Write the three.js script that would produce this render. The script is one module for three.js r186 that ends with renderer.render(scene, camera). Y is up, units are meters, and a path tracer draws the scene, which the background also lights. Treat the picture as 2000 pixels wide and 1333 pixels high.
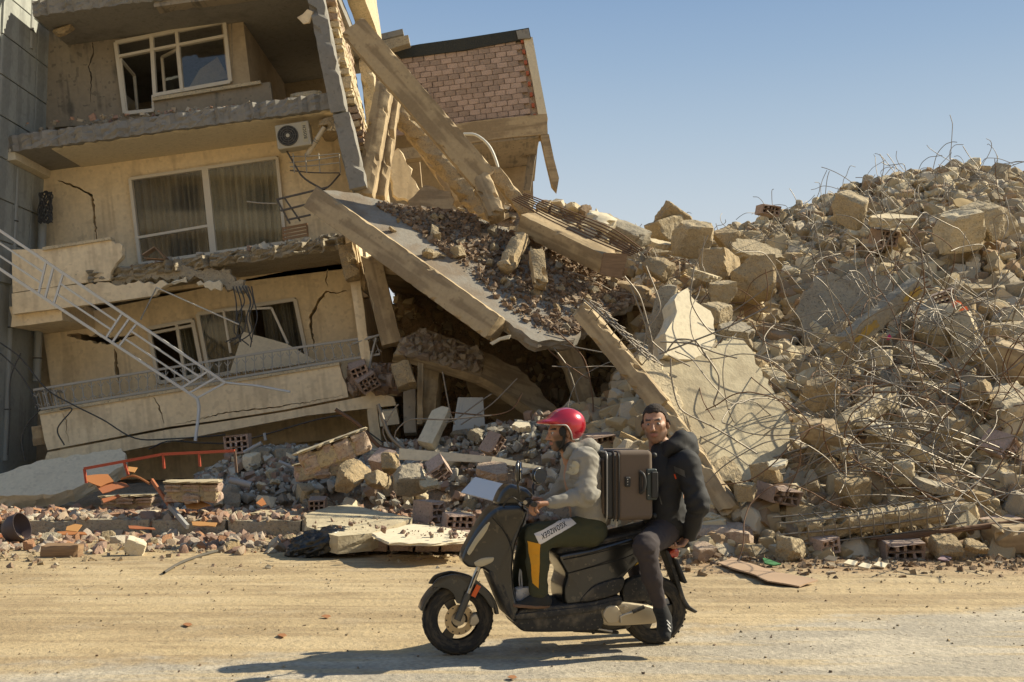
import * as THREE from 'three';
import { mergeGeometries, mergeVertices, toCreasedNormals } from 'three/addons/utils/BufferGeometryUtils.js';
import { RoundedBoxGeometry } from 'three/addons/geometries/RoundedBoxGeometry.js';
import { ImprovedNoise } from 'three/addons/math/ImprovedNoise.js';

// ---------------------------------------------------------------- camera, sky, sun, exposure
const scene = new THREE.Scene();
const FOCAL = 1944, EYE = 1.55, PITCH = 4.5 * Math.PI / 180, EXPOSURE = 1.62;
const camera = new THREE.PerspectiveCamera(2 * Math.atan(666.5 / FOCAL) * 180 / Math.PI, 2000 / 1333, 0.1, 900);
camera.position.set(0, EYE, 0);
camera.rotation.x = PITCH;
const renderer = new THREE.WebGLRenderer({ antialias: true });
renderer.toneMapping = THREE.LinearToneMapping;
renderer.toneMappingExposure = EXPOSURE;
renderer.shadowMap.enabled = true;

const SUN_AZ = 15 * Math.PI / 180, SUN_EL = 36.5 * Math.PI / 180;
const SUN = new THREE.Vector3(Math.cos(SUN_EL) * Math.cos(SUN_AZ), Math.sin(SUN_EL), -Math.cos(SUN_EL) * Math.sin(SUN_AZ));
const sun = new THREE.DirectionalLight(new THREE.Color().setRGB(1, 0.905, 0.70), 4.9);
sun.position.set(0, 3, -15).addScaledVector(SUN, 60);
sun.target.position.set(0, 3, -15);
sun.castShadow = true;
sun.shadow.mapSize.set(4096, 4096);
Object.assign(sun.shadow.camera, { left: -22, right: 22, top: 22, bottom: -22, near: 1, far: 140 });
scene.add(sun, sun.target);

{ // clear winter sky: pale at the horizon, deeper blue overhead, the same all round
  const W = 512, H = 256, d = new Float32Array(W * H * 4);
  const stops = [[-90, .24, .21, .17], [-4, .36, .33, .28], [0, .74, .73, .70], [7, .66, .70, .72], [12, .545, .63, .705], [16, .43, .545, .67], [20, .325, .455, .625], [24, .245, .375, .575], [50, .17, .28, .48], [90, .14, .235, .42]];
  for (let j = 0; j < H; j++) {
    const el = (j + 0.5) / H * 180 - 90;
    let k = 0; while (k < stops.length - 2 && el > stops[k + 1][0]) k++;
    const a = stops[k], b = stops[k + 1], t = Math.min(1, Math.max(0, (el - a[0]) / (b[0] - a[0])));
    for (let i = 0; i < W; i++) {
      const o = (j * W + i) * 4;
      for (let c = 0; c < 3; c++) d[o + c] = (a[c + 1] + (b[c + 1] - a[c + 1]) * t) / EXPOSURE;
      d[o + 3] = 1;
    }
  }
  const t = new THREE.DataTexture(d, W, H, THREE.RGBAFormat, THREE.FloatType);
  t.mapping = THREE.EquirectangularReflectionMapping; t.magFilter = t.minFilter = THREE.LinearFilter; t.needsUpdate = true;
  scene.background = t; scene.environment = t;
}

// ---------------------------------------------------------------- measuring helpers
const V = (x, y, z) => new THREE.Vector3(x, y, z), cP = Math.cos(PITCH), sP = Math.sin(PITCH);
function sight(px, py) { const x = (px - 1000) / FOCAL, y = -(py - 666.5) / FOCAL; return V(x, y * cP + sP, y * sP - cP); }
function at(px, py, D) { const r = sight(px, py); return r.multiplyScalar(D / -r.z).add(V(0, EYE, 0)); }       // a point at depth D metres
function onGround(px, py, h = 0) { const r = sight(px, py); return r.multiplyScalar((h - EYE) / r.y).add(V(0, EYE, 0)); }
function onPlane(px, py, P, N) { const r = sight(px, py), o = V(0, EYE, 0); return r.multiplyScalar(P.clone().sub(o).dot(N) / r.dot(N)).add(o); }
const heightAt = (py, D) => at(1000, py, D).y;
const clamp = (x, a, b) => Math.min(b, Math.max(a, x)), lerp = (a, b, t) => a + (b - a) * t;
const smooth = (a, b, x) => { const t = clamp((x - a) / (b - a), 0, 1); return t * t * (3 - 2 * t); };
function interp(tab, x) { if (x <= tab[0][0]) return tab[0][1]; for (let i = 1; i < tab.length; i++) if (x <= tab[i][0]) return lerp(tab[i - 1][1], tab[i][1], (x - tab[i - 1][0]) / (tab[i][0] - tab[i - 1][0])); return tab[tab.length - 1][1]; }
function rng(seed) { let a = seed >>> 0; return () => { a = a + 0x6D2B79F5 | 0; let t = Math.imul(a ^ a >>> 15, 1 | a); t = t + Math.imul(t ^ t >>> 7, 61 | t) ^ t; return ((t ^ t >>> 14) >>> 0) / 4294967296; }; }
const perlin = new ImprovedNoise();
const n3 = (x, y, z) => perlin.noise(x + 31.4, y + 17.7, z + 53.2);
function fbm3(x, y, z, o = 4) { let s = 0, a = 0.5; for (let i = 0; i < o; i++) { s += a * n3(x, y, z); x *= 2.03; y *= 2.03; z *= 2.03; a *= 0.5; } return s; }

// ---------------------------------------------------------------- computed textures (all tile; uv are metres)
const LAT = (() => { const r = rng(77), a = new Float32Array(65536); for (let i = 0; i < a.length; i++) a[i] = r(); return a; })();
function vnoise(x, y, per, s) {
  const xi = Math.floor(x), yi = Math.floor(y), fx = x - xi, fy = y - yi, u = fx * fx * (3 - 2 * fx), v = fy * fy * (3 - 2 * fy);
  const h = (a, b) => LAT[((((a % per + per) % per) * 157 + ((b % per + per) % per) * 311 + s * 7919) * 2654435 >>> 3) & 65535];
  return lerp(lerp(h(xi, yi), h(xi + 1, yi), u), lerp(h(xi, yi + 1), h(xi + 1, yi + 1), u), v);
}
function vnoise2(x, y, px, py, s) {
  const xi = Math.floor(x), yi = Math.floor(y), fx = x - xi, fy = y - yi, u = fx * fx * (3 - 2 * fx), v = fy * fy * (3 - 2 * fy), h = (a, b) => LAT[((((a % px + px) % px) * 157 + ((b % py + py) % py) * 1311 + s * 7919) * 2654435 >>> 3) & 65535];
  return lerp(lerp(h(xi, yi), h(xi + 1, yi), u), lerp(h(xi, yi + 1), h(xi + 1, yi + 1), u), v);
}
const streaks = (u, v, fx, fy, s) => .6 * vnoise2(u * fx, v * fy, fx, fy, s) + .4 * vnoise2(u * fx * 3, v * fy * 2, fx * 3, fy * 2, s + 5);
function tfbm(u, v, f, o, s) { let t = 0, a = 0.5, w = 0; for (let i = 0; i < o; i++) { t += a * vnoise(u * f, v * f, f, s + i * 13); w += a; f *= 2; a *= 0.55; } return t / w; }
function makeTex(n, tile, fn, srgb = true) {
  const d = new Uint8Array(n * n * 4);
  for (let j = 0; j < n; j++) for (let i = 0; i < n; i++) {
    const c = fn((i + .5) / n, (j + .5) / n), o = (j * n + i) * 4;
    for (let k = 0; k < 3; k++) { const x = clamp(c[k] ?? c[0], 0, 1); d[o + k] = 255 * (srgb ? (x <= .0031308 ? 12.92 * x : 1.055 * Math.pow(x, 1 / 2.4) - .055) : x); }
    d[o + 3] = 255;
  }
  const t = new THREE.DataTexture(d, n, n, THREE.RGBAFormat);
  t.wrapS = t.wrapT = THREE.RepeatWrapping; t.magFilter = t.minFilter = THREE.LinearFilter; t.repeat.set(1 / tile, 1 / tile);
  if (srgb) t.colorSpace = THREE.SRGBColorSpace; t.needsUpdate = true;
  return t;
}
const mixc = (a, b, t) => [lerp(a[0], b[0], t), lerp(a[1], b[1], t), lerp(a[2], b[2], t)];
const mulc = (a, k) => [a[0] * k, a[1] * k, a[2] * k];
// rough broken concrete: sandy matrix with stones of different tone
function concreteTex(n, tile, base, stone, seed) {
  return makeTex(n, tile, (u, v) => {
    const big = tfbm(u, v, 3, 4, seed), fine = tfbm(u, v, 48, 3, seed + 5), agg = tfbm(u, v, 22, 2, seed + 9), pit = tfbm(u, v, 60, 2, seed + 3);
    let c = mixc(base, stone, smooth(.56, .66, agg) * .55);
    c = mulc(c, .72 + .5 * big * .8 + .3 * (fine - .5));
    if (pit > .74) c = mulc(c, .6);
    return c;
  });
}
function bumpTex(n, tile, f, seed, sharp = 1) { return makeTex(n, tile, (u, v) => { const a = tfbm(u, v, f, 5, seed), b = tfbm(u, v, f * 6, 2, seed + 4); return [Math.pow(a, sharp) * .75 + b * .25]; }, false); }
function stainTex(n, tile, base, dirt, seed, amount = 1, streak = 0) {
  return makeTex(n, tile, (u, v) => {
    const big = tfbm(u, v, 2, 5, seed), mid = tfbm(u, v, 9, 4, seed + 2), fine = tfbm(u, v, 64, 2, seed + 5), s = streak > 0 ? streaks(u, v, 26, 3, seed + 8) : streak < 0 ? streaks(v, u, 26, 3, seed + 8) : .5;
    let c = mixc(base, dirt, clamp(smooth(.46, .72, big * .6 + mid * .4 + (s - .5) * Math.abs(streak)) * amount, 0, 1));
    c = mulc(c, .9 + .2 * fine);
    const spot = tfbm(u, v, 34, 2, seed + 7); if (spot > .76) c = mixc(c, dirt, .6 * amount);
    return c;
  });
}
const T = {
  bRough: bumpTex(512, 1.1, 9, 3, 1.3), bFine: bumpTex(512, .6, 24, 8), bPlaster: bumpTex(512, 1.6, 20, 12),
};
const std = (o) => new THREE.MeshStandardMaterial({ roughness: .92, metalness: 0, ...o });
const flat = (r, g, b, o = {}) => std({ color: new THREE.Color().setRGB(r, g, b), ...o });
const M = {
  concrete: std({ map: concreteTex(512, 1.1, [.46, .36, .215], [.35, .285, .19], 11), bumpMap: T.bRough, bumpScale: .03 }),
  concretePale: std({ map: concreteTex(512, 1.3, [.57, .465, .295], [.45, .375, .25], 21), bumpMap: T.bRough, bumpScale: .022 }),
  concreteGrey: std({ map: concreteTex(512, 1.2, [.36, .305, .215], [.28, .24, .18], 31), bumpMap: T.bRough, bumpScale: .025 }),
  concreteTan: std({ map: concreteTex(512, 1.0, [.42, .31, .17], [.31, .245, .155], 41), bumpMap: T.bRough, bumpScale: .03 }),
  cast: std({ map: stainTex(512, 2.6, [.43, .325, .19], [.26, .19, .11], 51, .85, -.6), bumpMap: T.bPlaster, bumpScale: .006 }),
  castGrey: std({ map: stainTex(512, 2.4, [.24, .225, .195], [.15, .135, .115], 55, .8), bumpMap: T.bPlaster, bumpScale: .008 }),
  plaster: std({ map: stainTex(512, 3.1, [.78, .635, .415], [.58, .46, .295], 61, .8, .6), bumpMap: T.bPlaster, bumpScale: .003 }),
  plasterPale: std({ map: stainTex(512, 2.3, [.64, .555, .395], [.48, .41, .29], 65, .8), bumpMap: T.bPlaster, bumpScale: .004 }),
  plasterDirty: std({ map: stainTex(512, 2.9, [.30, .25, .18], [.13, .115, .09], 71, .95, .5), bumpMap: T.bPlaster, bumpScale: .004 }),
  greyWall: std({ map: stainTex(512, 3.3, [.36, .37, .335], [.24, .245, .225], 81, .7, .7), bumpMap: T.bPlaster, bumpScale: .003 }),
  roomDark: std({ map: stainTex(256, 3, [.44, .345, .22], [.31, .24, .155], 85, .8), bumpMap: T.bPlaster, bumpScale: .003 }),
  clay: [0, 1, 2].map(i => std({ map: concreteTex(256, .7, [[.40, .285, .22], [.45, .325, .255], [.36, .26, .205]][i], [.36, .27, .20], 91 + i), bumpMap: T.bFine, bumpScale: .008 })),
  slabDust: std({ map: stainTex(512, 2.1, [.53, .45, .295], [.39, .32, .205], 67, .9), bumpMap: T.bRough, bumpScale: .010 }),
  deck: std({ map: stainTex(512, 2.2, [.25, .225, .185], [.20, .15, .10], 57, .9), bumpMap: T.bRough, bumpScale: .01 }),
  clayPale: std({ map: concreteTex(256, .8, [.42, .315, .225], [.34, .22, .155], 97), bumpMap: T.bFine, bumpScale: .01 }),
  dust: std({ map: stainTex(1024, 4.3, [.44, .325, .18], [.36, .265, .155], 101, .8), bumpMap: bumpTex(1024, 2.2, 26, 103, 1.2), bumpScale: .012 }),
  soil: std({ map: concreteTex(512, 1.6, [.28, .20, .125], [.20, .155, .105], 107), bumpMap: T.bRough, bumpScale: .05 }),
  rebar: flat(.25, .215, .17, { roughness: .55, metalness: .5 }),
  rebarRust: flat(.16, .09, .05, { roughness: .8, metalness: .3 }),
  wire: flat(.05, .048, .045, { roughness: .6 }),
  wood: std({ map: makeTex(256, .6, (u, v) => { const g = streaks(u, v, 4, 60, 131); return mixc([.30, .19, .10], [.17, .10, .055], g); }), roughness: .8 }),
  tar: flat(.035, .036, .03, { roughness: .9, bumpMap: T.bFine, bumpScale: .015 }),
};
// ---------------------------------------------------------------- objects
const taken = {};
function numbered(n) { const k = taken[n] = (taken[n] ?? -1) + 1; return k ? `${n}_${String(k).padStart(3, '0')}` : n; }
function tag(o, label, category, group, kind) { o.userData.label = label; if (category) o.userData.category = category; if (group) o.userData.group = group; if (kind) o.userData.kind = kind; return o; }
function thing(name, label, category, group) { const g = new THREE.Group(); g.name = numbered(name); scene.add(g); return tag(g, label, category, group); }
function part(name, geo, mat, parent) { const m = new THREE.Mesh(geo, mat); m.name = name; m.castShadow = m.receiveShadow = true; parent.add(m); return m; }
function solo(name, geo, mat, label, category, group) { const m = part(numbered(name), geo, mat, scene); return tag(m, label, category, group); }
function structure(name, geo, mat) { const m = part(numbered(name), geo, mat, scene); m.userData.kind = 'structure'; return m; }
// uv in metres from the face's own direction
function boxUV(g, off = 0) {
  if (g.index) g = g.toNonIndexed();
  const p = g.attributes.position, uv = new Float32Array(p.count * 2), a = V(), b = V(), c = V(), n = V();
  for (let i = 0; i < p.count; i += 3) {
    a.fromBufferAttribute(p, i); b.fromBufferAttribute(p, i + 1); c.fromBufferAttribute(p, i + 2);
    n.copy(b).sub(a).cross(c.clone().sub(a)); const x = Math.abs(n.x), y = Math.abs(n.y), z = Math.abs(n.z);
    [a, b, c].forEach((q, k) => { const o = (i + k) * 2; if (y >= x && y >= z) { uv[o] = q.x + off; uv[o + 1] = q.z; } else if (x >= z) { uv[o] = q.z + off; uv[o + 1] = q.y; } else { uv[o] = q.x + off; uv[o + 1] = q.y; } });
  }
  g.setAttribute('uv', new THREE.BufferAttribute(uv, 2));
  return g;
}
const creased = (g, a = .5) => toCreasedNormals(g.index ? g.toNonIndexed() : g, a);
function merge(list) { return mergeGeometries(list.map(g => { const h = g.index ? g.toNonIndexed() : g.clone(); for (const k of Object.keys(h.attributes)) if (!['position', 'normal', 'uv'].includes(k)) h.deleteAttribute(k); return h; })); }
function warp(g, fn) { const p = g.attributes.position, v = V(); for (let i = 0; i < p.count; i++) { v.fromBufferAttribute(p, i); fn(v); p.setXYZ(i, v.x, v.y, v.z); } return g; }

// broken lump: a box cut by random planes, surface roughened
function chunkGeo(seed, sx, sy, sz, detail = 5, cuts = 6, rough = .075) {
  const r = rng(seed), planes = [[1, 0, 0, sx], [-1, 0, 0, sx], [0, 1, 0, sy], [0, -1, 0, sy], [0, 0, 1, sz], [0, 0, -1, sz]];
  for (let i = 0; i < cuts; i++) { const n = V(r() * 2 - 1, r() * 2 - 1, r() * 2 - 1).normalize(); planes.push([n.x, n.y, n.z, (Math.abs(n.x) * sx + Math.abs(n.y) * sy + Math.abs(n.z) * sz) * (.48 + .34 * r())]); }
  let g = mergeVertices(new THREE.IcosahedronGeometry(1, detail).deleteAttribute('normal').deleteAttribute('uv'));
  const m = Math.min(sx, sy, sz), o = seed * 3.7;
  warp(g, v => {
    const d = V(v.x * sx, v.y * sy, v.z * sz).normalize(); let t = 9;
    for (const [a, b, c, w] of planes) { const k = a * d.x + b * d.y + c * d.z; if (k > 1e-4) t = Math.min(t, w / k); }
    v.copy(d).multiplyScalar(t);
    const f = 1.6 / m; v.addScaledVector(d, m * rough * (2.4 * fbm3(v.x * f + o, v.y * f, v.z * f, 4) + .9 * Math.abs(n3(v.x * f * 2.6, v.y * f * 2.6 + o, v.z * f * 2.6))));
  });
  return boxUV(creased(g, .42));
}
// small angular crumb: a box with its corners pulled about
function crumbGeo(seed) { const r = rng(seed), off = {}; const g = new THREE.BoxGeometry(1, .8, .9).toNonIndexed(); warp(g, v => { const k = `${Math.sign(v.x)}${Math.sign(v.y)}${Math.sign(v.z)}`; off[k] ??= [r() * .62, r() * .62, r() * .62]; v.set(v.x * (1 - off[k][0]), v.y * (1 - off[k][1]), v.z * (1 - off[k][2])); }); g.computeVertexNormals(); return boxUV(g); }
// angular shard of a slab or wall: random outline, broken edges
function shardGeo(seed, size, thick) { const r = rng(seed), n = 5 + Math.floor(r() * 2), p = []; for (let i = 0; i < n; i++) { const a = (i + r() * .6) / n * 6.283, k = size * (.62 + .38 * r()); p.push([Math.cos(a) * k, Math.sin(a) * k * .72]); } return slabGeo(p, thick, { step: .07, jitter: .035, layers: 4, seed, dent: .02 }).rotateX(-Math.PI / 2); }
// clean-sided block with chipped edges between two points
function blockGeo(w, h, d, seg = .12, chip = .02, seed = 1, rough = .006) {
  const n = x => Math.max(2, Math.min(60, Math.round(x / seg)));
  let g = new THREE.BoxGeometry(w, h, d, n(w), n(h), n(d)).deleteAttribute('normal').deleteAttribute('uv');
  warp(g, v => {
    const ax = w / 2 - Math.abs(v.x), ay = h / 2 - Math.abs(v.y), az = d / 2 - Math.abs(v.z), near = [ax, ay, az].sort((a, b) => a - b);
    const k = near[1] < 1e-4 ? chip * (.25 + Math.max(0, 5 * fbm3(v.x * 7 + seed, v.y * 7, v.z * 7, 3) - .35)) : 0, s = Math.sign;
    if (k) { if (ax < 1e-4) v.x -= s(v.x) * k; if (ay < 1e-4) v.y -= s(v.y) * k; if (az < 1e-4) v.z -= s(v.z) * k; }
    if (rough) { const q = rough * 1.6, f = 7; const a = v.x, b = v.y, c = v.z; v.x += q * n3(a * f + seed, b * f, c * f); v.y += q * n3(a * f, b * f + seed, c * f + 9); v.z += q * n3(a * f + 5, b * f, c * f + seed); }
  });
  g = mergeVertices(g);
  return boxUV(creased(g, .55));
}
// flat piece of wall or floor slab with broken (rough) or cast (clean) edges. poly: [[x,y],...] counter-clockwise; clean: indices of edges that stay straight
function slabGeo(poly, thick, { step = .12, jitter = .045, layers = 4, clean = [], seed = 1, dent = 0 } = {}) {
  const r = rng(seed), pts = [], free = [];
  if (THREE.ShapeUtils.isClockWise(poly.map(p => new THREE.Vector2(...p)))) { poly = poly.slice().reverse(); clean = clean.map(i => (poly.length * 2 - 2 - i) % poly.length); }
  poly.forEach((a, i) => {
    const b = poly[(i + 1) % poly.length], L = Math.hypot(b[0] - a[0], b[1] - a[1]), k = Math.max(1, Math.round(L / step)), cl = clean.includes(i);
    for (let j = 0; j < k; j++) {
      const t = j / k, o = cl || j === 0 ? 0 : (r() - .5) * 2 * jitter, nx = (b[1] - a[1]) / L, ny = -(b[0] - a[0]) / L;
      pts.push([lerp(a[0], b[0], t) + nx * o, lerp(a[1], b[1], t) + ny * o, nx, ny]); free.push(cl ? .08 : 1);
    }
  });
  const N = pts.length, pos = [];
  const ring = l => { const f = l / layers, inner = l === 0 || l === layers; return pts.map((p, i) => { const o = inner ? 0 : (r() - .35) * jitter * 1.2 * free[i]; return [p[0] + p[2] * o, p[1] + p[3] * o, (f - .5) * thick + (inner ? 0 : (r() - .5) * thick / layers * .5)]; }); };
  const rings = []; for (let l = 0; l <= layers; l++) rings.push(ring(l));
  for (let l = 0; l < layers; l++) for (let i = 0; i < N; i++) { const j = (i + 1) % N, a = rings[l][i], b = rings[l][j], c = rings[l + 1][j], d = rings[l + 1][i]; pos.push(...a, ...b, ...c, ...a, ...c, ...d); }
  const tris = THREE.ShapeUtils.triangulateShape(pts.map(p => new THREE.Vector2(p[0], p[1])), []);
  for (const [a, b, c] of tris) { pos.push(...rings[layers][a], ...rings[layers][b], ...rings[layers][c], ...rings[0][c], ...rings[0][b], ...rings[0][a]); }
  const g = new THREE.BufferGeometry(); g.setAttribute('position', new THREE.Float32BufferAttribute(pos, 3));
  if (dent) warp(g, v => { v.z += dent * fbm3(v.x * 1.1 + seed, v.y * 1.1, 0, 2); });
  return boxUV(creased(g, .5), seed);
}
// put a geometry built in its own x, y, z on the frame given by origin and two directions
function frame(m, O, X, Y) {
  const x = X.clone().normalize(), z = x.clone().cross(Y).normalize(), y = z.clone().cross(x);
  m.position.copy(O); m.quaternion.setFromRotationMatrix(new THREE.Matrix4().makeBasis(x, y, z)); return m;
}
// a beam of section h (along up) by w from A to B
function beamBetween(name, A, B, w, h, up, mat, o = {}) {
  const d = B.clone().sub(A), L = d.length(), g = o.geo ? o.geo(L) : blockGeo(L, h, w, o.seg ?? .13, o.chip ?? .025, o.seed ?? 1, o.rough ?? .008);
  const m = o.parent ? part(name, g, mat, o.parent) : solo(name, g, mat, o.label, o.category ?? 'beam', o.group);
  return frame(m, A.clone().add(B).multiplyScalar(.5), d, up);
}
function tube(points, r, seg = 24, rad = 6, tension = .5) { const c = new THREE.CatmullRomCurve3(points, false, 'catmullrom', tension); return new THREE.TubeGeometry(c, seg, r, rad, false); }
function straight(A, B, r, rad = 6) { const g = new THREE.CylinderGeometry(r, r, A.distanceTo(B), rad), q = new THREE.Quaternion().setFromUnitVectors(V(0, 1, 0), B.clone().sub(A).normalize()); return g.applyQuaternion(q).translate(...A.clone().add(B).multiplyScalar(.5).toArray()); }
// square bar between two points
function bar(A, B, w, h, up = V(0, 1, 0)) {
  const d = B.clone().sub(A), L = d.length(), x = d.normalize(), z = x.clone().cross(up).normalize(), y = z.clone().cross(x);
  return new THREE.BoxGeometry(L, h, w).applyMatrix4(new THREE.Matrix4().makeBasis(x, y, z).setPosition(A.clone().add(B).multiplyScalar(.5)));
}
// piece of flat wall or slab whose outline is measured on its plane (P, N) and whose thickness goes back from it
function planar(name, pxs, P, N, thick, mat, o = {}) {
  N = N.clone().normalize();
  const X = (o.x ?? V(1, 0, 0)).clone().addScaledVector(N, -(o.x ?? V(1, 0, 0)).dot(N)).normalize(), Y = N.clone().cross(X), pts = pxs.map(([a, b]) => onPlane(a, b, P, N));
  const O = pts.reduce((s, p) => s.add(p), V(0, 0, 0)).multiplyScalar(1 / pts.length);
  const poly = pts.map(p => { const d = p.clone().sub(O); return [d.dot(X), d.dot(Y)]; });
  const g = slabGeo(poly, thick, o).translate(0, 0, -thick / 2), m = o.parent ? part(name, g, mat, o.parent) : solo(name, g, mat, o.label, o.category ?? 'slab', o.group);
  return frame(m, O, X, Y);
}
// ---------------------------------------------------------------- ground, road, kerb, terrain of rubble
const asphaltEdge = X => interp([[-14, 5.6], [-3.2, 6.25], [-1, 6.7], [1.3, 7.45], [4.2, 8.25], [12, 9.6]], X);
{
  const far = new THREE.PlaneGeometry(700, 700).rotateX(-Math.PI / 2).translate(0, -.06, -200);
  structure('ground', boxUV(far), M.dust);
  // the near road: dust over worn asphalt, wheel ruts pressed into the dust
  const W = 28, D0 = 3.5, D1 = 18.5, nx = 500, nz = 300, TW = 1600, TH = 860, d = new Uint8Array(TW * TH * 4);
  const asphalt = (X, D) => smooth(-.22, .22, asphaltEdge(X) - D + (fbm3(X * .9, D * 2.2, 3, 4)) * .9 + fbm3(X * 9, D * 9, 6, 2) * .25);
  const soil = (X, D) => smooth(9.7, 10.9, D + fbm3(X * 1.3, D * 1.6, 8, 4) * 1.6) * smooth(.6, 2.2, X + fbm3(X, D, 2, 2));
  for (let j = 0; j < TH; j++) for (let i = 0; i < TW; i++) {
    const X = (i / TW - .5) * W, D = lerp(D0, D1, j / TH), o = (j * TW + i) * 4;
    const a = asphalt(X, D), s = soil(X, D), big = fbm3(X * .7, D * 1.7, 1, 3), tr = fbm3(X * .35, D * 7, 4, 3), fine = LAT[(i * 31 + j * 1777) & 65535] - .5, mid = fbm3(X * 11, D * 11, 2, 2);
    let c = mixc([.425, .32, .175], [.315, .228, .12], smooth(-.22, .26, big + tr * .9)); const trk = Math.abs(fbm3(X * .18, D * 5.5 - X * .25, 12, 3)); c = mixc(c, [.35, .255, .14], smooth(.05, .0, trk) * .5); c = mixc(c, [.39, .305, .19], smooth(.1, .3, fbm3(X * 2.4, D * 5, 15, 3)) * .5);
    c = mixc(c, [.49, .38, .22], smooth(.08, .32, fbm3(X * .5 + 9, D * 3.1, 7, 3)) * .6);
    c = mixc(c, mixc([.335, .295, .23], [.43, .375, .285], smooth(-.05, .2, fbm3(X * .8, D * 2.6, 21, 4))), a * .92); c = mixc(c, [.40, .31, .18], a * smooth(.05, .25, fbm3(X * .5 + 5, D * 4.4, 24, 4)) * .8);
    c = mixc(c, [.30, .185, .095], s * .75);
    c = mulc(c, 1 + fine * (.16 + .22 * a) + mid * .22);
    if (LAT[(i * 7 + j * 3989) & 65535] > .988) c = mulc(c, .55);
    for (let k = 0; k < 3; k++) d[o + k] = 255 * Math.pow(clamp(c[k], 0, 1), 1 / 2.2);
    d[o + 3] = 255;
  }
  const map = new THREE.DataTexture(d, TW, TH, THREE.RGBAFormat); map.colorSpace = THREE.SRGBColorSpace; map.magFilter = map.minFilter = THREE.LinearFilter; map.needsUpdate = true;
  const bump = bumpTex(1024, 1.3, 40, 203, 1.4);
  const g = new THREE.PlaneGeometry(W, D1 - D0, nx, nz).rotateX(-Math.PI / 2), p = g.attributes.position, uv = g.attributes.uv;
  for (let i = 0; i < p.count; i++) {
    const X = p.getX(i), D = lerp(D0, D1, 1 - (p.getZ(i) + (D1 - D0) / 2) / (D1 - D0)) , z = -D;
    const a = asphalt(X, D), s = soil(X, D);
    let y = (.022 * fbm3(X * .5, D * 5.2, 5, 4) + .008 * fbm3(X * 3, D * 9, 7, 3)) * (1 - a) + .018 * s * fbm3(X * 5, D * 5, 1, 3) + .006 * fbm3(X * 7, D * 7, 9, 2) * (1 - a);
    for (const rut of [8.9, 9.35]) { const q = Math.abs(D - rut - .12 * Math.sin(X * .5) - X * .05); if (q < .11 && X > .9) y -= .012 * (1 - q / .11) * (.6 + .4 * Math.sign(Math.sin(X * 42))) ; }
    p.setXYZ(i, X, y, z); uv.setXY(i, X / W + .5, (D - D0) / (D1 - D0));
  }
  g.computeVertexNormals();
  const uv2 = new Float32Array(p.count * 2); for (let i = 0; i < p.count; i++) { uv2[i * 2] = p.getX(i); uv2[i * 2 + 1] = p.getZ(i); }
  g.setAttribute('uv1', new THREE.BufferAttribute(uv2, 2)); bump.channel = 1;
  structure('road', g, std({ map, bumpMap: bump, bumpScale: .011, roughness: .95 }));
}
// kerb stones and pavement in front of the leaning building
const KERB = 13.45;
{
  const pav = structure('pavement', boxUV(new THREE.BoxGeometry(16, .2, 4.6, 1, 1, 1)), M.concreteGrey); pav.position.set(-8.6, .1, -KERB - 2.5);
  const kerb = tag(new THREE.Group(), 'row of dusty kerb stones along the pavement in front of the leaning building', 'kerb'); kerb.name = 'kerb'; kerb.userData.kind = 'structure'; scene.add(kerb);
  for (let i = 0; i < 12; i++) { const m = part('kerb_stone', blockGeo(.985, .24, .19, .1, .018, i + 3, .006), M.concreteGrey, kerb); m.position.set(-11.3 + i, .1 + .012 * Math.sin(i * 2.3), -KERB + .015 * Math.cos(i * 3.1)); m.rotation.y = .012 * Math.sin(i * 5); }
}
// height of the heap of rubble at (X, depth D)
const SKYLINE = [[700, 470], [760, 420], [900, 395], [1040, 402], [1130, 412], [1200, 440], [1260, 478], [1330, 470], [1420, 462], [1500, 435], [1600, 405], [1650, 380], [1720, 356], [1800, 340], [1900, 330], [2000, 345], [2300, 350]];
function moundH(X, D) {
  const Dc = 22, hc = heightAt(interp(SKYLINE, 1000 + X / Dc * FOCAL), Dc), right = smooth(.9, 2.4, X - (D - 15) * .12);
  const toe = interp([[-9, 14.6], [-.5, 14.1], [.6, 13.6], [1.6, 12.1], [2.4, 11.6], [9, 11.4]], X), t = (D - toe) / (Dc - toe);
  const hr = D < toe ? -.3 : D > Dc ? hc - (D - Dc) * .35 : hc * Math.pow(t, .92);
  const crest = interp([[-9, .2], [-5.4, .35], [-4.6, .85], [-2.4, 1.0], [-1, 1.25], [.3, 1.62], [1.2, 1.65], [2, 1.5]], X);
  let hl = D < toe ? -.3 : D < 16 ? crest * Math.pow((D - toe) / (16 - toe), .75) : D < 17 ? lerp(crest, .8, D - 16) : D < 20.6 ? .8 : D < Dc ? lerp(.8, hc, Math.pow((D - 20.6) / (Dc - 20.6), .7)) : hc - (D - Dc) * .35;
  if (X < -2.4 && D > 16) hl = lerp(hl, crest + .12 * (D - 16), smooth(-2.4, -3.4, X)); if (X < -2.4) hl = lerp(hl, Math.min(hl, crest + .2), smooth(-2.4, -3, X));
  return lerp(hl, hr, right) + .16 * fbm3(X * 1.2, D * 1.2, 4, 3);
}
{
  const nx = 190, nz = 150, g = new THREE.PlaneGeometry(1, 1, nx, nz), p = g.attributes.position;
  for (let i = 0; i < p.count; i++) { const X = lerp(-7.4, 15, p.getX(i) + .5), D = lerp(10.8, 29, p.getY(i) + .5); p.setXYZ(i, X, moundH(X, D) - .08, -D); }
  g.computeVertexNormals();
  structure('rubble_mound', boxUV(g), M.soil);
}
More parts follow.
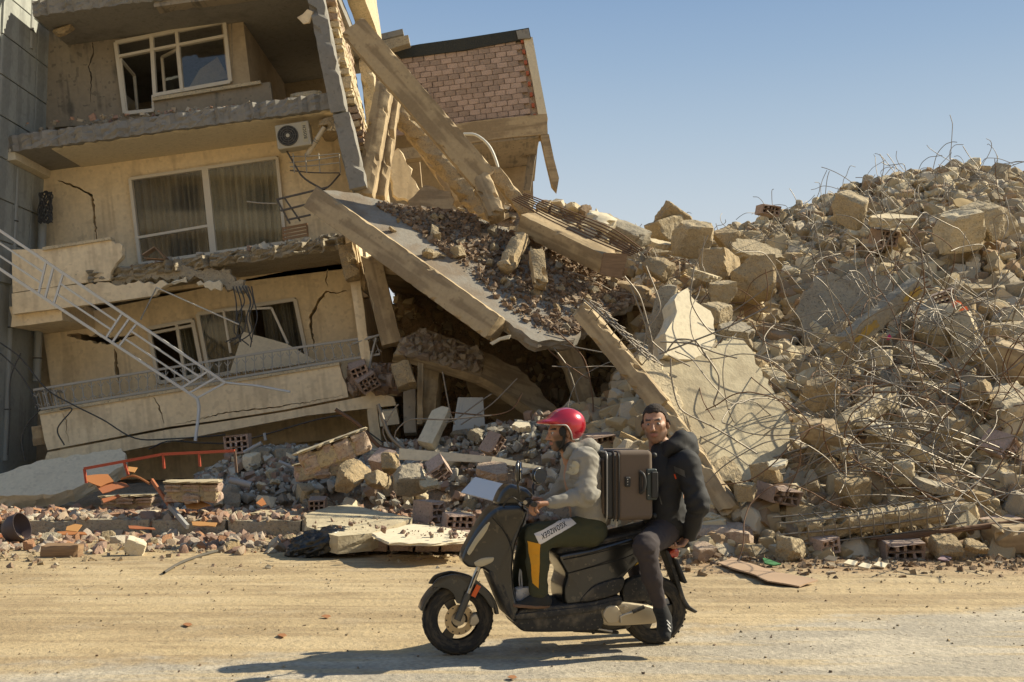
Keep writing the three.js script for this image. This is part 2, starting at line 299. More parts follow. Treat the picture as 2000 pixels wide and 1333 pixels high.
// ---------------------------------------------------------------- the leaning apartment building
const ROLL = .137, BO = at(380, 860, 18);
const bInv = new THREE.Matrix4().makeRotationZ(-ROLL);
function B(px, py, D) { return at(px, py, D).sub(BO).applyMatrix4(bInv); }     // a measured point in the building's own, tilted axes
const building = thing('apartment_building', 'cream apartment building sunk on its ground floor and leaning, with broken balconies', 'building');
building.position.copy(BO); building.rotation.z = ROLL;
// wall plate: outline and holes measured at depth D, thickness backwards
function plate(name, pxs, holes, D, thick, mat, parent = building, Bf = B) {
  const to = q => q.map(([a, b]) => { const v = Bf(a, b, D); return new THREE.Vector2(v.x, v.y); });
  const s = new THREE.Shape(to(pxs)); for (const h of holes) s.holes.push(new THREE.Path(to(h)));
  const g = new THREE.ExtrudeGeometry(s, { depth: thick, bevelEnabled: false }).translate(0, 0, Bf(0, 0, D).z - thick);
  return part(name, boxUV(creased(g, .3)), mat, parent);
}
// box whose front face is measured by its lower left and upper right corners at depth D and that runs back to depth D2
function bx(name, p0, p1, D, D2, mat, o = {}) {
  const a = B(...p0, D), b = B(...p1, D), z1 = a.z, z0 = z1 - (D2 - D), w = b.x - a.x, h = b.y - a.y;
  const m = part(name, blockGeo(Math.abs(w), Math.abs(h), Math.abs(z1 - z0), o.seg ?? .16, o.chip ?? .02, o.seed ?? 2, o.rough ?? .006), mat, o.parent ?? building);
  m.position.set((a.x + b.x) / 2, (a.y + b.y) / 2, (z0 + z1) / 2); return m;
}
// a crack is a real gap through the wall: an outline of jagged banks round a line, thin at its ends
function gap(pxs, w) {
  const r = rng(pxs[0][0] * 7 + pxs.length), line = [];
  for (let i = 0; i < pxs.length - 1; i++) { const L = Math.hypot(pxs[i + 1][0] - pxs[i][0], pxs[i + 1][1] - pxs[i][1]), n = Math.max(2, Math.round(L / 5)); for (let j = 0; j < n; j++) line.push([lerp(pxs[i][0], pxs[i + 1][0], j / n) + (j ? (r() - .5) * 3 : 0), lerp(pxs[i][1], pxs[i + 1][1], j / n) + (j ? (r() - .5) * 3 : 0)]); }
  line.push(pxs[pxs.length - 1]);
  const l = [], q = []; line.forEach((p, i) => { const a = line[Math.max(0, i - 1)], b = line[Math.min(line.length - 1, i + 1)], L = Math.hypot(b[0] - a[0], b[1] - a[1]), nx = -(b[1] - a[1]) / L, ny = (b[0] - a[0]) / L, t = i / (line.length - 1), k = w * .5 * (.25 + .75 * Math.sin(Math.PI * clamp(t * 1.1, 0.02, .98))) * (.6 + .8 * r()); l.push([p[0] + nx * k, p[1] + ny * k]); q.push([p[0] - nx * k, p[1] - ny * k]); });
  return [...l, ...q.reverse()];
}
// the same with broken, uneven edges
function torn(name, pxs, D, thick, mat, o = {}) {
  const q = pxs.map(([a, c]) => B(a, c, D)), z = q[0].z, g = slabGeo(q.map(v => [v.x, v.y]), thick, { jitter: .03, step: .06, layers: 3, seed: pxs[0][0], ...o }).translate(0, 0, z - thick / 2); return part(name, g, mat, building);
}
const DF = 17.6, DW = 19;
const frameMat = flat(.62, .56, .45, { roughness: .5 }), glassMat = new THREE.MeshPhysicalMaterial({ color: 0xffffff, roughness: .04, transmission: 1, thickness: 0, ior: 1.5 });
const curtainMat = std({ map: stainTex(256, 1.2, [.17, .15, .105], [.11, .10, .075], 301, .7), roughness: .95, side: THREE.DoubleSide });
const curtainPale = std({ map: stainTex(256, 1.2, [.25, .225, .15], [.18, .165, .115], 302, .7), roughness: .95, side: THREE.DoubleSide });
// ---- walls
plate('wall', [[60, 345], [95, 262], [680, 190], [725, 470], [716, 520], [80, 600]], [[[252, 346], [543, 304], [560, 478], [272, 520]], gap([[112, 352], [150, 366], [178, 382], [183, 420], [188, 466], [190, 500]], 5)], DW, .2, M.plaster);
plate('wall', [[80, 628], [705, 500], [745, 690], [775, 850], [120, 900]], [[[288, 640], [378, 622], [400, 735], [308, 752]], [[384, 612], [578, 582], [603, 702], [407, 740]], gap([[616, 690], [608, 650], [606, 620], [622, 588], [636, 570], [660, 573], [676, 568]], 6), gap([[690, 570], [698, 590], [706, 640], [718, 690]], 8), gap([[640, 525], [636, 545], [640, 560]], 2), gap([[222, 682], [226, 710], [234, 760]], 7), gap([[130, 655], [170, 660], [215, 666], [262, 655]], 14)], DW, .2, M.plaster);
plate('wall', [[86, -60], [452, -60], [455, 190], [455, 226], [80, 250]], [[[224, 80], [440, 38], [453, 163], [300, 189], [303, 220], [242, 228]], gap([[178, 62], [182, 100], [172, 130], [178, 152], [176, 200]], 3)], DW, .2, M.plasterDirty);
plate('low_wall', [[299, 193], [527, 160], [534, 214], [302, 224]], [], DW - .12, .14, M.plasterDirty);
plate('window_sill', [[297, 190], [508, 157], [509, 163], [297, 197]], [], DW - .2, .26, M.concretePale);
bx('wall_patch', [566, 198], [626, 172], 18.3, 18.45, M.concretePale, { chip: .06, seed: 9 });
// rooms behind the openings
bx('ground_floor_wall', [40, 1010], [772, 800], 19.25, 19.45, M.plaster, { seg: .5, seed: 41 });
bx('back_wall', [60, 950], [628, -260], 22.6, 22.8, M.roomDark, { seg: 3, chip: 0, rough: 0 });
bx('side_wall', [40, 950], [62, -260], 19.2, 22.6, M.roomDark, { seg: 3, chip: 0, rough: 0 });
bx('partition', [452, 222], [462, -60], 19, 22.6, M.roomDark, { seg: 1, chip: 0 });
// ---- floor slabs
function slabPart(name, pxA, pxB, th, D, D2, mat, seed, jit) {          // plan outline runs from A to B along the front edge
  const a = B(...pxA, D), b = B(...pxB, D), z = a.z, dz = D2 - D, L = b.x - a.x;
  const g = slabGeo([[0, 0], [L, 0], [L, dz], [0, dz]], th, { step: .08, jitter: jit, layers: 6, clean: [1, 2, 3], seed }).rotateX(-Math.PI / 2);
  const m = part(name, boxUV(creased(g, .5), seed), mat, building); m.position.set(a.x, (a.y + b.y) / 2 - th / 2, z); return m;
}
slabPart('floor_slab', [-12, 262], [640, 188], .30, DF, 22.6, M.castGrey, 5, .05);
slabPart('floor_slab', [150, 536], [668, 460], .22, DF - .05, 22.6, M.concreteGrey, 7, .13);
slabPart('floor_slab', [60, 828], [772, 742], .34, DF, 22.6, M.cast, 8, .03);
slabPart('floor_slab', [60, -12], [640, -62], .3, DF, 22.6, M.castGrey, 9, .05);
slabPart('ceiling_plaster', [96, 250], [645, 188], .03, DF + .12, 19, M.plasterPale, 6, .05).position.y -= .315;
{ // added balcony, unseen above the picture, jutting out to shade the grey wall
  const a = B(40, -70, 17.6), c = B(640, -150, 17.6), z = a.z; const m = part('added_balcony', blockGeo(c.x - a.x, 1.25, 1.5, .5, .03, 44, .006), M.plaster, building); m.position.set((a.x + c.x) / 2, a.y + 1.1, z + .5); }
bx('end_wall', [640, -90], [652, -320], 17.6, 22.6, M.concretePale, { seg: .4 });
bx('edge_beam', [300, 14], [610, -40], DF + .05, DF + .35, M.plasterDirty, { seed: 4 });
bx('beam', [-14, 318], [28, 286], DF + .02, 19.3, M.plasterPale, { seed: 11 });
bx('beam', [20, 640], [118, 585], DF + .02, 19.1, M.plaster, { seed: 12 });
torn('fascia', [[22, 574], [100, 562], [150, 556], [205, 552], [232, 558], [270, 548], [300, 556], [318, 548], [330, 556], [312, 566], [300, 578], [200, 592], [24, 614]], DF - .12, .16, M.plaster, { clean: [0, 1, 10, 11, 12] });
torn('plaster_scab', [[324, 556], [362, 540], [364, 552], [340, 556]], DF - .17, .05, M.plasterPale); torn('plaster_scab', [[384, 552], [428, 548], [430, 568], [400, 562]], DF - .17, .05, M.plasterPale);
// broken strip of slab edge that hangs below the middle balcony
{ const pts = [[212, 560], [300, 545], [390, 545], [470, 572], [480, 560], [440, 528], [330, 520], [240, 535]]; torn('hanging_concrete', pts, DF - .02, .14, M.concreteGrey, { jitter: .06, step: .05 }); }
// ---- parapets
torn('parapet', [[22, 488], [110, 486], [215, 467], [238, 480], [236, 504], [222, 522], [212, 548], [150, 554], [24, 572]], DF - .1, .14, M.plaster, { clean: [0, 1, 6, 7, 8] });
plate('parapet', [[76, 806], [300, 772], [480, 742], [662, 712], [668, 735], [676, 752], [680, 776], [560, 800], [420, 822], [330, 834], [92, 880], [86, 860]], [gap([[299, 776], [308, 790], [316, 812], [320, 828]], 4), gap([[340, 829], [380, 822], [440, 806], [520, 798], [600, 786], [670, 773]], 2.4), gap([[120, 806], [130, 822], [128, 845], [135, 866]], 2)], DF - .12, .16, M.plaster);
plate('fascia', [[92, 884], [330, 839], [420, 826], [560, 804], [684, 780], [740, 768], [768, 776], [774, 792], [600, 812], [420, 846], [250, 880], [120, 905], [86, 900]], [], DF - .1, .14, M.plaster);
plate('coping', [[74, 804], [662, 708], [663, 713], [75, 810]], [], DF - .15, .22, M.concretePale);
plate('coping', [[82, 483], [215, 463], [216, 468], [82, 489]], [], DF - .14, .2, M.concretePale);
bx('box_panel', [742, 834], [776, 796], DF - .15, DF + .1, M.plasterPale, { seed: 14 });
// ---- the torn right-hand end: column, brick end wall seen along its length
{
  const col = (p0, p1, D, w, d, mat, seed, name = 'column') => { const A = B(...p0, D), C = B(...p1, D); return beamBetween(name, A, C, d, w, V(1, 0, 0), mat, { parent: building, seed, chip: .05, rough: .015 }); };
  col([612, -30], [664, 225], 17.5, .30, .36, M.castGrey, 21);
  col([668, 225], [702, 372], 17.5, .32, .36, M.castGrey, 22);
  col([684, 470], [712, 585], 17.7, .24, .3, M.cast, 24);
  // end wall: courses of pale broken masonry, each course a part, running back
  const r = rng(404);
  for (let k = 0; k < 30; k++) {
    const y = -60 + k * 15.2, x0 = interp([[-60, 618], [60, 634], [200, 666], [300, 688], [400, 716]], y), a = B(x0, y, 18.2), L = 3.4 + r() * .5;
    const m = part('brick_course', blockGeo(.22 + .03 * r(), .128, L, .14, .03, k + 60, .018), r() < .7 ? M.concretePale : M.clayPale, building); m.position.set(a.x + .05 + .03 * r(), a.y, a.z - L / 2 - .15 * r()); m.rotation.y = .05 + .012 * (r() - .5);
  }
  col([706, 40], [748, 400], 21.8, .3, .4, M.concretePale, 27);
  bx('floor_end', [622, 262], [655, 222], 17.65, 18.3, M.concreteTan, { chip: .08, seed: 31, rough: .04 });
  bx('floor_end', [660, 500], [690, 455], 17.6, 18.4, M.concreteTan, { chip: .08, seed: 33, rough: .04 });
}
// ---- windows: frame bars, panes, curtains
function win(name, outline, bars, panes, D, w = .06) {
  const g = new THREE.Group(); g.name = name; building.add(g);
  const P = q => B(q[0], q[1], D), up = V(0, 0, 1), all = [];
  outline.forEach((q, i) => all.push([q, outline[(i + 1) % outline.length], w])); for (const b of bars) all.push(b);
  all.forEach(([a, b, t], i) => part('frame', bar(P(a), P(b), t, .066 + .0035 * i, up), frameMat, g));
  for (const q of panes) { const s = new THREE.Shape(q.map(a => { const v = P(a); return new THREE.Vector2(v.x, v.y); })); part('pane', new THREE.ExtrudeGeometry(s, { depth: .005, bevelEnabled: false }).translate(0, 0, B(0, 0, D).z), glassMat, g); }
  return g;
}
function curtain(pxs, D, mat, parent, folds = 9) { // hanging folds
  const P = pxs.map(q => B(q[0], q[1], D)), n = 90, m = 8, pos = [], idx = [], uv = [];
  for (let j = 0; j <= m; j++) for (let i = 0; i <= n; i++) { const u = i / n, v = j / m, t = P[0].clone().lerp(P[1], u).lerp(P[3].clone().lerp(P[2], u), v); t.z += .05 * Math.sin(u * folds * 6.28 + Math.sin(u * 17) * 1.3 + v * .5) + .02 * Math.sin(u * folds * 15); pos.push(t.x, t.y, t.z); uv.push(t.x, t.y); }
  for (let j = 0; j < m; j++) for (let i = 0; i < n; i++) { const a = j * (n + 1) + i, b = a + n + 1; idx.push(a, b, b + 1, a, b + 1, a + 1); }
  const g = new THREE.BufferGeometry(); g.setAttribute('position', new THREE.Float32BufferAttribute(pos, 3)); g.setAttribute('uv', new THREE.Float32BufferAttribute(uv, 2)); g.setIndex(idx); g.computeVertexNormals(); return part('curtain', g, mat, parent);
}
{
  const a = win('window', [[254, 350], [541, 308], [557, 474], [274, 516]], [[[398, 329], [415, 495], .08], [[264, 466], [411, 441], .05], [[404, 328], [421, 494], .05]],
    [[[256, 352], [396, 332], [413, 494], [276, 514]], [[406, 330], [540, 310], [555, 473], [422, 493]]], DW - .06);
  curtain([[250, 350], [400, 326], [416, 500], [270, 520]], DW + .3, curtainMat, a, 12); curtain([[396, 326], [550, 304], [562, 480], [412, 500]], DW + .3, curtainPale, a, 10);
  const b = win('window', [[226, 84], [438, 42], [450, 160], [300, 187], [301, 216], [244, 222]], [[[296, 70], [303, 190], .07], [[228, 112], [298, 98], .05], [[300, 98], [444, 70], .05], [[345, 62], [356, 178], .06]],
    [[[228, 86], [294, 73], [297, 96], [231, 110]], [[300, 72], [343, 64], [346, 88], [302, 97]], [[350, 62], [436, 46], [441, 70], [352, 88]], [[354, 92], [442, 74], [449, 158], [358, 174]]], DW - .05, .07);
  const sash = (q, D) => { const g = b; const P = q.map(([x, y, z]) => B(x, y, z)); P.forEach((p, i) => part('sash_bar', bar(p, P[(i + 1) % 4], .05, .05, V(0, 0, 1)), frameMat, g)); const s = new THREE.BufferGeometry(); s.setAttribute('position', new THREE.Float32BufferAttribute([P[0], P[1], P[2], P[0], P[2], P[3]].flatMap(v => v.toArray()), 3)); s.computeVertexNormals(); part('pane', boxUV(s), glassMat, g); };
  sash([[235, 116, 18.95], [262, 148, 19.6], [268, 216, 19.6], [247, 221, 18.95]]); sash([[316, 112, 19.5], [346, 97, 18.95], [354, 178, 18.95], [322, 184, 19.5]]);
  const cl = plate('fallen_cloth', [[368, 172], [390, 135], [424, 112], [440, 140], [446, 152]], [], DW + .8, .05, curtainPale);
  const c = win('window', [[386, 614], [576, 585], [600, 700], [409, 736]], [[[482, 600], [500, 718], .07]], [[[388, 616], [480, 602], [498, 716], [410, 733]]], DW - .05, .07);
  curtain([[384, 612], [490, 596], [510, 720], [405, 742]], DW + .3, curtainMat, c, 8); curtain([[510, 595], [585, 582], [606, 704], [528, 716]], DW + .25, curtainMat, c, 6);
  const dr = win('balcony_door', [[290, 642], [376, 626], [397, 732], [310, 748]], [[[345, 632], [362, 740], .06], [[294, 652], [378, 636], .05]], [], DW - .05, .07);
  curtain([[348, 640], [374, 636], [394, 730], [366, 736]], DW + .2, curtainPale, dr, 3);
  // a sash torn out of the lower window
  const q = [[436, 606], [530, 602], [562, 672], [450, 690]].map(([x, y]) => B(x, y, DW - .5)); q.forEach((p, i) => { if (i !== 2) part('torn_sash', bar(p, q[(i + 1) % 4], .04, .04, V(0, 0, 1)), frameMat, building); });
}
// ---- balcony railing: handrail, bottom rail, forked balusters
{
  const rail = flat(.36, .34, .30, { roughness: .6 }), D = DF - .05, top = [[66, 762], [300, 724], [520, 688], [730, 658]], bot = [[76, 800], [300, 764], [520, 728], [742, 692]];
  const g = new THREE.Group(); g.name = 'railing'; building.add(g);
  const seg = l => { for (let i = 0; i < l.length - 1; i++) part('rail_bar', bar(B(...l[i], D), B(...l[i + 1], D), .045, .04), rail, g); }; seg(top); seg(bot.slice());
  const at2 = (l, t) => { const k = Math.min(l.length - 2, Math.floor(t * (l.length - 1))), f = t * (l.length - 1) - k; return B(lerp(l[k][0], l[k + 1][0], f), lerp(l[k][1], l[k + 1][1], f), D); };
  const base = [];
  for (let i = 0; i <= 38; i++) {
    const a = at2(top, i / 38), b = at2(bot, i / 38), n = a.clone().sub(b), c = b.clone().addScaledVector(n, .62), d = b.clone().addScaledVector(n, .3), pcs = [straight(a, b, .011, 5)];
    for (const s of [-1, 1]) { pcs.push(straight(c, c.clone().add(V(s * .055, .075, 0)), .008, 5), straight(d, d.clone().add(V(s * .055, -.06, 0)), .008, 5)); }
    part('baluster', merge(pcs), rail, g);
  }
  for (let i = 0; i < 8; i++) { const a = B(66, 762, D), b = B(76, 800, D), z = -.14 * i; part('baluster', merge([straight(a.clone().add(V(0, 0, z)), b.clone().add(V(0, 0, z)), .011, 5)]), rail, g); }
  part('rail_bar', bar(B(66, 762, D), B(66, 762, D).add(V(0, 0, -1.1)), .04, .04), rail, g);
  part('rail_post', tube([B(690, 672, D - .02), B(730, 658, D - .02), B(768, 648, D - .02)], .025, 8), rail, g);
  part('rail_post', tube([B(735, 660, D - .04), B(727, 690, D - .04), B(718, 738, D - .06)], .022, 8), rail, g);
}
// ---------------------------------------------------------------- rear wing with the bare brick wall, tilted like the front
const wing = thing('rear_building_wing', 'upper floor of bare pink-brown brick with tarred roof edge, hanging behind the diagonal beam', 'building');
const WROLL = .125, WO = at(930, 240, 24), wInv = new THREE.Matrix4().makeRotationZ(-WROLL);
wing.position.copy(WO); wing.rotation.z = WROLL;
const Wp = (px, py, D = 24) => at(px, py, D).sub(WO).applyMatrix4(wInv);
{
  plate('wall', [[700, 100], [1022, 68], [1064, 232], [740, 262]], [], 24.02, .25, M.clayPale, wing, Wp);
  plate('roof_edge', [[766, 96], [820, 86], [900, 75], [1010, 58], [1033, 54], [1037, 74], [900, 99], [782, 114]], [], 23.9, .5, M.tar, wing, Wp);
  plate('roof_edge', [[1008, 60], [1032, 56], [1036, 74], [1012, 76]], [], 23.86, .5, M.castGrey, wing, Wp);
  plate('corner_column', [[1022, 74], [1040, 72], [1056, 160], [1070, 232], [1053, 234], [1040, 160]], [], 23.93, .45, M.plasterPale, wing, Wp);
  plate('floor_beam', [[872, 246], [930, 236], [1068, 222], [1070, 262], [1000, 268], [870, 286]], [], 23.8, .6, M.cast, wing, Wp);
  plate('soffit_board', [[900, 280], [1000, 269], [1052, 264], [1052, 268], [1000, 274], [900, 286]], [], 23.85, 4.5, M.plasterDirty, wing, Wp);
  plate('column', [[1056, 264], [1072, 262], [1082, 310], [1092, 348], [1088, 372], [1078, 360], [1066, 310]], [], 23.8, .4, M.cast, wing, Wp);
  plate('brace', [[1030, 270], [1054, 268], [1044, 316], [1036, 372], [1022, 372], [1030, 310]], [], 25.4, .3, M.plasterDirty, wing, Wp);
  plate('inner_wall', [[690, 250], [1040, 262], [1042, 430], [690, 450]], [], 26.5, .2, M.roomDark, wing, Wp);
  plate('roof_slab', [[720, 102], [1026, 62], [1028, 70], [722, 110]], [], 24.3, 4, M.castGrey, wing, Wp);
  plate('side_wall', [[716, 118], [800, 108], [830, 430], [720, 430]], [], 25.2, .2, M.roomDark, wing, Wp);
  plate('beam', [[770, 292], [900, 276], [902, 296], [774, 314]], [], 23.9, .4, M.cast, wing, Wp);
  // roof scraps
  plate('roof_scrap', [[735, 68], [786, 56], [788, 66], [738, 80]], [], 23.6, .3, M.castGrey, wing, Wp);
  plate('roof_scrap', [[742, 80], [797, 68], [800, 84], [760, 96]], [], 23.4, .3, M.concreteGrey, wing, Wp);
  // bricks, each its own piece, laid in running bond
  const a = Wp(1030, 80), bh = .137, bw = .272, z = Wp(0, 0, 24).z, TL = Wp(775, 108), BR = Wp(1053, 234), TR = Wp(1026, 77);
  const geo = [0, 1, 2].map(i => blockGeo(bw - .007, bh - .006, .08, .09, .006, i + 81, .004)), r = rng(909);
  const half = blockGeo(bw / 2 - .012, bh - .012, .08, .09, .006, 85, .004), red = flat(.36, .10, .05);
  for (let row = 0; row < 17; row++) {
    const y = TR.y - .05 - row * bh; if (y < BR.y - .02) break;
    const xr = lerp(TR.x, BR.x, (TR.y - y) / (TR.y - BR.y)) - .1;
    for (let k = 0; k < 15; k++) {
      const x = Math.floor(xr / bw) * bw + (row % 2 ? bw / 2 : 0) - k * bw; if (x > xr - bw * .35 || x < TL.x - .2) continue;
      const m = part('brick', geo[Math.floor(r() * 3)], M.clay[Math.floor(r() * 3)], wing); m.position.set(x, y, z + .012 + r() * .012); m.rotation.z = (r() - .5) * .012;
    }
    if (row % 2 === 0) { const m = part('brick', half, red, wing); m.position.set(xr + .01, y, z + .03); m.scale.set(.6, .8, 1); }
  }
  { const q = [[1100, 0]]; const pts = [[905, 262], [930, 264], [955, 285], [970, 318], [974, 340]].map(([x, y]) => at(x, y, 19)); solo('white_pipe', tube(pts, .03, 20, 7), flat(.62, .60, .52, { roughness: .5 }), 'thin white plastic pipe arching out from behind the diagonal beam', 'pipe'); }
}
// ---------------------------------------------------------------- grey neighbour on the left edge: side wall running back
{
  const X = -9.1, n = thing('grey_building', 'grey-green rendered side wall of the upright neighbouring building at the left edge', 'building');
  const wall = part('wall', boxUV(new THREE.BoxGeometry(6, 16, 14).translate(X - 3.03, 8, -24.2)), M.greyWall, n);
  // grooved render panels
  const r = rng(12);
  for (let j = 0; j < 18; j++) for (let i = 0; i < 4; i++) { const h = .74, w = 1.28, m = part('render_panel', new RoundedBoxGeometry(.04, h - .022, w - .022, 1, .008), M.greyWall, n); boxUV(m.geometry); m.position.set(X - .012 + .006 * r(), 4.35 + j * h - (j > 12 ? 99 : 0), -17.9 - i * w); if (j > 12) n.remove(m); }
  const pipeM = flat(.30, .305, .28, { roughness: .55 });
  const pipe = (px, py0, py1, D, r0, label, bands) => { const x = at(px, 400, D).x, g = thing('drain_pipe', label, 'pipe'); part('pipe', straight(V(x, heightAt(py0, D), -D), V(x, heightAt(py1, D), -D), r0, 12), pipeM, g); for (const b of bands) { const m = part('clamp', new THREE.TorusGeometry(r0 + .006, .012, 6, 14).rotateX(Math.PI / 2), M.wire, g); m.position.set(x, heightAt(b, D), -D); } };
  pipe(28, 330, 900, 18.0, .06, 'grey drain pipe with clamps on the grey wall at the far left', [432, 640, 800]);
  pipe(46, -20, 95, 18.3, .055, 'short grey drain pipe ending high on the grey wall at top left', [60]);
  pipe(84, 405, 560, 18.7, .075, 'shiny grey pipe behind the bundle of cables beside the cream wall', [500]);
  pipe(84, 635, 745, 18.7, .07, 'grey pipe in the gap left of the lowest balcony', [700]);
  const ch = thing('wall_bracket', 'thin metal bracket fixed on the grey wall at top left', 'bracket'); part('plate', bar(at(48, 130, 18.4), at(48, 168, 18.4), .05, .03), pipeM, ch);
}
// ---------------------------------------------------------------- houses across the street, behind us, mirrored in the window panes
for (const [x, w, h, mat, label] of [[-13, 19, 15.6, M.plasterPale, 'cream house across the street behind the camera, left of the two'], [7, 19.5, 8.2, M.plasterPale, 'pale house across the street behind the camera, right of the two']]) {
  const g = thing('street_house', label, 'building'); part('wall', boxUV(new THREE.BoxGeometry(w, h, 8).translate(x, h / 2, 16.5)), mat, g);
  for (let j = 0; j < 6; j++) for (let i = 0; i < 5; i++) { if (2.8 * j + 3 > h) continue; const p = part('window', new THREE.BoxGeometry(1.3, 1.5, .08), flat(.05, .055, .06, { roughness: .2 }), g); p.position.set(x - w / 2 + (i + .5) * w / 5, 1.6 + j * 2.8, 12.48); }
  for (let j = 1; j < 6; j++) { if (2.8 * j + 1.5 > h) continue; const p = part('balcony', boxUV(new THREE.BoxGeometry(w * .6, 1, 1.1)), M.plasterPale, g); p.position.set(x, j * 2.8 + .3, 12); }
}
// ---------------------------------------------------------------- things fixed to the leaning building
{
  const ac = thing('air_conditioner', 'cream outdoor air conditioner unit under the top balcony slab', 'air conditioner'), w = .62, h = .46;
  ac.position.copy(at(575, 268, 17.85)); ac.rotation.z = .16;
  part('casing', boxUV(new RoundedBoxGeometry(w, h, .28, 3, .025)), flat(.40, .35, .25, { roughness: .5 }), ac);
  const dark = flat(.035, .032, .028), grille = part('fan_grille', new THREE.CylinderGeometry(.19, .19, .02, 32).rotateX(Math.PI / 2), dark, ac); grille.position.set(-.09, 0, .142);
  for (const rr of [.06, .1, .14, .18]) { const t = part('grille_ring', new THREE.TorusGeometry(rr, .006, 5, 32), flat(.12, .11, .09), ac); t.position.set(-.09, 0, .155); }
  const hub = part('fan_hub', new THREE.CylinderGeometry(.035, .035, .02, 16).rotateX(Math.PI / 2), flat(.45, .40, .29), ac); hub.position.set(-.09, 0, .158);
  for (let i = 0; i < 8; i++) { const sp = part('grille_spoke', new THREE.BoxGeometry(.15, .006, .006).translate(.11, 0, 0), flat(.12, .11, .09), ac); sp.position.set(-.09, 0, .154); sp.rotation.z = i * Math.PI / 4; }
  const c = document.createElement('canvas'); c.width = 256; c.height = 64; const k = c.getContext('2d'); k.fillStyle = '#ab9f80'; k.fillRect(0, 0, 256, 64); k.fillStyle = '#2a2622'; k.font = 'bold 56px sans-serif'; k.textAlign = 'center'; k.textBaseline = 'middle'; k.fillText('BOSCH', 128, 34);
  const t = new THREE.CanvasTexture(c); t.colorSpace = THREE.SRGBColorSpace;
  const lab = part('lettering', new THREE.PlaneGeometry(.36, .09).rotateZ(Math.PI / 2), std({ map: t, roughness: .6 }), ac); lab.position.set(.22, .02, .1435);
  const pp = thing('plastic_pipe', 'short cream plastic pipe dangling beside the air conditioner', 'pipe'); const A = at(598, 305, 17.9), C = at(634, 248, 17.7);
  part('tube', straight(A, C, .045, 12), flat(.52, .44, .31, { roughness: .5 }), pp); for (const f of [.5, .56]) { const q = part('joint', new THREE.TorusGeometry(.047, .009, 6, 14), flat(.3, .25, .18), pp); q.position.copy(A.clone().lerp(C, f)); q.quaternion.setFromUnitVectors(V(0, 0, 1), C.clone().sub(A).normalize()); }
  // torn metal shelf of rods below the air conditioner
  const rk = thing('metal_rack', 'bent metal clothes rack of thin rods below the air conditioner', 'rack'), rm = flat(.38, .34, .27, { roughness: .45, metalness: .5 }), rd = flat(.10, .085, .07, { roughness: .6, metalness: .4 });
  for (const [y0, y1, m] of [[306, 300, rm], [318, 305, rm], [326, 318, rm], [333, 338, rd]]) part('rod', tube([at(566, y0, 17.9), at(610, lerp(y0, y1, .5) + 2, 17.8), at(663, y1, 17.7)], .012, 8, 5), m, rk);
  for (const x of [572, 596, 622, 662]) part('rod', straight(at(x, 300, 17.8), at(x + 3, 338, 17.8), .01, 5), rm, rk);
  part('rod', tube([at(556, 288, 17.9), at(580, 330, 17.8), at(596, 350, 17.7), at(640, 376, 17.6)], .018, 10, 6), rd, rk); part('rod', tube([at(664, 340, 17.7), at(640, 366, 17.6), at(618, 372, 17.6)], .016, 10, 6), rd, rk);
  const gr = thing('railing_fragment', 'broken piece of dark balcony railing left of the big fallen slab', 'railing');
  const q = [[540, 390], [640, 366], [548, 412], [612, 396], [560, 430], [606, 420]]; for (let i = 0; i < 6; i += 2) part('rail_bar', bar(at(...q[i], 17.6), at(...q[i + 1], 17.5), .03, .03), rd, gr); part('rail_bar', bar(at(541, 390, 17.6), at(566, 437, 17.6), .03, .03), rd, gr); part('rail_bar', bar(at(556, 388, 17.6), at(586, 432, 17.6), .03, .03), rd, gr);
  const bs = solo('bent_rod', tube([at(482, 394, 17.6), at(510, 397, 17.6), at(540, 398, 17.6)], .014, 8, 5), rm, 'short pale rod sticking out in front of the middle window', 'rod');
  // coil of cables on the wall
  const cc = thing('cable_bundle', 'tangled bundle of dark cables hanging beside the shiny pipe on the cream wall', 'cables'), rr = rng(5);
  for (let i = 0; i < 9; i++) { const pts = []; for (let j = 0; j <= 14; j++) { const a = j / 14 * 6.28 * (1.2 + rr() * .1); pts.push(at(88 + Math.sin(a + i) * (9 + rr() * 6), 372 + 60 * (.5 - .5 * Math.cos(a + i * .4)) + rr() * 6, 18.5 - i * .012)); } part('cable', tube(pts, .012, 50, 5), M.wire, cc); }
  for (const [pts, label] of [[[[0, 670], [40, 700], [90, 760], [140, 790], [200, 820], [262, 856], [330, 858], [440, 850]], 'black cable sagging across the front of the lowest balcony'], [[[0, 690], [30, 720], [60, 765], [72, 800]], 'black cable hanging at the left edge beside the lowest balcony'], [[[40, 690], [20, 740], [18, 820], [14, 890]], 'pale thin wire hanging down the left edge'], [[[78, 800], [52, 830], [42, 860], [48, 900]], 'thin pale wire looping left of the lowest parapet'], [[[116, 800], [140, 800], [112, 838], [125, 870]], 'dark wire looping down the lowest parapet near its left end'], [[[290, 878], [330, 862], [400, 866], [470, 862], [620, 820], [680, 815], [720, 845], [760, 872], [790, 880]], 'dark cable along the bottom edge of the lowest balcony']])
    solo('cable', tube(pts.map(([x, y]) => at(x, y, 17.3)), .013, 40, 5), M.wire, label, 'cable');
  // dangling rebar and wire under the middle balcony
  const hw = thing('dangling_wires', 'cluster of dark bent reinforcement hanging from the broken middle balcony', 'rebar'), r2 = rng(8);
  for (let i = 0; i < 7; i++) { const x = 455 + i * 6; part('bar', tube([at(x, 560, 17.5), at(x + 4 + 12 * r2(), 590, 17.45), at(x - 6 + 20 * r2(), 620, 17.4), at(x + 10 * r2(), 650, 17.4), at(430 + 80 * r2(), 668 + 12 * r2(), 17.4)], .012, 26, 5), M.wire, hw); }
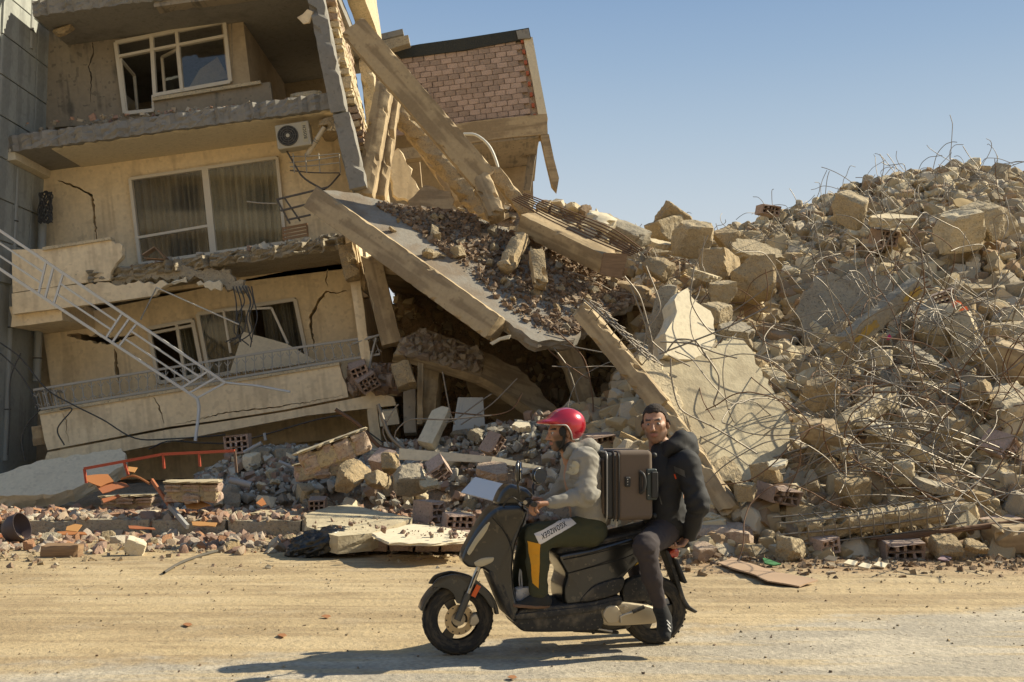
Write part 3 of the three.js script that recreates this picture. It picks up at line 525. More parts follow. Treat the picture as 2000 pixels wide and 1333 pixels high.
  solo('torn_curtain_rod', straight(at(305, 562, 17.3), at(466, 634, 17.0), .014, 6), flat(.5, .46, .38), 'thin pale rod slanting in front of the lower window', 'rod'); solo('thin_post', straight(at(305, 562, 17.3), at(274, 625, 17.2), .012, 6), flat(.3, .28, .24), 'thin short bar leaning behind the diagonal white fence', 'rod');
  // board leaning in the lower balcony
  planar('wall_board', [[448, 730], [474, 648], [560, 672], [618, 706], [560, 716]], at(520, 700, 18.2), V(.05, .15, 1), .04, M.plasterPale, { label: 'pale board leaning behind the railing of the lowest balcony', category: 'board', jitter: .004, parent: null });
  const crate = thing('wooden_crate', 'small broken wooden crate on the right end of the middle balcony', 'crate'); for (let i = 0; i < 4; i++) part('slat', bar(at(552, 447 + i * 7, 17.7), at(600, 438 + i * 7, 17.7), .02, .045), M.wood, crate); part('corner_post', bar(at(552, 444, 17.72), at(554, 472, 17.72), .03, .03), M.wood, crate); part('corner_post', bar(at(599, 436, 17.72), at(601, 462, 17.72), .03, .03), M.wood, crate);
  const bxm = thing('cardboard_box', 'small torn box tipped over on the middle balcony beside the window', 'box'); part('flap', bar(at(280, 500, 17.5), at(304, 484, 17.5), .2, .015), M.clayPale, bxm); part('side', bar(at(304, 484, 17.5), at(326, 506, 17.5), .2, .015), M.wood, bxm); part('bottom', bar(at(284, 506, 17.5), at(324, 508, 17.5), .2, .015), M.wood, bxm);
}
// white metal fence that fell diagonally across the balconies
{
  const f = thing('fallen_fence', 'pale grey metal fence panel fallen diagonally across the two lower balconies', 'fence'), m = flat(.56, .56, .54, { roughness: .45 }), D0 = 16.2, D1 = 16.9;
  const P = (t, k) => { const A = [[-40, 424], [440, 748]], C = [[-40, 500], [384, 778]]; const x = lerp(lerp(A[0][0], A[1][0], t), lerp(C[0][0], C[1][0], t), k), y = lerp(lerp(A[0][1], A[1][1], t), lerp(C[0][1], C[1][1], t), k); return at(x, y, lerp(D0, D1, t)); };
  const b = (t0, k0, t1, k1, w = .035) => part('bar', bar(P(t0, k0), P(t1, k1), w, w, V(0, 0, 1)), m, f);
  b(0, 0, 1, 0, .042); b(0, 1, 1, 1, .042);
  for (const [a, c] of [[0, .27], [.34, .58], [.64, .93]]) { b(a, .33, c, .33, .03); b(a, .66, c, .66, .03); }
  for (const t of [.27, .3, .34, .58, .61, .64, .93, .965, 1]) b(t, 0, t, 1, .032);
  part('post', tube([P(1, 1), at(388, 800, 16.9), at(381, 862, 16.8)], .028, 10, 7), m, f);
  part('rail_end', straight(P(1, 0), at(500, 754, 16.9), .02, 7), m, f); part('rail_end', straight(at(500, 754, 16.9), at(566, 766, 16.8), .022, 7), m, f);
}
// ---------------------------------------------------------------- fallen beams, columns and slabs
const PERP = V(.75, .66, 0);
beamBetween('diagonal_beam', at(689, 54, 16.9), at(946, 352, 17.3), .36, .47, PERP, M.cast, { label: 'long concrete beam lying diagonally against the sky, its upper end free', seed: 101, chip: .022, rough: .003, seg: .07 });
beamBetween('diagonal_beam_end', at(934, 336, 17.35), at(972, 428, 17.1), .4, .3, V(1, .2, 0), M.cast, { label: 'snapped lower end of the diagonal beam pointing down', seed: 103, chip: .07, rough: .02, seg: .07 });
beamBetween('bent_beam', at(960, 330, 17.7), at(1040, 430, 17.5), .3, .26, PERP, M.concreteTan, { label: 'cracked brown beam bending down right of the diagonal beam', seed: 104, chip: .06, rough: .02 });
beamBetween('sagging_beam', at(1030, 432, 17.4), at(1196, 512, 16.6), .55, .36, V(-.4, 1, .1), M.cast, { label: 'sagging beam with rusty reinforcement on top, its square end over the dark hollow', seed: 105, chip: .04, rough: .004, seg: .08 });
planar('wooden_end_board', [[1180, 494], [1226, 496], [1214, 545], [1172, 536]], at(1200, 510, 16.25), V(.1, -.05, 1), .08, M.wood, { label: 'brown timber-marked end face of the sagging beam', category: 'board', jitter: .006 });
// leaning broken columns between building and beam
beamBetween('leaning_column', at(752, 168, 18.6), at(712, 388, 17.6), .3, .34, V(1, .1, 0), M.cast, { label: 'leaning column under the upper end of the diagonal beam', category: 'column', seed: 107, chip: .05, rough: .006, seg: .08 });
beamBetween('leaning_column', at(772, 190, 19), at(742, 392, 18.1), .3, .22, V(1, .1, 0), M.cast, { label: 'thin column just right of the leaning column', category: 'column', seed: 108, chip: .05 });
beamBetween('leaning_column', at(724, 500, 17.5), at(766, 676, 17.2), .3, .36, V(1, -.2, 0), M.cast, { label: 'leaning column under the big slab beside the cracked lower wall', category: 'column', seed: 109, chip: .04 });
beamBetween('hanging_beam_stub', at(674, 480, 17.45), at(690, 548, 17.35), .3, .28, V(1, -.2, 0), M.concreteTan, { label: 'short beam stub hanging from the right end of the middle balcony', seed: 110, chip: .07, rough: .02 });
beamBetween('dark_beam', at(775, 215, 19.5), at(960, 430, 18.6), .4, .4, PERP, M.concreteTan, { label: 'rubble-covered broken beam in shade under the diagonal beam', seed: 112, chip: .12, rough: .05 });
beamBetween('rear_beam', at(800, 250, 21), at(900, 395, 20.4), .3, .3, PERP, M.cast, { label: 'cream beam fragment deep behind the diagonal beam', seed: 113, chip: .05 });
planar('wall_fragment', [[762, 300], [778, 290], [822, 375], [800, 392], [768, 380]], at(790, 340, 19.8), V(.3, .1, 1), .12, M.plaster, { label: 'cream wall fragment standing in the gap below the diagonal beam', category: 'wall piece', seed: 4 });
planar('wall_fragment', [[832, 362], [880, 372], [890, 420], [800, 425], [798, 392]], at(840, 400, 18.6), V(.1, .5, 1), .1, M.cast, { label: 'flat brown plate lying at the top of the big slab', category: 'wall piece', seed: 6 });
// the big slab: cast edge beam and deck with its cover of dirt
const SB0 = at(628, 372, 17.0), SB1 = at(985, 624, 15.4), SB2 = at(1110, 470, 17.9), SBN = SB1.clone().sub(SB0).cross(SB2.clone().sub(SB0)).normalize(); if (SBN.z < 0) SBN.negate();
const bigSlab = thing('fallen_floor_slab', 'huge floor slab tilted diagonally in the middle, its thick cast edge towards the street', 'slab');
{
  const dir = SB1.clone().sub(SB0).normalize(), down = SBN.clone().negate();
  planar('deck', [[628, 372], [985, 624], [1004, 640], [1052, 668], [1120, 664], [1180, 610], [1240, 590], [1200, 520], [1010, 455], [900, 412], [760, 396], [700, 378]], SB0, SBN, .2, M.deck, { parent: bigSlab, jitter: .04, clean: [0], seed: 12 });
  const A = at(617, 391, 16.95), Bp = at(972, 645, 15.35);
  beamBetween('edge_beam', A, Bp, .42, .42, V(.55, .83, .1), M.cast, { parent: bigSlab, seed: 115, chip: .02, rough: .003, seg: .07 });
  planar('broken_edge', [[985, 622], [1050, 658], [1056, 672], [1030, 664], [990, 644]], at(1010, 645, 15.38), V(-.2, .2, 1), .2, M.concreteTan, { parent: bigSlab, jitter: .05, seed: 3 });
  planar('flake', [[956, 670], [975, 660], [998, 655], [994, 662], [978, 664], [962, 674]], at(975, 664, 15.2), V(0, .1, 1), .04, M.plasterPale, { parent: bigSlab, jitter: .01 });
}
const lowSlab = thing('fallen_arched_slab', 'thin slab sagging in an arch over the dark hollow behind the helmet', 'slab');
{
  const P = at(880, 720, 16.8), N = V(-.12, .62, .6).normalize();
  const Pa = at(790, 700, 16.8), Na = V(.18, .55, .62).normalize(), Nb = V(.42, .5, .55).normalize();
  planar('near_half', [[768, 692], [800, 694], [938, 736], [950, 690], [900, 668], [820, 640], [786, 664]], Pa, Na, .2, M.cast, { parent: lowSlab, clean: [1], jitter: .03, seed: 5 });
  const joint = onPlane(938, 736, Pa, Na);
  planar('far_half', [[938, 736], [962, 748], [1058, 812], [1090, 800], [1010, 716], [950, 690]], joint, Nb, .2, M.cast, { parent: lowSlab, clean: [1], jitter: .04, seed: 6 });
}
beamBetween('beam_stub', at(782, 712, 16.6), at(796, 760, 16.5), .45, .33, V(1, -.15, 0), M.concreteTan, { label: 'square beam stub hanging at the left end of the arched slab', seed: 117, chip: .04, rough: .015 });
beamBetween('hollow_column', at(845, 690, 17.6), at(832, 830, 17.3), .3, .4, V(1, 0, .2), M.cast, { label: 'thick column standing in the dark hollow under the arched slab', category: 'column', seed: 119 });
beamBetween('hollow_column', at(800, 750, 17.2), at(802, 850, 17), .25, .22, V(1, 0, 0), M.plasterDirty, { label: 'short pale column left in the dark hollow', category: 'column', seed: 120 });
beamBetween('hollow_column', at(1100, 660, 17.6), at(1152, 812, 17.2), .3, .36, V(1, -.3, 0), M.cast, { label: 'leaning column in the dark hollow right of the helmet', category: 'column', seed: 121, chip: .04 });
beamBetween('post_in_hollow', at(822, 705, 17), at(820, 830, 16.8), .1, .1, V(1, 0, 0), M.cast, { label: 'slim post in the dark hollow', category: 'post', seed: 122, chip: .01 });
planar('ceiling_plate', [[905, 715], [975, 740], [1060, 830], [990, 840], [930, 800]], at(960, 780, 18.3), V(-.2, -.1, 1), .15, M.cast, { label: 'slab standing on edge at the back of the hollow', category: 'slab', seed: 21 });
beamBetween('pale_beam', at(866, 800, 16.0), at(832, 872, 15.6), .2, .28, V(1, .3, 0), M.plasterPale, { label: 'pale plastered beam leaning in front of the hollow', seed: 123, chip: .04 });
{ const s = thing('ribbed_panel', 'white ribbed radiator panel leaning in the hollow', 'panel'), m = flat(.5, .47, .40, { roughness: .6 }), r = V(1, .1, 0); for (let i = 0; i < 11; i++) { const x = 884 + i * 6.2; part('rib', bar(at(898 + i * 4.2, 778, 16.6), at(x, 862, 16.2), .05, .045), m, s); } }
// the two pieces in front on the right: edge beam with reinforcement and the broad plastered wall slab
const wallN = V(.22, .5, .72).normalize(), wallP = at(1420, 830, 12.9);
const wallSlab = thing('fallen_wall_slab', 'broad pale plastered wall slab leaning on the rubble behind the passenger', 'slab');
{
  planar('plaster_face', [[1252, 688], [1300, 706], [1345, 702], [1400, 680], [1432, 656], [1456, 668], [1490, 726], [1528, 790], [1545, 838], [1540, 880], [1514, 906], [1490, 934], [1440, 938], [1390, 930], [1340, 870], [1290, 800]], wallP, wallN, .16, M.slabDust, { parent: wallSlab, jitter: .035, step: .07, seed: 31, dent: .03 });
  // band of broken concrete along the edge, standing proud
  planar('rough_band', [[1254, 684], [1288, 700], [1312, 752], [1345, 830], [1372, 905], [1352, 902], [1300, 812], [1262, 770]], wallP.clone().addScaledVector(wallN, .07), wallN, .12, M.concretePale, { parent: wallSlab, jitter: .06, step: .06, seed: 33, dent: .12 });
  beamBetween('edge_beam', at(1136, 606, 13.6), at(1298, 800, 12.75), .34, .26, V(.8, .6, .3), M.cast, { parent: wallSlab, seed: 131, chip: .04, rough: .006, seg: .07 });
  beamBetween('edge_beam', at(1290, 790, 12.85), at(1432, 1004, 12.0), .32, .24, V(.8, .6, .3), M.cast, { parent: wallSlab, seed: 132, chip: .05, rough: .01, seg: .07 });
  planar('broken_corner', [[1374, 905], [1418, 890], [1450, 928], [1440, 950], [1412, 940]], at(1415, 920, 12.3), wallN, .2, M.concrete, { parent: wallSlab, jitter: .05, seed: 35 });
  // stirrups and bars laid bare at the top of the edge beam
  for (let i = 0; i < 9; i++) { const t = i / 8, x = lerp(1142, 1262, t), y = lerp(590, 706, t); part('stirrup', tube([at(x - 8, y + 8, 13.3 - t * .5), at(x + 4, y - 6, 13.2 - t * .5), at(x + 34, y + 8, 13.3 - t * .5)], .008, 8, 5, .1), M.rebar, wallSlab); }
  for (const o of [0, 12, 26]) part('long_bar', tube([at(1140 + o, 586 + o * .3, 13.3), at(1200 + o, 640 + o * .5, 13.0), at(1268 + o, 704 + o * .4, 12.8)], .012, 12, 5), M.rebar, wallSlab);
}
planar('standing_slab', [[1298, 694], [1306, 640], [1322, 605], [1318, 585], [1344, 562], [1360, 590], [1388, 608], [1396, 650], [1388, 690], [1340, 702]], at(1345, 640, 13.6), V(.42, .36, .7), .3, M.plasterPale, { label: 'bright upright slab fragment with vertical scars, standing behind the broad wall slab', seed: 41, jitter: .04, dent: .03 });
planar('standing_slab', [[1262, 700], [1270, 620], [1292, 560], [1322, 560], [1318, 620], [1300, 694]], at(1290, 640, 14.2), V(-.2, .1, 1), .25, M.concreteGrey, { label: 'dark grey slab side left of the bright upright fragment', seed: 42, jitter: .06 });
planar('grey_slab', [[1558, 600], [1600, 542], [1680, 530], [1738, 540], [1758, 580], [1730, 640], [1650, 660], [1572, 668]], at(1650, 600, 16.6), V(-.05, .3, 1), .3, M.concreteGrey, { label: 'large grey slab standing in shade left of the yellow-stained post', seed: 43, jitter: .06, dent: .05 });
{
  const p = thing('fallen_post', 'square concrete post with yellow paint patches lying slanted on the right pile', 'post');
  const A = at(1648, 672, 15.0), C = at(1796, 556, 15.3);
  beamBetween('shaft', A, C, .3, .27, V(-.5, .8, .2), M.concreteGrey, { parent: p, seed: 141, chip: .03, rough: .01, seg: .08 });
  const ym = std({ map: stainTex(256, .6, [.42, .26, .05], [.25, .21, .15], 144, 1), roughness: .9 }), up = V(-.5, .8, .2);
  const N = at(1720, 615, 14.8).sub(at(1720, 615, 15.2)).normalize();
  for (const [t0, t1, seed] of [[.06, .36, 2], [.70, .93, 3]]) { const a = A.clone().lerp(C, t0), b = A.clone().lerp(C, t1), L = a.distanceTo(b); const m = part('paint_patch', slabGeo([[-L / 2, -.05], [L / 2, -.06], [L / 2, .04], [0, .06], [-L / 2, .03]], .004, { jitter: .02, step: .05, layers: 1, seed }), ym, p); const x = C.clone().sub(A).normalize(), z = x.clone().cross(up).normalize(); frame(m, a.clone().add(b).multiplyScalar(.5).addScaledVector(z, .162), x, up); }
  for (let i = 0; i < 4; i++) part('bar_end', straight(at(1786 + i * 6, 552 + i * 7, 15.3), at(1812 + i * 3, 540 + i * 9, 15.3), .011, 5), M.rebarRust, p);
}
beamBetween('ledge_slab', at(1735, 528, 18.8), at(2010, 522, 18.6), 1.5, .22, V(0, 1, .1), M.castGrey, { label: 'long horizontal floor slab sticking out of the right pile', category: 'slab', seed: 151, chip: .06, rough: .02 });
planar('wall_piece', [[1880, 512], [1990, 505], [1988, 590], [1930, 586], [1880, 584]], at(1930, 550, 18.4), V(-.1, .1, 1), .2, M.cast, { label: 'dusty wall piece under the ledge at the right edge', category: 'wall piece', seed: 45 });
{ const p = [[1880, 547], [1896, 550], [1908, 560], [1912, 580]].map(([x, y]) => at(x, y, 18.1)); solo('elbow_pipe', tube(p, .045, 16, 8, .3), flat(.25, .19, .12, { roughness: .7 }), 'short brown elbow pipe on the wall piece under the ledge', 'pipe'); }
for (const [name, A, C, w, h, up, mat, label, seed] of [
  ['concrete_block', at(1816, 668, 15.4), at(1862, 612, 15.6), .55, .5, V(-.4, 1, .3), M.concretePale, 'big broken block right below the yellow-stained post', 161],
  ['concrete_block', at(1868, 620, 15.2), at(1912, 708, 14.9), .4, .38, V(.8, .4, .4), M.concretePale, 'tall pale block leaning with shadow stripes of wires across it', 162],
  ['concrete_block', at(1930, 690, 14.4), at(2012, 722, 14.2), .5, .5, V(0, 1, .3), M.cast, 'square cast block with bars sticking out at the right edge', 163],
  ['concrete_block', at(1930, 652, 15.5), at(2015, 648, 15.5), .5, .3, V(0, 1, .2), M.concrete, 'flat beam piece at the right edge above the square cast block', 164],
  ['concrete_beam', at(1930, 800, 13.6), at(2020, 780, 13.6), .8, .32, V(0, 1, .4), M.concretePale, 'thick pale slab end at the right edge low on the pile', 165],
  ['concrete_beam', at(1640, 840, 13.4), at(1740, 770, 14), .3, .26, V(-.3, 1, .2), M.concretePale, 'pale beam half buried among wires low on the right pile', 166],
  ['concrete_beam', at(1680, 820, 13.3), at(1740, 850, 13.1), .35, .14, V(.2, 1, .4), M.plasterPale, 'tilted pale plate below the half buried beam', 167],
  ['flat_block', at(1930, 1046, 11.6), at(2020, 1044, 11.6), .5, .3, V(0, 1, .2), M.cast, 'clean cut block lying on the street edge at the right border', 168],
  ['concrete_block', at(1340, 1040, 11.9), at(1470, 1052, 11.7), .4, .24, V(0, 1, .2), M.clayPale, 'long piece of brick masonry on the ground behind the scooter', 169],
  ['slab_piece', at(1150, 420, 17.2), at(1196, 444, 17), .35, .22, V(-.2, 1, .5), M.plasterPale, 'bright tilted slab piece above the sagging beam', 170],
  ['slab_piece', at(1170, 430, 18.2), at(1262, 470, 17.6), .4, .26, V(-.2, 1, .3), M.concreteGrey, 'grey slab piece on the crest right of the bright slab piece', 171],
  ['concrete_beam', at(1160, 548, 17.3), at(1268, 580, 17), .3, .26, V(0, 1, .3), M.cast, 'shaded beam lying below the timber-marked beam end', 172],
  ['fallen_stub', at(1020, 462, 16.9), at(986, 528, 16.3), .25, .26, V(1, .4, 0), M.concreteTan, 'short orange-marked stub standing on the big slab', 173],
  ['fallen_stub', at(1046, 488, 16.4), at(1056, 560, 16.0), .22, .24, V(1, -.2, 0), M.concreteTan, 'broken stub with bare bars standing beside the orange-marked stub', 174],
]) beamBetween(name, A, C, w, h, up, mat, { label, category: name.includes('beam') ? 'beam' : name.includes('slab') ? 'slab' : 'block', seed, chip: .06, rough: .02, seg: .08 });
// column with its reinforcement cage bared, lying along the street edge
{
  const c = thing('caged_column', 'fallen column with its cage of reinforcement laid bare along the street edge', 'column'), A = at(1560, 1036, 11.5), C = at(1838, 1000, 11.5), d = C.clone().sub(A), L = d.length();
  part('core', blockGeo(L, .22, .26, .06, .07, 181, .03), M.concrete, c).position.set(0, 0, 0);
  const X = d.clone().normalize();
  for (const [y, z] of [[.13, .15], [-.13, .15], [0, .155], [.135, -.1]]) part('long_bar', tube([V(-L / 2 - .25, y + .02, z), V(-L / 4, y, z + .01), V(L / 4, y - .01, z), V(L / 2 + .2, y + .03, z + .04)], .011, 16, 5), M.rebar, c);
  for (let i = 0; i < 11; i++) { const x = lerp(-L / 2 + .06, L / 2 - .1, i / 10) + .02 * Math.sin(i * 7), k = .03 * Math.sin(i * 3); part('stirrup', tube([V(x + k, .15, -.14), V(x + k, .155, .17), V(x, -.155, .165), V(x, -.15, -.1)], .008, 12, 5, .05), M.rebar, c); }
  frame(c, A.clone().add(C).multiplyScalar(.5), d, V(0, 1, .15));
}
// bundle of rusty bars lying along the right street edge: each bar its own thing
{ const r = rng(61); for (let i = 0; i < 9; i++) { const a = at(1700 + 40 * r(), 1052 + 8 * r(), 11.3), b = at(2020, 1012 + 10 * r() - i, 11.6); solo('rusty_bar', tube([a, a.clone().lerp(b, .35).add(V(0, .02 * r(), .05)), a.clone().lerp(b, .7), b], .012, 14, 5), M.rebarRust, 'long rusty bar in the bundle lying at the foot of the right pile', 'rebar', 'bundle of rusty bars on the street edge'); } }
// slabs and masonry pieces at the foot of the building on the left and in the middle
planar('plaster_slab', [[-20, 932], [70, 902], [236, 876], [244, 892], [238, 912], [200, 932], [160, 948], [120, 962], [70, 968], [-20, 972]], at(100, 935, 15.1), V(.06, .78, .6), .24, M.plasterPale, { label: 'large pale plastered slab lying tilted on the pavement at the left edge', seed: 51, jitter: .03, step: .08 });
planar('floor_plate', [[596, 1006], [640, 990], [680, 986], [806, 1012], [726, 1042], [660, 1048], [600, 1030]], onGround(700, 1016, .35), V(.02, 1, .1), .2, M.slabDust, { label: 'flat pale plate lying on the road edge in the middle, bag on its left end', seed: 52, jitter: .02 });
const brickPlate = thing('masonry_plate', 'flat piece of brick wall, plaster side up, in front of the scooter wheel', 'masonry');
planar('plaster_face', [[726, 1042], [806, 1024], [862, 1030], [930, 1044], [924, 1056], [840, 1062], [760, 1060]], onGround(830, 1045, .27), V(.02, 1, .05), .03, M.plasterPale, { parent: brickPlate, seed: 53, jitter: .02 });
{ const O = onGround(830, 1062, .13); for (let i = 0; i < 5; i++) { const m = part('brick', blockGeo(.27, .19, .24, .06, .03, 190 + i, .012), M.clay[i % 3], brickPlate); m.position.set(O.x - .56 + i * .29, .13, O.z - .06 - (i % 2) * .03); m.rotation.y = .06 * Math.sin(i * 4); }
  for (let i = 0; i < 5; i++) { const m = part('brick', blockGeo(.27, .19, .3, .08, .03, 197 + i, .012), M.clay[(i + 1) % 3], brickPlate); m.position.set(O.x - .5 + i * .29, .13, O.z - .36); } }
function masonry(px, py, h, w, ht, d, cols, rows, label, seed, turn = 0, tilt = 0) {    // lump of brick wall with a coat of plaster on top
  const t = thing('masonry_lump', label, 'masonry'); t.position.copy(onGround(px, py, h)); t.rotation.set(0, turn, tilt); const r = rng(seed);
  part('plaster_coat', slabGeo([[-w / 2, -d / 2], [w / 2, -d / 2], [w / 2 - .03, d / 2], [-w / 2, d / 2]], .03, { seed, jitter: .05, step: .07 }).rotateX(-Math.PI / 2), M.slabDust, t).position.y = ht + .016;
  for (let i = 0; i < cols; i++) for (let j = 0; j < rows; j++) { const m = part('brick', blockGeo(w / cols - .006, ht / rows - .008, d - .02 - .1 * r(), .05, .045, seed * 3 + i + j * 7, .02), r() < .5 ? M.clay[Math.floor(r() * 3)] : M.clayPale, t); m.position.set(-w / 2 + (i + .5) * w / cols, (j + .5) * ht / rows, (r() - .5) * .1); m.rotation.set((r() - .5) * .04, (r() - .5) * .1, (r() - .5) * .04);
    for (let k = 0; k < 2; k++) { const g = part('rib', blockGeo(w / cols - .03, .035, .03, .05, .012, k + i * 3, .006), M.clayPale, t); g.position.set(m.position.x, m.position.y + (k - .5) * ht / rows * .45, m.position.z + d / 2 - .03); } }
  part('mortar', blockGeo(w - .06, ht - .04, d * .8, .08, .03, seed, .02), M.concrete, t).position.y = ht / 2;
}
masonry(378, 982, .42, .72, .27, .45, 3, 2, 'stepped lump of brick wall with a pale top, standing under the red frame', 211, .1);
masonry(258, 1000, .22, .8, .22, .42, 3, 2, 'ribbed lump of brick wall on the pavement left of the stepped lump', 212, -.1, .04);
masonry(550, 1042, 0, .75, .24, .45, 3, 1, 'plastered wall lump on the road edge left of the black bag', 213, -.12, -.06);
masonry(678, 1078, 0, .4, .2, .3, 2, 1, 'small square wall lump in front of the flat pale plate', 214, .05);
masonry(662, 905, 1.0, .9, .28, .3, 4, 1, 'row of grey bricks still joined, high on the shaded heap below the balcony', 215, .25, .35);
masonry(632, 935, .7, .8, .24, .3, 3, 1, 'brown brick row tilted in the shaded heap', 216, .1, .15);
// boards and panels
planar('pale_board', [[780, 876], [962, 892], [958, 904], [778, 898]], at(870, 890, 14.2), V(-.05, .25, 1), .02, M.plasterPale, { label: 'long pale board lying across the rubble left of the rider', category: 'board', jitter: 0, layers: 1 });
planar('pale_board', [[962, 892], [1062, 912], [1060, 918], [958, 904]], at(1000, 904, 14.1), V(.15, .4, 1), .02, M.plasterPale, { label: 'bent end of the pale board reaching towards the rider', category: 'board', jitter: 0, layers: 1 });
planar('white_sheet', [[900, 962], [928, 932], [1002, 950], [984, 984]], at(945, 958, 12.6), V(.12, .75, .6), .015, flat(.60, .60, .60, { roughness: .5 }), { label: 'smooth white panel lying on the rubble behind the handlebar', category: 'panel', jitter: 0, layers: 1 });
planar('cardboard_sheet', [[1402, 1096], [1430, 1088], [1490, 1106], [1520, 1122], [1598, 1136], [1562, 1148], [1500, 1138], [1450, 1118]], onGround(1500, 1120, .04), V(0, 1, .04), .012, flat(.40, .27, .17), { label: 'flattened brown cardboard sheet on the dust behind the scooter', category: 'cardboard', jitter: .012, layers: 1, dent: .08 });

// added slab that darkens the hollow, and added wall that shades the grey building
{ const m = solo('added_shade_slab', blockGeo(5.2, .22, 4.2, .4, .03, 301, .01), M.cast, 'floor slab jammed level in the dark above the hollow', 'slab'); m.position.set(.1, 4.0, -19.6); m.rotation.set(.04, .05, -.12); }
{ const m = solo('added_wall_piece', blockGeo(.2, 4.2, 4.2, .4, .04, 303, .01), M.plaster, 'inner wall edge standing behind the leaning column at the torn building end', 'wall piece'); m.position.set(-2.62, 2.9, -19.6); m.rotation.z = .137; }
// broken pieces of plaster hanging at the top
planar('hanging_plaster', [[580, 34], [600, 18], [610, 22], [602, 44], [592, 46]], at(595, 30, 17.4), V(-.3, -.1, 1), .05, M.plaster, { label: 'broken plaster flake dangling at the top of the torn building end', category: 'plaster', jitter: .02 });
[[118, 36, 52, 'jagged ceiling lump in the upper left corner of the top floor'], [142, 22, 48, 'second ceiling lump hanging beside the jagged one at top left'], [126, 58, 36, 'small ceiling lump wedged against the grey wall at top left']].forEach(([x, y, w, label], i) => { const m = solo('ceiling_lump', chunkGeo(640 + i, .5, .22, .4, 6, 8, .12), M.concreteTan, label, 'rubble chunk'); m.position.copy(at(x, y, 18.2)); m.rotation.set(.4, i * 2, .2 - i * .3); m.scale.setScalar(w / 100); });
// ---------------------------------------------------------------- loose rubble: lumps, hollow bricks, crumbs, reinforcement bars
// hollow clay brick with real channels, length along z
function hollowBrickGeo(w = .19, h = .19, l = .29, cols = 3, rows = 2, seed = 1) {
  const s = new THREE.Shape([[-w / 2, -h / 2], [w / 2, -h / 2], [w / 2, h / 2], [-w / 2, h / 2]].map(p => new THREE.Vector2(...p))), t = .02, cw = (w - t * (cols + 1)) / cols, ch = (h - t * (rows + 1)) / rows;
  for (let i = 0; i < cols; i++) for (let j = 0; j < rows; j++) { const x = -w / 2 + t + i * (cw + t), y = -h / 2 + t + j * (ch + t); s.holes.push(new THREE.Path([[x, y], [x, y + ch], [x + cw, y + ch], [x + cw, y]].map(p => new THREE.Vector2(...p)))); }
  const g = new THREE.ExtrudeGeometry(s, { depth: l, bevelEnabled: false, steps: 3 }).translate(0, 0, -l / 2);
  warp(g, v => { const e = v.z > l * .45 ? 1 : 0; v.x += .006 * n3(v.x * 20, v.y * 20, v.z * 9 + seed); v.y += .006 * n3(v.x * 18 + seed, v.y * 20, v.z * 9); v.z += e * .05 * n3(v.x * 14 + seed, v.y * 14, seed); });
  return boxUV(creased(g, .4));
}
const HB = [hollowBrickGeo(.19, .135, .26, 3, 2, 1), hollowBrickGeo(.24, .19, .26, 4, 3, 2), hollowBrickGeo(.2, .19, .22, 2, 3, 3), hollowBrickGeo(.26, .13, .24, 4, 2, 4)];
function hollow(px, py, D, k, rot, label, s = 1, y) { const m = solo('hollow_brick', HB[k], M.clay[(k + px) % 3], label, 'brick', 'hollow clay bricks'); m.position.copy(y === undefined ? at(px, py, D) : onGround(px, py, y)); m.rotation.set(...rot); m.scale.setScalar(s); return m; }
hollow(895, 1018, 12.3, 3, [.0, .25, -.08], 'hollow brick with open channels on the flat masonry in front of the wheel', 1.35);
hollow(838, 1000, 12.6, 2, [.1, .9, -.12], 'upright hollow brick with a pale plaster side beside the flat plates', 1.4);
hollow(857, 916, 13.8, 2, [.5, .3, .5], 'hollow brick under the long pale board, tilted on the heap', 1.25);
hollow(465, 868, 16.3, 1, [0, .1, .1], 'brick full of square channels lying highest on the shaded heap', 1.6);
hollow(962, 868, 14.4, 3, [.2, .6, .9], 'dark hollow brick standing on the gravel heap left of the rider', 1.2);
hollow(1170, 862, 14.2, 3, [.1, .2, .05], 'broken hollow brick lying above the suitcase', 1.5);
hollow(1726, 464, 18.6, 1, [.3, .2, -.1], 'hollow brick with channels facing out, high on the right pile', 1.5);
hollow(1500, 412, 20.5, 3, [.1, .2, -.15], 'small hollow brick on the skyline of the right pile', 1.5);
hollow(1846, 585, 15.9, 1, [.2, -.4, .4], 'rounded hollow brick above the orange cloth', 1.4);
hollow(1950, 875, 12.9, 1, [.3, .5, .7], 'hollow brick caught in wires at the right edge', 1.4);
hollow(1520, 965, 12, 3, [.2, .4, -.25], 'ribbed brick at the foot of the broad wall slab', 1.5);
hollow(1606, 1062, 11.4, 0, [.1, .3, .1], 'hollow brick half under the caged column, left part', 1.3);
hollow(1760, 1072, 11.3, 3, [.1, -.1, .05], 'hollow brick half under the caged column, right part', 1.6);
hollow(1960, 1030, 11.8, 3, [.1, .2, .1], 'brick under the bundle of rusty bars at the right edge', 1.5);
hollow(620, 985, 13.9, 0, [.1, .1, 0], 'small hollow brick at the foot of the shaded heap near the kerb end', 1.2);
hollow(752, 905, 14.6, 2, [.3, 1.0, .4], 'broken hollow brick between the two rough lumps left of the pale board', 1.5);
hollow(716, 745, 17.3, 1, [.3, .4, .5], 'hollow brick spilled on the end of the lowest balcony', 1.4);
hollow(700, 722, 17.4, 0, [.3, .2, .3], 'brick lying against the torn parapet end', 1.6);
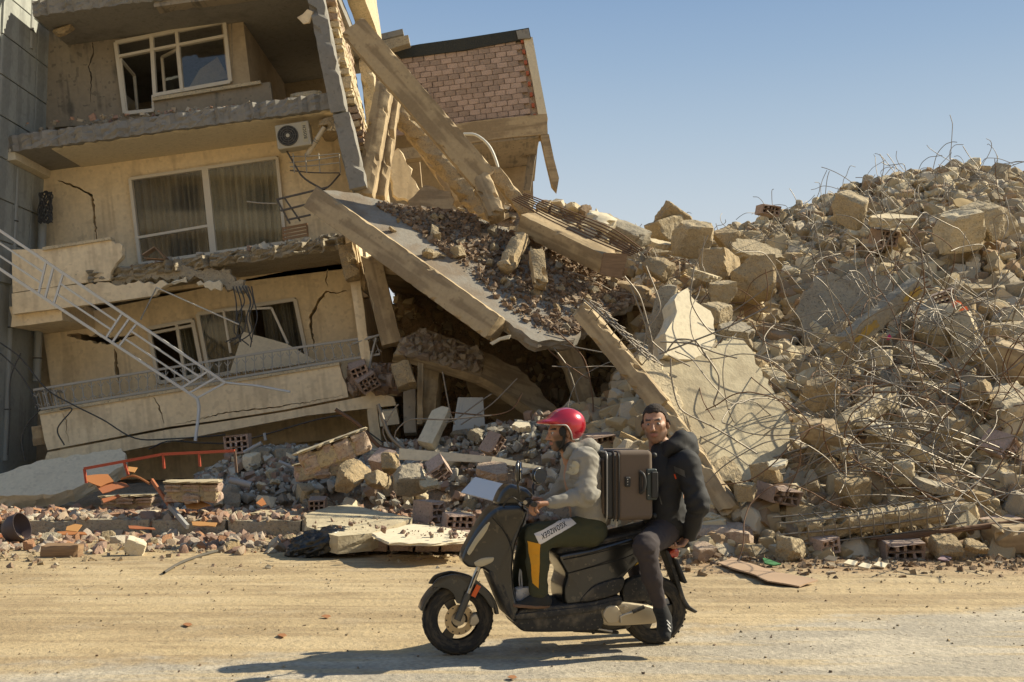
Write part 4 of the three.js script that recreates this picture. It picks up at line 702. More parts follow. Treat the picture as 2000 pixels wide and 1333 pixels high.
// which one: how it looks and the landmark it lies nearest to in the picture
const MARKS = [['the slanted post', 1720, 615], ['the big grey standing slab', 1650, 595], ['the orange cloth', 1875, 598], ['the ledge slab', 1860, 520], ['the square cast block', 1970, 705], ['the tall striped block', 1890, 665], ['the broad wall slab', 1440, 800], ['the bright upright slab', 1345, 635], ['the largest crest boulder', 1352, 468], ['the overhanging boulder', 1472, 498], ['the cracked boulder', 1470, 548], ['the white-faced chunk', 1872, 452], ['the white plastered chunk', 1740, 432], ['the high hollow brick', 1726, 464], ['the yellowish sheet', 1885, 400], ['the skyline brick', 1500, 412], ['the wire-wrapped lump', 1318, 415], ['the bright slab piece', 1172, 432], ['the timbered beam end', 1200, 518], ['the caged column', 1700, 1018], ['the rusty bar bundle', 1880, 1032], ['the big tan block', 1608, 850], ['the half buried beam', 1690, 805], ['the right edge tangle', 1960, 880], ['the smooth grey chunk', 1820, 950], ['the square-channelled brick', 465, 868], ['the joined grey bricks', 662, 885], ['the brown bricks', 632, 925], ['the brown boulder', 690, 930], ['the pale board', 870, 888], ['the gravel heap tile', 1020, 832], ['the red frame', 320, 888], ['the black bag', 634, 1030], ['the flat pale plate', 700, 1012], ['the kerb', 300, 1020], ['the dark wooden block', 122, 1070], ['the lone white stone', 263, 1071], ['the rider', 1110, 930], ['the orange-marked stub', 1003, 495], ['the big slab edge', 800, 490], ['the diagonal beam end', 950, 380], ['the right summit', 1900, 330], ['the right skyline', 1700, 350], ['the middle crest', 1420, 420], ['the sagging beam', 1110, 470], ['the passenger', 1330, 900], ['the right edge', 2000, 600]];
function pixelOf(P) { const d = P.clone().sub(V(0, EYE, 0)), y = d.y * cP + d.z * sP, z = -d.y * sP + d.z * cP; return [1000 + FOCAL * d.x / -z, 666.5 - FOCAL * y / -z]; }
function near(P) { const [x, y] = pixelOf(P); let b = null, q = 1e9; for (const m of MARKS) { const k = Math.hypot(m[1] - x, m[2] - y); if (k < q) { q = k; b = m; } } const dx = x - b[1], dy = y - b[2], far = q > 110 ? 'well ' : q > 45 ? '' : 'close '; const side = Math.abs(dx) > 2 * Math.abs(dy) ? (dx < 0 ? 'left of' : 'right of') : Math.abs(dy) > 2 * Math.abs(dx) ? (dy < 0 ? 'above' : 'below') : (dy < 0 ? 'up and ' : 'down and ') + (dx < 0 ? 'left of' : 'right of'); return `${far}${side} ${b[0]}`; }
const TONE = new Map([[M.concrete, 'tan'], [M.concretePale, 'pale'], [M.concreteTan, 'brown'], [M.concreteGrey, 'grey'], [M.clayPale, 'pinkish'], [M.plasterPale, 'cream'], [M.cast, 'sandy'], [M.plaster, 'cream']]);
// lumps
const LUMP = { blocky: [], flat: [], long: [] };
for (let i = 0; i < 10; i++) { const r = rng(500 + i); LUMP.blocky.push(chunkGeo(500 + i, .5, .32 + .12 * r(), .40, 8, 8, .08)); }
for (let i = 0; i < 9; i++) LUMP.flat.push(shardGeo(520 + i, .55, .16 + .03 * (i % 4)));
for (let i = 0; i < 4; i++) LUMP.long.push(chunkGeo(540 + i, .62, .23, .22, 8, 5, .08));
const lumpMats = [M.concrete, M.concrete, M.concretePale, M.concreteTan, M.concreteGrey];
function lump(P, size, kind, k, mat, rot, label, group, z) {
  if (!label) label = `${size < lerp(...z.s, .3) ? 'small' : size < lerp(...z.s, .6) ? 'middling' : 'big'} ${TONE.get(mat)} ${kind === 'long' ? 'elongated' : kind} concrete lump ${near(P)}`; const L = LUMP[kind], m = solo('concrete_chunk', L[k % L.length], mat, label, 'rubble chunk', group); m.position.copy(P); m.rotation.set(...rot); m.scale.setScalar(size); return m; }
// measured single lumps: px, py, depth, width in px, kind, material, label
[
  [690, 930, 14.0, 60, 'blocky', M.concreteTan, 'round-backed brown boulder of concrete left of the two ribbed lumps'],
  [738, 938, 14.0, 58, 'long', M.concrete, 'ribbed broken lump with a sunlit edge right of the brown boulder'],
  [803, 940, 13.8, 62, 'blocky', M.concreteGrey, 'squarish grey lump with wires across it below the pale board'],
  [760, 905, 14.3, 45, 'blocky', M.concreteTan, 'brown lump on top of the sunlit row of boulders'],
  [835, 945, 13.6, 45, 'flat', M.concretePale, 'pale broken lump between the grey lump and the upright hollow brick'],
  [966, 920, 13.8, 80, 'flat', M.clayPale, 'tilted pinkish wall chunk below the pale board beside the mirrors'],
  [1020, 832, 15.0, 46, 'flat', M.plasterPale, 'upright pale tile-like chunk on the gravel heap behind the helmet'],
  [263, 1071, 0, 36, 'blocky', M.plasterPale, 'lone white stone on the dusty road at left'],
  [170, 1030, 0, 42, 'blocky', M.concretePale, 'triangular pale chunk leaning on the kerb among orange scraps'],
  [98, 1050, 0, 40, 'flat', M.concreteGrey, 'grey chunk behind the dark wooden block'],
  [1318, 424, 19.4, 58, 'blocky', M.concreteTan, 'round lump wrapped in wires on the skyline'],
  [1308, 456, 19.3, 66, 'blocky', M.concrete, 'block carrying the round wire-wrapped lump'],
  [1340, 448, 19.6, 54, 'flat', M.concretePale, 'pale shard beside the round wire-wrapped lump'],
  [1290, 478, 18.5, 64, 'flat', M.concretePale, 'flat-topped block on the crest left of the boulders'],
  [1352, 468, 18.2, 74, 'blocky', M.concrete, 'large boulder on the crest with a sunlit top'],
  [1430, 470, 18.4, 62, 'blocky', M.concreteTan, 'boulder with round knobs beside the largest crest boulder'],
  [1472, 498, 17.8, 110, 'flat', M.concrete, 'broad boulder with a sunlit rim overhanging the cracked boulders'],
  [1414, 528, 17.2, 84, 'blocky', M.concreteTan, 'dark brown boulder face below the broad boulder'],
  [1470, 548, 17.0, 100, 'blocky', M.concreteTan, 'heavy cracked boulder hanging over the shaded hollow'],
  [1375, 540, 16.4, 76, 'flat', M.concretePale, 'rough pale lump above the bright upright slab'],
  [1286, 528, 16.8, 52, 'blocky', M.concreteTan, 'brown lump standing over the bent bars'],
  [1410, 572, 16.0, 46, 'blocky', M.concrete, 'small rough lump right above the bright upright slab'],
  [1400, 616, 15.2, 56, 'blocky', M.concrete, 'brown lump right of the bright upright slab'],
  [1440, 645, 14.8, 80, 'flat', M.concreteGrey, 'grey tilted slab chunk over the top corner of the broad wall slab'],
  [1872, 452, 17.6, 84, 'blocky', M.concretePale, 'big white-faced chunk near the right edge, high on the pile'],
  [1930, 430, 17.8, 90, 'blocky', M.concrete, 'brown boulder right of the white-faced chunk'],
  [1740, 432, 18.4, 110, 'flat', M.concretePale, 'broad flat chunk with white plaster on the upper right slope'],
  [1660, 412, 18.6, 66, 'blocky', M.concrete, 'angular boulder left of the white plastered chunk'],
  [1760, 300, 0, 0, 'flat', M.concrete, ''],
  [1915, 765, 13.6, 56, 'blocky', M.concreteTan, 'round brown boulder under the square cast block'],
  [1700, 780, 14, 50, 'blocky', M.concrete, 'round lump among the wires below the slanted post'],
  [1775, 730, 14.2, 60, 'flat', M.concrete, 'flat lump in the middle of the right pile below the slanted post'],
  [1800, 705, 14.6, 62, 'long', M.concreteGrey, 'striped grey lump below the slanted post'],
  [1725, 700, 14.4, 42, 'blocky', M.concretePale, 'small white-sided lump below the lower end of the slanted post'],
  [1600, 770, 13.6, 60, 'blocky', M.concreteTan, 'rounded lump right of the broad wall slab'],
  [1608, 850, 12.8, 90, 'blocky', M.cast, 'big tan block caught under wires right of the broad wall slab'],
  [1520, 908, 11.9, 48, 'flat', M.plasterPale, 'small bright chunk at the lower right corner of the broad wall slab'],
  [1455, 960, 11.9, 40, 'blocky', M.concrete, 'lump at the foot of the broad wall slab'],
  [1500, 925, 12.1, 50, 'blocky', M.concreteTan, 'brown lump wedged under the broad wall slab'],
  [1760, 920, 12.2, 56, 'blocky', M.concretePale, 'pale angular lump above the bundle of wires low on the pile'],
  [1820, 950, 12, 94, 'flat', M.concreteGrey, 'smooth grey chunk behind the caged column'],
  [1670, 960, 12, 58, 'blocky', M.concreteTan, 'dark block in the shade behind the caged column'],
  [1845, 1072, 11.2, 56, 'blocky', M.concreteTan, 'rounded boulder below the bundle of rusty bars'],
  [1903, 1068, 11.1, 50, 'flat', M.concreteTan, 'wedge-shaped stone right of the rounded boulder at the street edge'],
  [1545, 1075, 11.1, 52, 'blocky', M.concrete, 'rough boulder under the left end of the caged column'],
  [1385, 1010, 11.9, 46, 'flat', M.concretePale, 'pale chunk right of the passenger, on the masonry'],
  [1372, 1078, 11, 40, 'blocky', M.clayPale, 'reddish lump behind the tail of the scooter'],
  [1795, 885, 12.6, 54, 'long', M.concretePale, 'upright pale chunk among the wires near the right edge'],
  [1850, 838, 12.8, 50, 'blocky', M.concrete, 'lump over the hollow brick at the right edge'],
  [1715, 905, 12.4, 80, 'flat', M.concretePale, 'slanting pale slab chunk in the tangle of wires'],
  [1640, 870, 12.7, 84, 'flat', M.concretePale, 'long pale chunk in the tangle of wires right of the tan block'],
].forEach(([px, py, D, w, kind, mat, label], i) => { if (!label) return; const r = rng(900 + i), P = D ? at(px, py, D) : onGround(px, py, .08), dist = -P.z; lump(P, w / FOCAL * dist / .95, kind, i, mat, kind === 'flat' ? [.25 + .5 * r(), r() * .8 - .4, r() * .8 - .4] : [r() * .8 - .2, r() * 6, r() * .8 - .4], label, null); });
// scattered lumps by zone; those that nothing tells apart share a label
const ZONES = [
  { n: 64, label: 'loose concrete lump among the rubble on the high right slope', group: 'lumps on the high right slope', X: [3.4, 10.5], D: [17.0, 22], s: [.24, .5] },
  { n: 54, label: 'loose concrete lump in the tangle of wires on the lower right slope', group: 'lumps on the lower right slope', X: [2.6, 7.4], D: [12, 17], s: [.24, .52] },
  { n: 34, label: 'loose concrete lump on the crest between the bright slab piece and the boulders', group: 'lumps on the middle crest', X: [1.2, 4.6], D: [17.2, 22], s: [.22, .48] },
  { n: 52, label: 'grey lump in the shaded heap below the lowest balcony', group: 'lumps in the shaded heap', X: [-4.6, -.9], D: [14.5, 16.4], s: [.2, .42] },
  { n: 26, label: 'small lump on the gravel heap behind the rider', group: 'lumps on the gravel heap', X: [-.9, 1.3], D: [14.1, 16.3], s: [.16, .34] },
  { n: 46, label: 'broken lump on the road edge between kerb and scooter', group: 'lumps on the road edge', X: [-6.8, .3], D: [11.7, 14.2], s: [.1, .26] },
];
const HOLD = [[1600, 530, 1830, 720, 15.4], [1540, 530, 1770, 680, 16.6], [1230, 560, 1560, 960, 14.5], [1850, 590, 1925, 720, 15.2], [1800, 600, 1880, 690, 15.4], [1920, 650, 2000, 750, 14.4], [1550, 980, 1860, 1050, 11.6], [1100, 380, 1240, 560, 17.2], [1560, 800, 1660, 890, 12.8]];   // pieces that lie free in front
ZONES.forEach((z, q) => { const r = rng(1300 + q * 17); for (let i = 0; i < z.n; i++) {
  const X = lerp(...z.X, r()), D = lerp(...z.D, r()), kind = ['blocky', 'blocky', 'flat', 'long'][Math.floor(r() * 4)], s = lerp(...z.s, r() * r() * .6 + r() * .4), h = Math.max(moundH(X, D), X < -.5 && D > KERB ? .2 : 0), [qx, qy] = pixelOf(V(X, h + s * .1, -D)); if (HOLD.some(([a, b, c, d, far]) => D < far && qx > a && qx < c && qy > b && qy < d)) continue;
  const mats = q === 3 ? [M.concreteGrey, M.concretePale, M.plasterPale, M.concreteGrey, M.clayPale] : lumpMats;
  lump(V(X, h + s * .1, -D), s, kind, Math.floor(r() * 9), mats[Math.floor(r() * mats.length)], [r() * 1.2 - .6, r() * 6.3, r() * 1.2 - .6], null, z.group, z); } });
// lumps lying on the deck of the big slab
{ const r = rng(77); for (let i = 0; i < 34; i++) { const px = lerp(760, 1230, r()), lo = interp([[760, 410], [900, 425], [1000, 470], [1230, 560]], px), hi = interp([[760, 460], [900, 545], [1000, 620], [1100, 650], [1230, 600]], px), P = onPlane(px, lerp(lo, hi, r()), SB0, SBN); lump(P.addScaledVector(SBN, .05), .12 + .26 * r() * r(), ['blocky', 'flat', 'long'][Math.floor(r() * 3)], i, [M.concreteTan, M.concrete, M.concreteGrey][Math.floor(r() * 3)], [r() * 3, r() * 6, r() * 3], null, 'lumps on the big slab', { s: [.12, .38] }); } }
// crumbs: what nobody could count
function crumbs(name, label, n, seed, geo, mat, place, tints) {
  const m = new THREE.InstancedMesh(geo, mat, n), r = rng(seed), o = new THREE.Object3D(), c = new THREE.Color(); m.name = numbered(name); m.castShadow = m.receiveShadow = true;
  for (let i = 0; i < n; i++) { const s = place(r, o, i); o.scale.set(s * (.7 + .6 * r()), s * (.5 + .5 * r()), s * (.7 + .6 * r())); o.rotation.set(r() * 6, r() * 6, r() * 6); o.updateMatrix(); m.setMatrixAt(i, o.matrix); const t = tints[Math.floor(r() * tints.length)], k = .8 + .4 * r(); m.setColorAt(i, c.setRGB(t[0] * k, t[1] * k, t[2] * k)); }
  scene.add(m); tag(m, label, name.replace('_', ' '), null, 'stuff'); return m;
}
const CR = [crumbGeo(600), crumbGeo(607), chunkGeo(602, .5, .4, .45, 2, 6, .05)], RB = [crumbGeo(611), chunkGeo(612, .5, .36, .42, 4, 6, .07), chunkGeo(613, .52, .3, .4, 4, 5, .07)], white = std({ bumpMap: T.bFine, bumpScale: .01, roughness: .95 });
const TAN = [[.47, .37, .22], [.42, .31, .17], [.37, .295, .19], [.58, .475, .30], [.34, .235, .14], [.50, .42, .30]], GREY = [[.40, .36, .29], [.34, .305, .25], [.50, .45, .36], [.36, .25, .185], [.60, .56, .46]];
for (let k = 0; k < 3; k++) {
  crumbs('rubble', ['broken concrete rubble covering the right pile', 'coarse rubble mixed over the right pile', 'small rubble pieces filling the right pile'][k], 4300, 70 + k, RB[k], white, (r, o) => { const X = lerp(.9, 11.5, r()), D = lerp(11.4, 22.8, r()); o.position.set(X, Math.max(0, moundH(X, D)) - .02 + .06 * r(), -D); return .05 + .42 * Math.pow(r(), 2.1); }, TAN);
  crumbs('rubble', ['grey rubble in the shaded heap below the balcony', 'small grey rubble pieces below the balcony', 'crumbled masonry below the balcony'][k], 1700, 80 + k, CR[k], white, (r, o) => { const X = lerp(-5.2, 2, r()), D = lerp(13.6, 17.2, Math.sqrt(r())); o.position.set(X, Math.max(.02, moundH(X, D)) - .01 + .04 * r(), -D); return .03 + .17 * Math.pow(r(), 2.4); }, GREY);
}
crumbs('rubble', 'rubble at the back of the dark hollow and on the rear slope', 2400, 95, CR[0], white, (r, o) => { const X = lerp(-3, 2, r()), D = lerp(17.2, 22.8, r()); o.position.set(X, moundH(X, D) + .02, -D); return .05 + .28 * Math.pow(r(), 2.2); }, TAN);
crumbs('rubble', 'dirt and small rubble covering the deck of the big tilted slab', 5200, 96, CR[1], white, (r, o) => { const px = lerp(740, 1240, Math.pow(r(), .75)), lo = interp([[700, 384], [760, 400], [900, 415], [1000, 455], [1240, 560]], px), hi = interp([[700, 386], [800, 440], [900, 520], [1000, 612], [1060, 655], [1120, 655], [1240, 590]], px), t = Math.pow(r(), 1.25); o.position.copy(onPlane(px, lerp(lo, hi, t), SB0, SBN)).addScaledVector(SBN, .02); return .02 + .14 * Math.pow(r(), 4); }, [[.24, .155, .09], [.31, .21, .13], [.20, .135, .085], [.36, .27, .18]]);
crumbs('rubble', 'small rubble on the arched slab', 500, 97, CR[2], white, (r, o) => { const px = lerp(785, 940, r()), P = at(790, 700, 16.8); o.position.copy(onPlane(px, lerp(interp([[785, 668], [820, 646], [940, 690]], px), interp([[785, 690], [940, 730]], px), r()), P, V(.18, .55, .62).normalize())); return .02 + .16 * Math.pow(r(), 3); }, [[.27, .20, .14], [.34, .27, .19]]);
crumbs('gravel', 'loose stones and crumbs strewn over the dusty road', 5200, 98, CR[0], white, (r, o) => { let D, X, q = 0; do { D = lerp(5.2, 13.3, Math.pow(r(), .55)); X = lerp(-8, 8, r()); } while (fbm3(X * .5, D * 1.4, 3, 3) < .12 - .3 * r() && q++ < 6); o.position.set(X, .003, -D); return D > 10.5 ? .01 + .10 * Math.pow(r(), 5) : .005 + .022 * Math.pow(r(), 5); }, [[.44, .33, .19], [.36, .27, .16], [.54, .45, .31], [.32, .225, .15]]);
crumbs('gravel', 'dark soil clods along the street edge of the right pile', 3200, 99, CR[1], white, (r, o) => { const D = 9.8 + 2.2 * Math.sqrt(r()), X = lerp(1.4, 7.5, r()); o.position.set(X, .005, -D); return .012 + .11 * Math.pow(r(), 4); }, [[.27, .17, .09], [.33, .23, .13], [.22, .15, .095], [.42, .34, .24]]);
crumbs('gravel', 'small brick crumbs along the kerb and road edge', 5200, 102, CR[2], white, (r, o) => { const X = lerp(-8, .6, r()), D = 11.4 + 3.2 * Math.sqrt(r()); o.position.set(X, D > KERB - .08 ? .22 : .01, -D); return .015 + .16 * Math.pow(r(), 3); }, [[.36, .22, .15], [.42, .32, .22], [.30, .20, .15], [.54, .47, .36], [.42, .34, .26], [.40, .21, .11]]);
crumbs('rubble', 'rubble lying on the broken top balcony slab', 420, 103, CR[0], white, (r, o) => { const px = lerp(20, 640, Math.sqrt(r())), D = lerp(17.7, 18.4, r()); o.position.copy(at(px, interp([[20, 238], [640, 190]], px), 17.65)); o.position.z = -D; return .03 + .12 * Math.pow(r(), 3); }, [[.50, .42, .30], [.44, .27, .19], [.40, .33, .24]]);
crumbs('rubble', 'rubble lying on the broken middle balcony slab', 420, 104, CR[1], white, (r, o) => { const px = lerp(250, 670, r()), D = lerp(17.6, 18.6, r()); o.position.copy(at(px, interp([[250, 522], [670, 456]], px), 17.6)); o.position.z = -D; return .04 + .16 * Math.pow(r(), 2.6); }, GREY);
crumbs('rubble', 'brick rubble spilled on the right end of the lowest balcony', 200, 105, CR[2], white, (r, o) => { const px = lerp(684, 772, r()); o.position.copy(at(px, lerp(715, 766, r()), 17.5 + .3 * r())); return .06 + .2 * Math.pow(r(), 2); }, [[.34, .23, .16], [.40, .30, .22]]);
crumbs('rubble', 'crumbling broken rim of the torn building end', 700, 106, CR[0], white, (r, o) => { const y = lerp(-40, 380, r()); o.position.copy(at(interp([[-40, 612], [60, 634], [200, 662], [300, 688], [380, 712]], y) + 10 * r(), y, 17.95 + .2 * r())); return .03 + .12 * Math.pow(r(), 2); }, [[.50, .42, .30], [.42, .34, .23]]);
crumbs('rubble', 'crumbs lying on the flat plates at the road edge', 260, 107, CR[2], white, (r, o) => { const px = lerp(610, 915, r()); o.position.copy(onGround(px, lerp(interp([[610, 1004], [680, 992], [800, 1012], [915, 1040]], px), interp([[610, 1030], [720, 1040], [915, 1054]], px), r()), px < 750 ? .36 : .29)); return .008 + .06 * Math.pow(r(), 5); }, [[.42, .34, .23], [.34, .22, .16]]);
// ---- reinforcement bars: each its own thing
function rebar(points, r, mat, label, group, seg = 26) { return solo('rebar', tube(points, r, Math.max(seg, points.length * 4), 5, .38), mat, label, 'rebar', group); }
function wander(P, dir, n, step, bend, r, grav = 0) { const pts = [P.clone()], d = dir.clone().normalize(); let ax = V(r() - .5, r() - .5, r() - .5).normalize(); for (let i = 0; i < n; i++) { if (r() < .35) ax = V(r() - .5, r() - .5, r() - .5).normalize(); d.applyAxisAngle(ax, r() < .1 ? .7 + .6 * r() : bend * (.25 + .85 * r())); d.y -= grav; d.normalize(); pts.push(pts[pts.length - 1].clone().addScaledVector(d, step * (.6 + .8 * r()))); } return pts; }
const barMat = r => r() < .75 ? M.rebar : M.rebarRust;
{ const r = rng(2024);
  const zone = (n, f, label, group) => { for (let i = 0; i < n; i++) { const [P, d, k, step, bend, rad, gr] = f(i); const pts = wander(P, d, k, step, bend, r, gr); for (const q of pts) { const h = moundH(q.x, -q.z); if (q.y < h + .03) q.y = h + .03 + .1 * r(); } const mat = barMat(r), L = pts[0].distanceTo(pts[pts.length - 1]), up = pts[pts.length - 1].y - pts[0].y; rebar(pts, rad, mat, `${mat === M.rebar ? 'grey' : 'rusty'} ${L < .8 ? 'curled' : L < 1.4 ? 'wavy' : 'long'} bar ${up > .35 ? 'rising' : up < -.35 ? 'drooping' : 'lying'} ${near(pts[Math.floor(pts.length / 2)])}`, group); } };
  zone(46, () => { const px = lerp(1060, 1480, r()), X = (px - 1000) / FOCAL * 19.5, D = lerp(18, 21, r()); return [V(X, moundH(X, D), -D), V(r() - .4, .5 + r(), r() - .5), 6, .18, .55, .0078, .06]; }, 'thin bent bar sticking up against the sky on the middle crest', 'bars on the middle crest');
  zone(44, () => { const px = lerp(1560, 2010, r()), D = lerp(19, 21.8, r()), X = (px - 1000) / FOCAL * D; return [V(X, moundH(X, D), -D), V(r() - .4, .35 + r(), r() - .5), 7, .2, .5, .0078, .05]; }, 'thin bent bar curling against the sky on the right summit', 'bars on the right summit');
  zone(88, () => { const D = lerp(11.8, 15.5, r()), px = lerp(1500, 2020, r()), X = (px - 1000) / FOCAL * D; return [V(X, moundH(X, D) + .25 + .2 * r(), -D + .25), V(r() - .5, .35 * r(), .2 * (r() - .3)), 14, .19, .40, .0075, .03]; }, 'curved bar in the tangle on the lower right slope', 'tangle on the lower right slope');
  zone(50, () => { const D = lerp(14.5, 18, r()), px = lerp(1240, 1960, r()), X = (px - 1000) / FOCAL * D; return [V(X, moundH(X, D) + .2, -D + .2), V(r() - .5, .5 * r(), .3 * (r() - .2)), 11, .19, .43, .0075, .04]; }, 'curved bar tangled on the middle of the right pile', 'tangle on the middle slope');
  // the finer wire that nobody could count
  const many = (name, label, n, f) => { const list = []; for (let i = 0; i < n; i++) { const [P, d, k, step, bend, rad, gr] = f(); const pts = wander(P, d, k, step, bend, r, gr); for (const q of pts) { const hh = moundH(q.x, -q.z); if (q.y < hh) q.y = hh + .05 * r(); } list.push(tube(pts, rad, k * 4, 4, .4)); } const m = solo(name, merge(list), M.rebar, label, 'rebar wire'); m.userData.kind = 'stuff'; };
  many('rebar_wire', 'mass of fine bent bars over the lower right slope', 75, () => { const D = lerp(11.8, 15.8, r()), px = lerp(1590, 2020, r()), X = (px - 1000) / FOCAL * D; return [V(X, moundH(X, D) + .2 + .25 * r(), -D + .25), V(r() - .5, .3 * r(), .2 * (r() - .3)), 12, .17, .4, .0065, .03]; });
  many('rebar_wire', 'mass of fine bent bars on the middle of the right pile', 40, () => { const D = lerp(15, 19, r()), px = lerp(1230, 2000, r()), X = (px - 1000) / FOCAL * D; return [V(X, moundH(X, D) + .15 + .2 * r(), -D + .2), V(r() - .5, .4 * r(), .3 * (r() - .2)), 9, .18, .42, .0065, .03]; });
  many('rebar_wire', 'fringe of fine bent bars along the skyline of the pile', 190, () => { const px = lerp(1050, 2010, r()), D = lerp(19.2, 21.6, r()), X = (px - 1000) / FOCAL * D; return [V(X, moundH(X, D) + .1, -D), V(r() - .5, .3 + .6 * r(), .3 * (r() - .5)), 7, .15, .55, .0068, .08]; });
  // long drooping hoops low on the right
  for (let i = 0; i < 14; i++) { const y = lerp(800, 1000, r()), D = 11.9 + (1000 - y) / 130, x0 = lerp(1480, 1640, r()), x1 = lerp(1720, 1990, r()), s = (r() - .6) * 120; rebar([at(x0, y + 30 * r(), D), at(lerp(x0, x1, .3), y - 30 + s * .4, D - .2), at(lerp(x0, x1, .62), y - 26 + s * .6, D - .25), at(x1, y + 20 * r(), D - .05), at(x1 + 20, y + 60 * r() - 10, D)], .0115, M.rebar, `long bowed bar, its middle ${near(at(lerp(x0, x1, .5), y - 26 + s * .5, D))}`, 'long bowed bars', 34); }
  // bars hanging in front of the bright upright slab and over the broad wall slab
  [[[1232, 560], [1262, 640], [1256, 690], [1290, 740]], [[1220, 540], [1250, 580], [1272, 660], [1276, 700]], [[1262, 520], [1290, 600], [1262, 650], [1300, 690], [1348, 716]], [[1356, 520], [1350, 590], [1390, 650], [1452, 664]], [[1310, 700], [1312, 740], [1330, 800], [1400, 838], [1478, 886]], [[1376, 690], [1402, 730], [1404, 760], [1394, 788], [1400, 796]], [[1288, 692], [1340, 672], [1420, 640], [1500, 600]], [[1290, 668], [1350, 672], [1400, 690], [1440, 700]], [[1300, 690], [1322, 664], [1360, 668], [1380, 700]]].forEach((p, i) => rebar(p.map(([x, y]) => at(x, y, i < 4 ? 13.2 : 12.55)), .011, M.rebar, ['bar curving down left of the bright upright slab', 'second bar bending down left of the bright upright slab', 'wavy bar in front of the grey slab side', 'bar bending over the right shoulder of the bright upright slab', 'wire running down the face of the broad wall slab', 'hooked bar hanging in front of the broad wall slab', 'straight bar slanting up from the broad wall slab', 'bar lying along the top of the broad wall slab', 'bar looping at the foot of the bright upright slab'][i], null, 30));
  // parallel rusty bars on top of the sagging beam
  for (let i = 0; i < 7; i++) rebar([at(1000 + i * 4, 390 - i * 2, 17.2), at(1070 + i * 6, 428 - i * 3, 16.9), at(1150 + i * 8, 466 - i * 3, 16.5), at(1232 + i * 4, 500 - i * 2, 16.4)], .012, M.rebarRust, 'rusty bar lying along the top of the sagging beam', 'bars of the sagging beam');
  // bars hanging in the hollow
  [[[1060, 672], [1090, 700], [1148, 740]], [[1075, 672], [1110, 720], [1132, 790]], [[1050, 665], [1120, 678], [1190, 690], [1240, 680]], [[1080, 640], [1140, 700], [1158, 780], [1156, 840]], [[960, 770], [930, 790], [890, 820], [870, 826]], [[1010, 740], [960, 790], [900, 830]], [[1020, 768], [1000, 800], [960, 812], [880, 806]], [[760, 872], [748, 840], [770, 800], [778, 790]], [[790, 880], [770, 850], [800, 820], [870, 820], [960, 812]], [[655, 800], [700, 830], [740, 872], [772, 880]], [[738, 790], [760, 850], [790, 880]], [[864, 726], [878, 800], [888, 830]]].forEach((p, i) => rebar(p.map(([x, y]) => at(x, y, i > 6 && i < 11 ? 14.8 : 15.4)), i === 9 || i === 10 ? .03 : .011, i % 3 ? M.rebar : M.rebarRust, ['bar hanging down from the broken edge of the big slab', 'long straight bar hanging behind the helmet', 'cables stretched under the big slab towards the edge beam', 'black cable hanging into the hollow behind the helmet', 'bar with a hooked end under the arched slab', 'bar running down from the arched slab', 'bar bowing under the arched slab', 'thin bent wire rising from the sunlit boulders', 'wires sagging in front of the pale plastered beam', 'bent pipe under the right end of the lowest balcony', 'pipe leaning at the right end of the lowest balcony', 'thin wire hanging in the hollow'][i], null, 22));
}
// ---------------------------------------------------------------- scooter: own axes u (rearwards), y (up), lat (towards the street side we look from)
const SC0 = onGround(894, 1279), SCU = onGround(1277, 1258).sub(SC0).normalize(), SCZ = SCU.clone().cross(V(0, 1, 0)), SCA = Math.atan2(-SCU.z, SCU.x);
function S(px, py, lat = 0) { const d = onPlane(px, py, SC0.clone().addScaledVector(SCZ, lat), SCZ).sub(SC0); return V(d.dot(SCU), d.y, d.dot(SCZ)); }
function ridden(name, label, category) { const g = thing(name, label, category); g.position.copy(SC0); g.rotation.y = SCA; return g; }
const scooter = ridden('scooter', 'dusty black scooter carrying two people along the road', 'scooter');
const paint = new THREE.MeshPhysicalMaterial({ map: stainTex(512, .9, [.012, .012, .012], [.075, .062, .043], 701, 1), roughness: .3, clearcoat: .6, clearcoatRoughness: .2 });
const black = std({ map: stainTex(256, .5, [.022, .021, .02], [.13, .105, .072], 702, 1), roughness: .7 }), rubber = std({ map: stainTex(256, .3, [.022, .021, .02], [.085, .068, .046], 703, .8), roughness: .9 });
const alloy = flat(.46, .385, .27, { roughness: .5, metalness: .35 }), steel = flat(.45, .42, .37, { roughness: .3, metalness: .9 }), lensM = new THREE.MeshPhysicalMaterial({ color: new THREE.Color().setRGB(.42, .36, .24), roughness: .15, clearcoat: 1 });
// smooth outline measured on the near face, extruded across with rounded edges; taper narrows it along u and y
function shell(name, pxs, hw, mat, parent, { bevel = .03, taper, lat0 = 0, sharp = false, latAt } = {}) {
  const q = pxs.map(p => { const v = S(p[0], p[1], latAt ?? hw * .8 + lat0); return new THREE.Vector2(v.x, v.y); });
  let pts = q; if (!sharp) { const c = new THREE.CatmullRomCurve3(q.map(p => V(p.x, p.y, 0)), true, 'catmullrom', .35); pts = c.getPoints(pxs.length * 5).slice(0, -1).map(p => new THREE.Vector2(p.x, p.y)); }
  const b = Math.min(bevel, hw * .9), g0 = new THREE.ExtrudeGeometry(new THREE.Shape(pts), { depth: 2 * (hw - b), bevelEnabled: true, bevelThickness: b, bevelSize: b * .5, bevelOffset: -b * .5, bevelSegments: 4 }).translate(0, 0, -(hw - b) + lat0);
  if (taper) warp(g0, v => { v.z = lat0 + (v.z - lat0) * taper(v.x, v.y); });
  return part(name, boxUV(creased(g0, .7)), mat, parent);
}
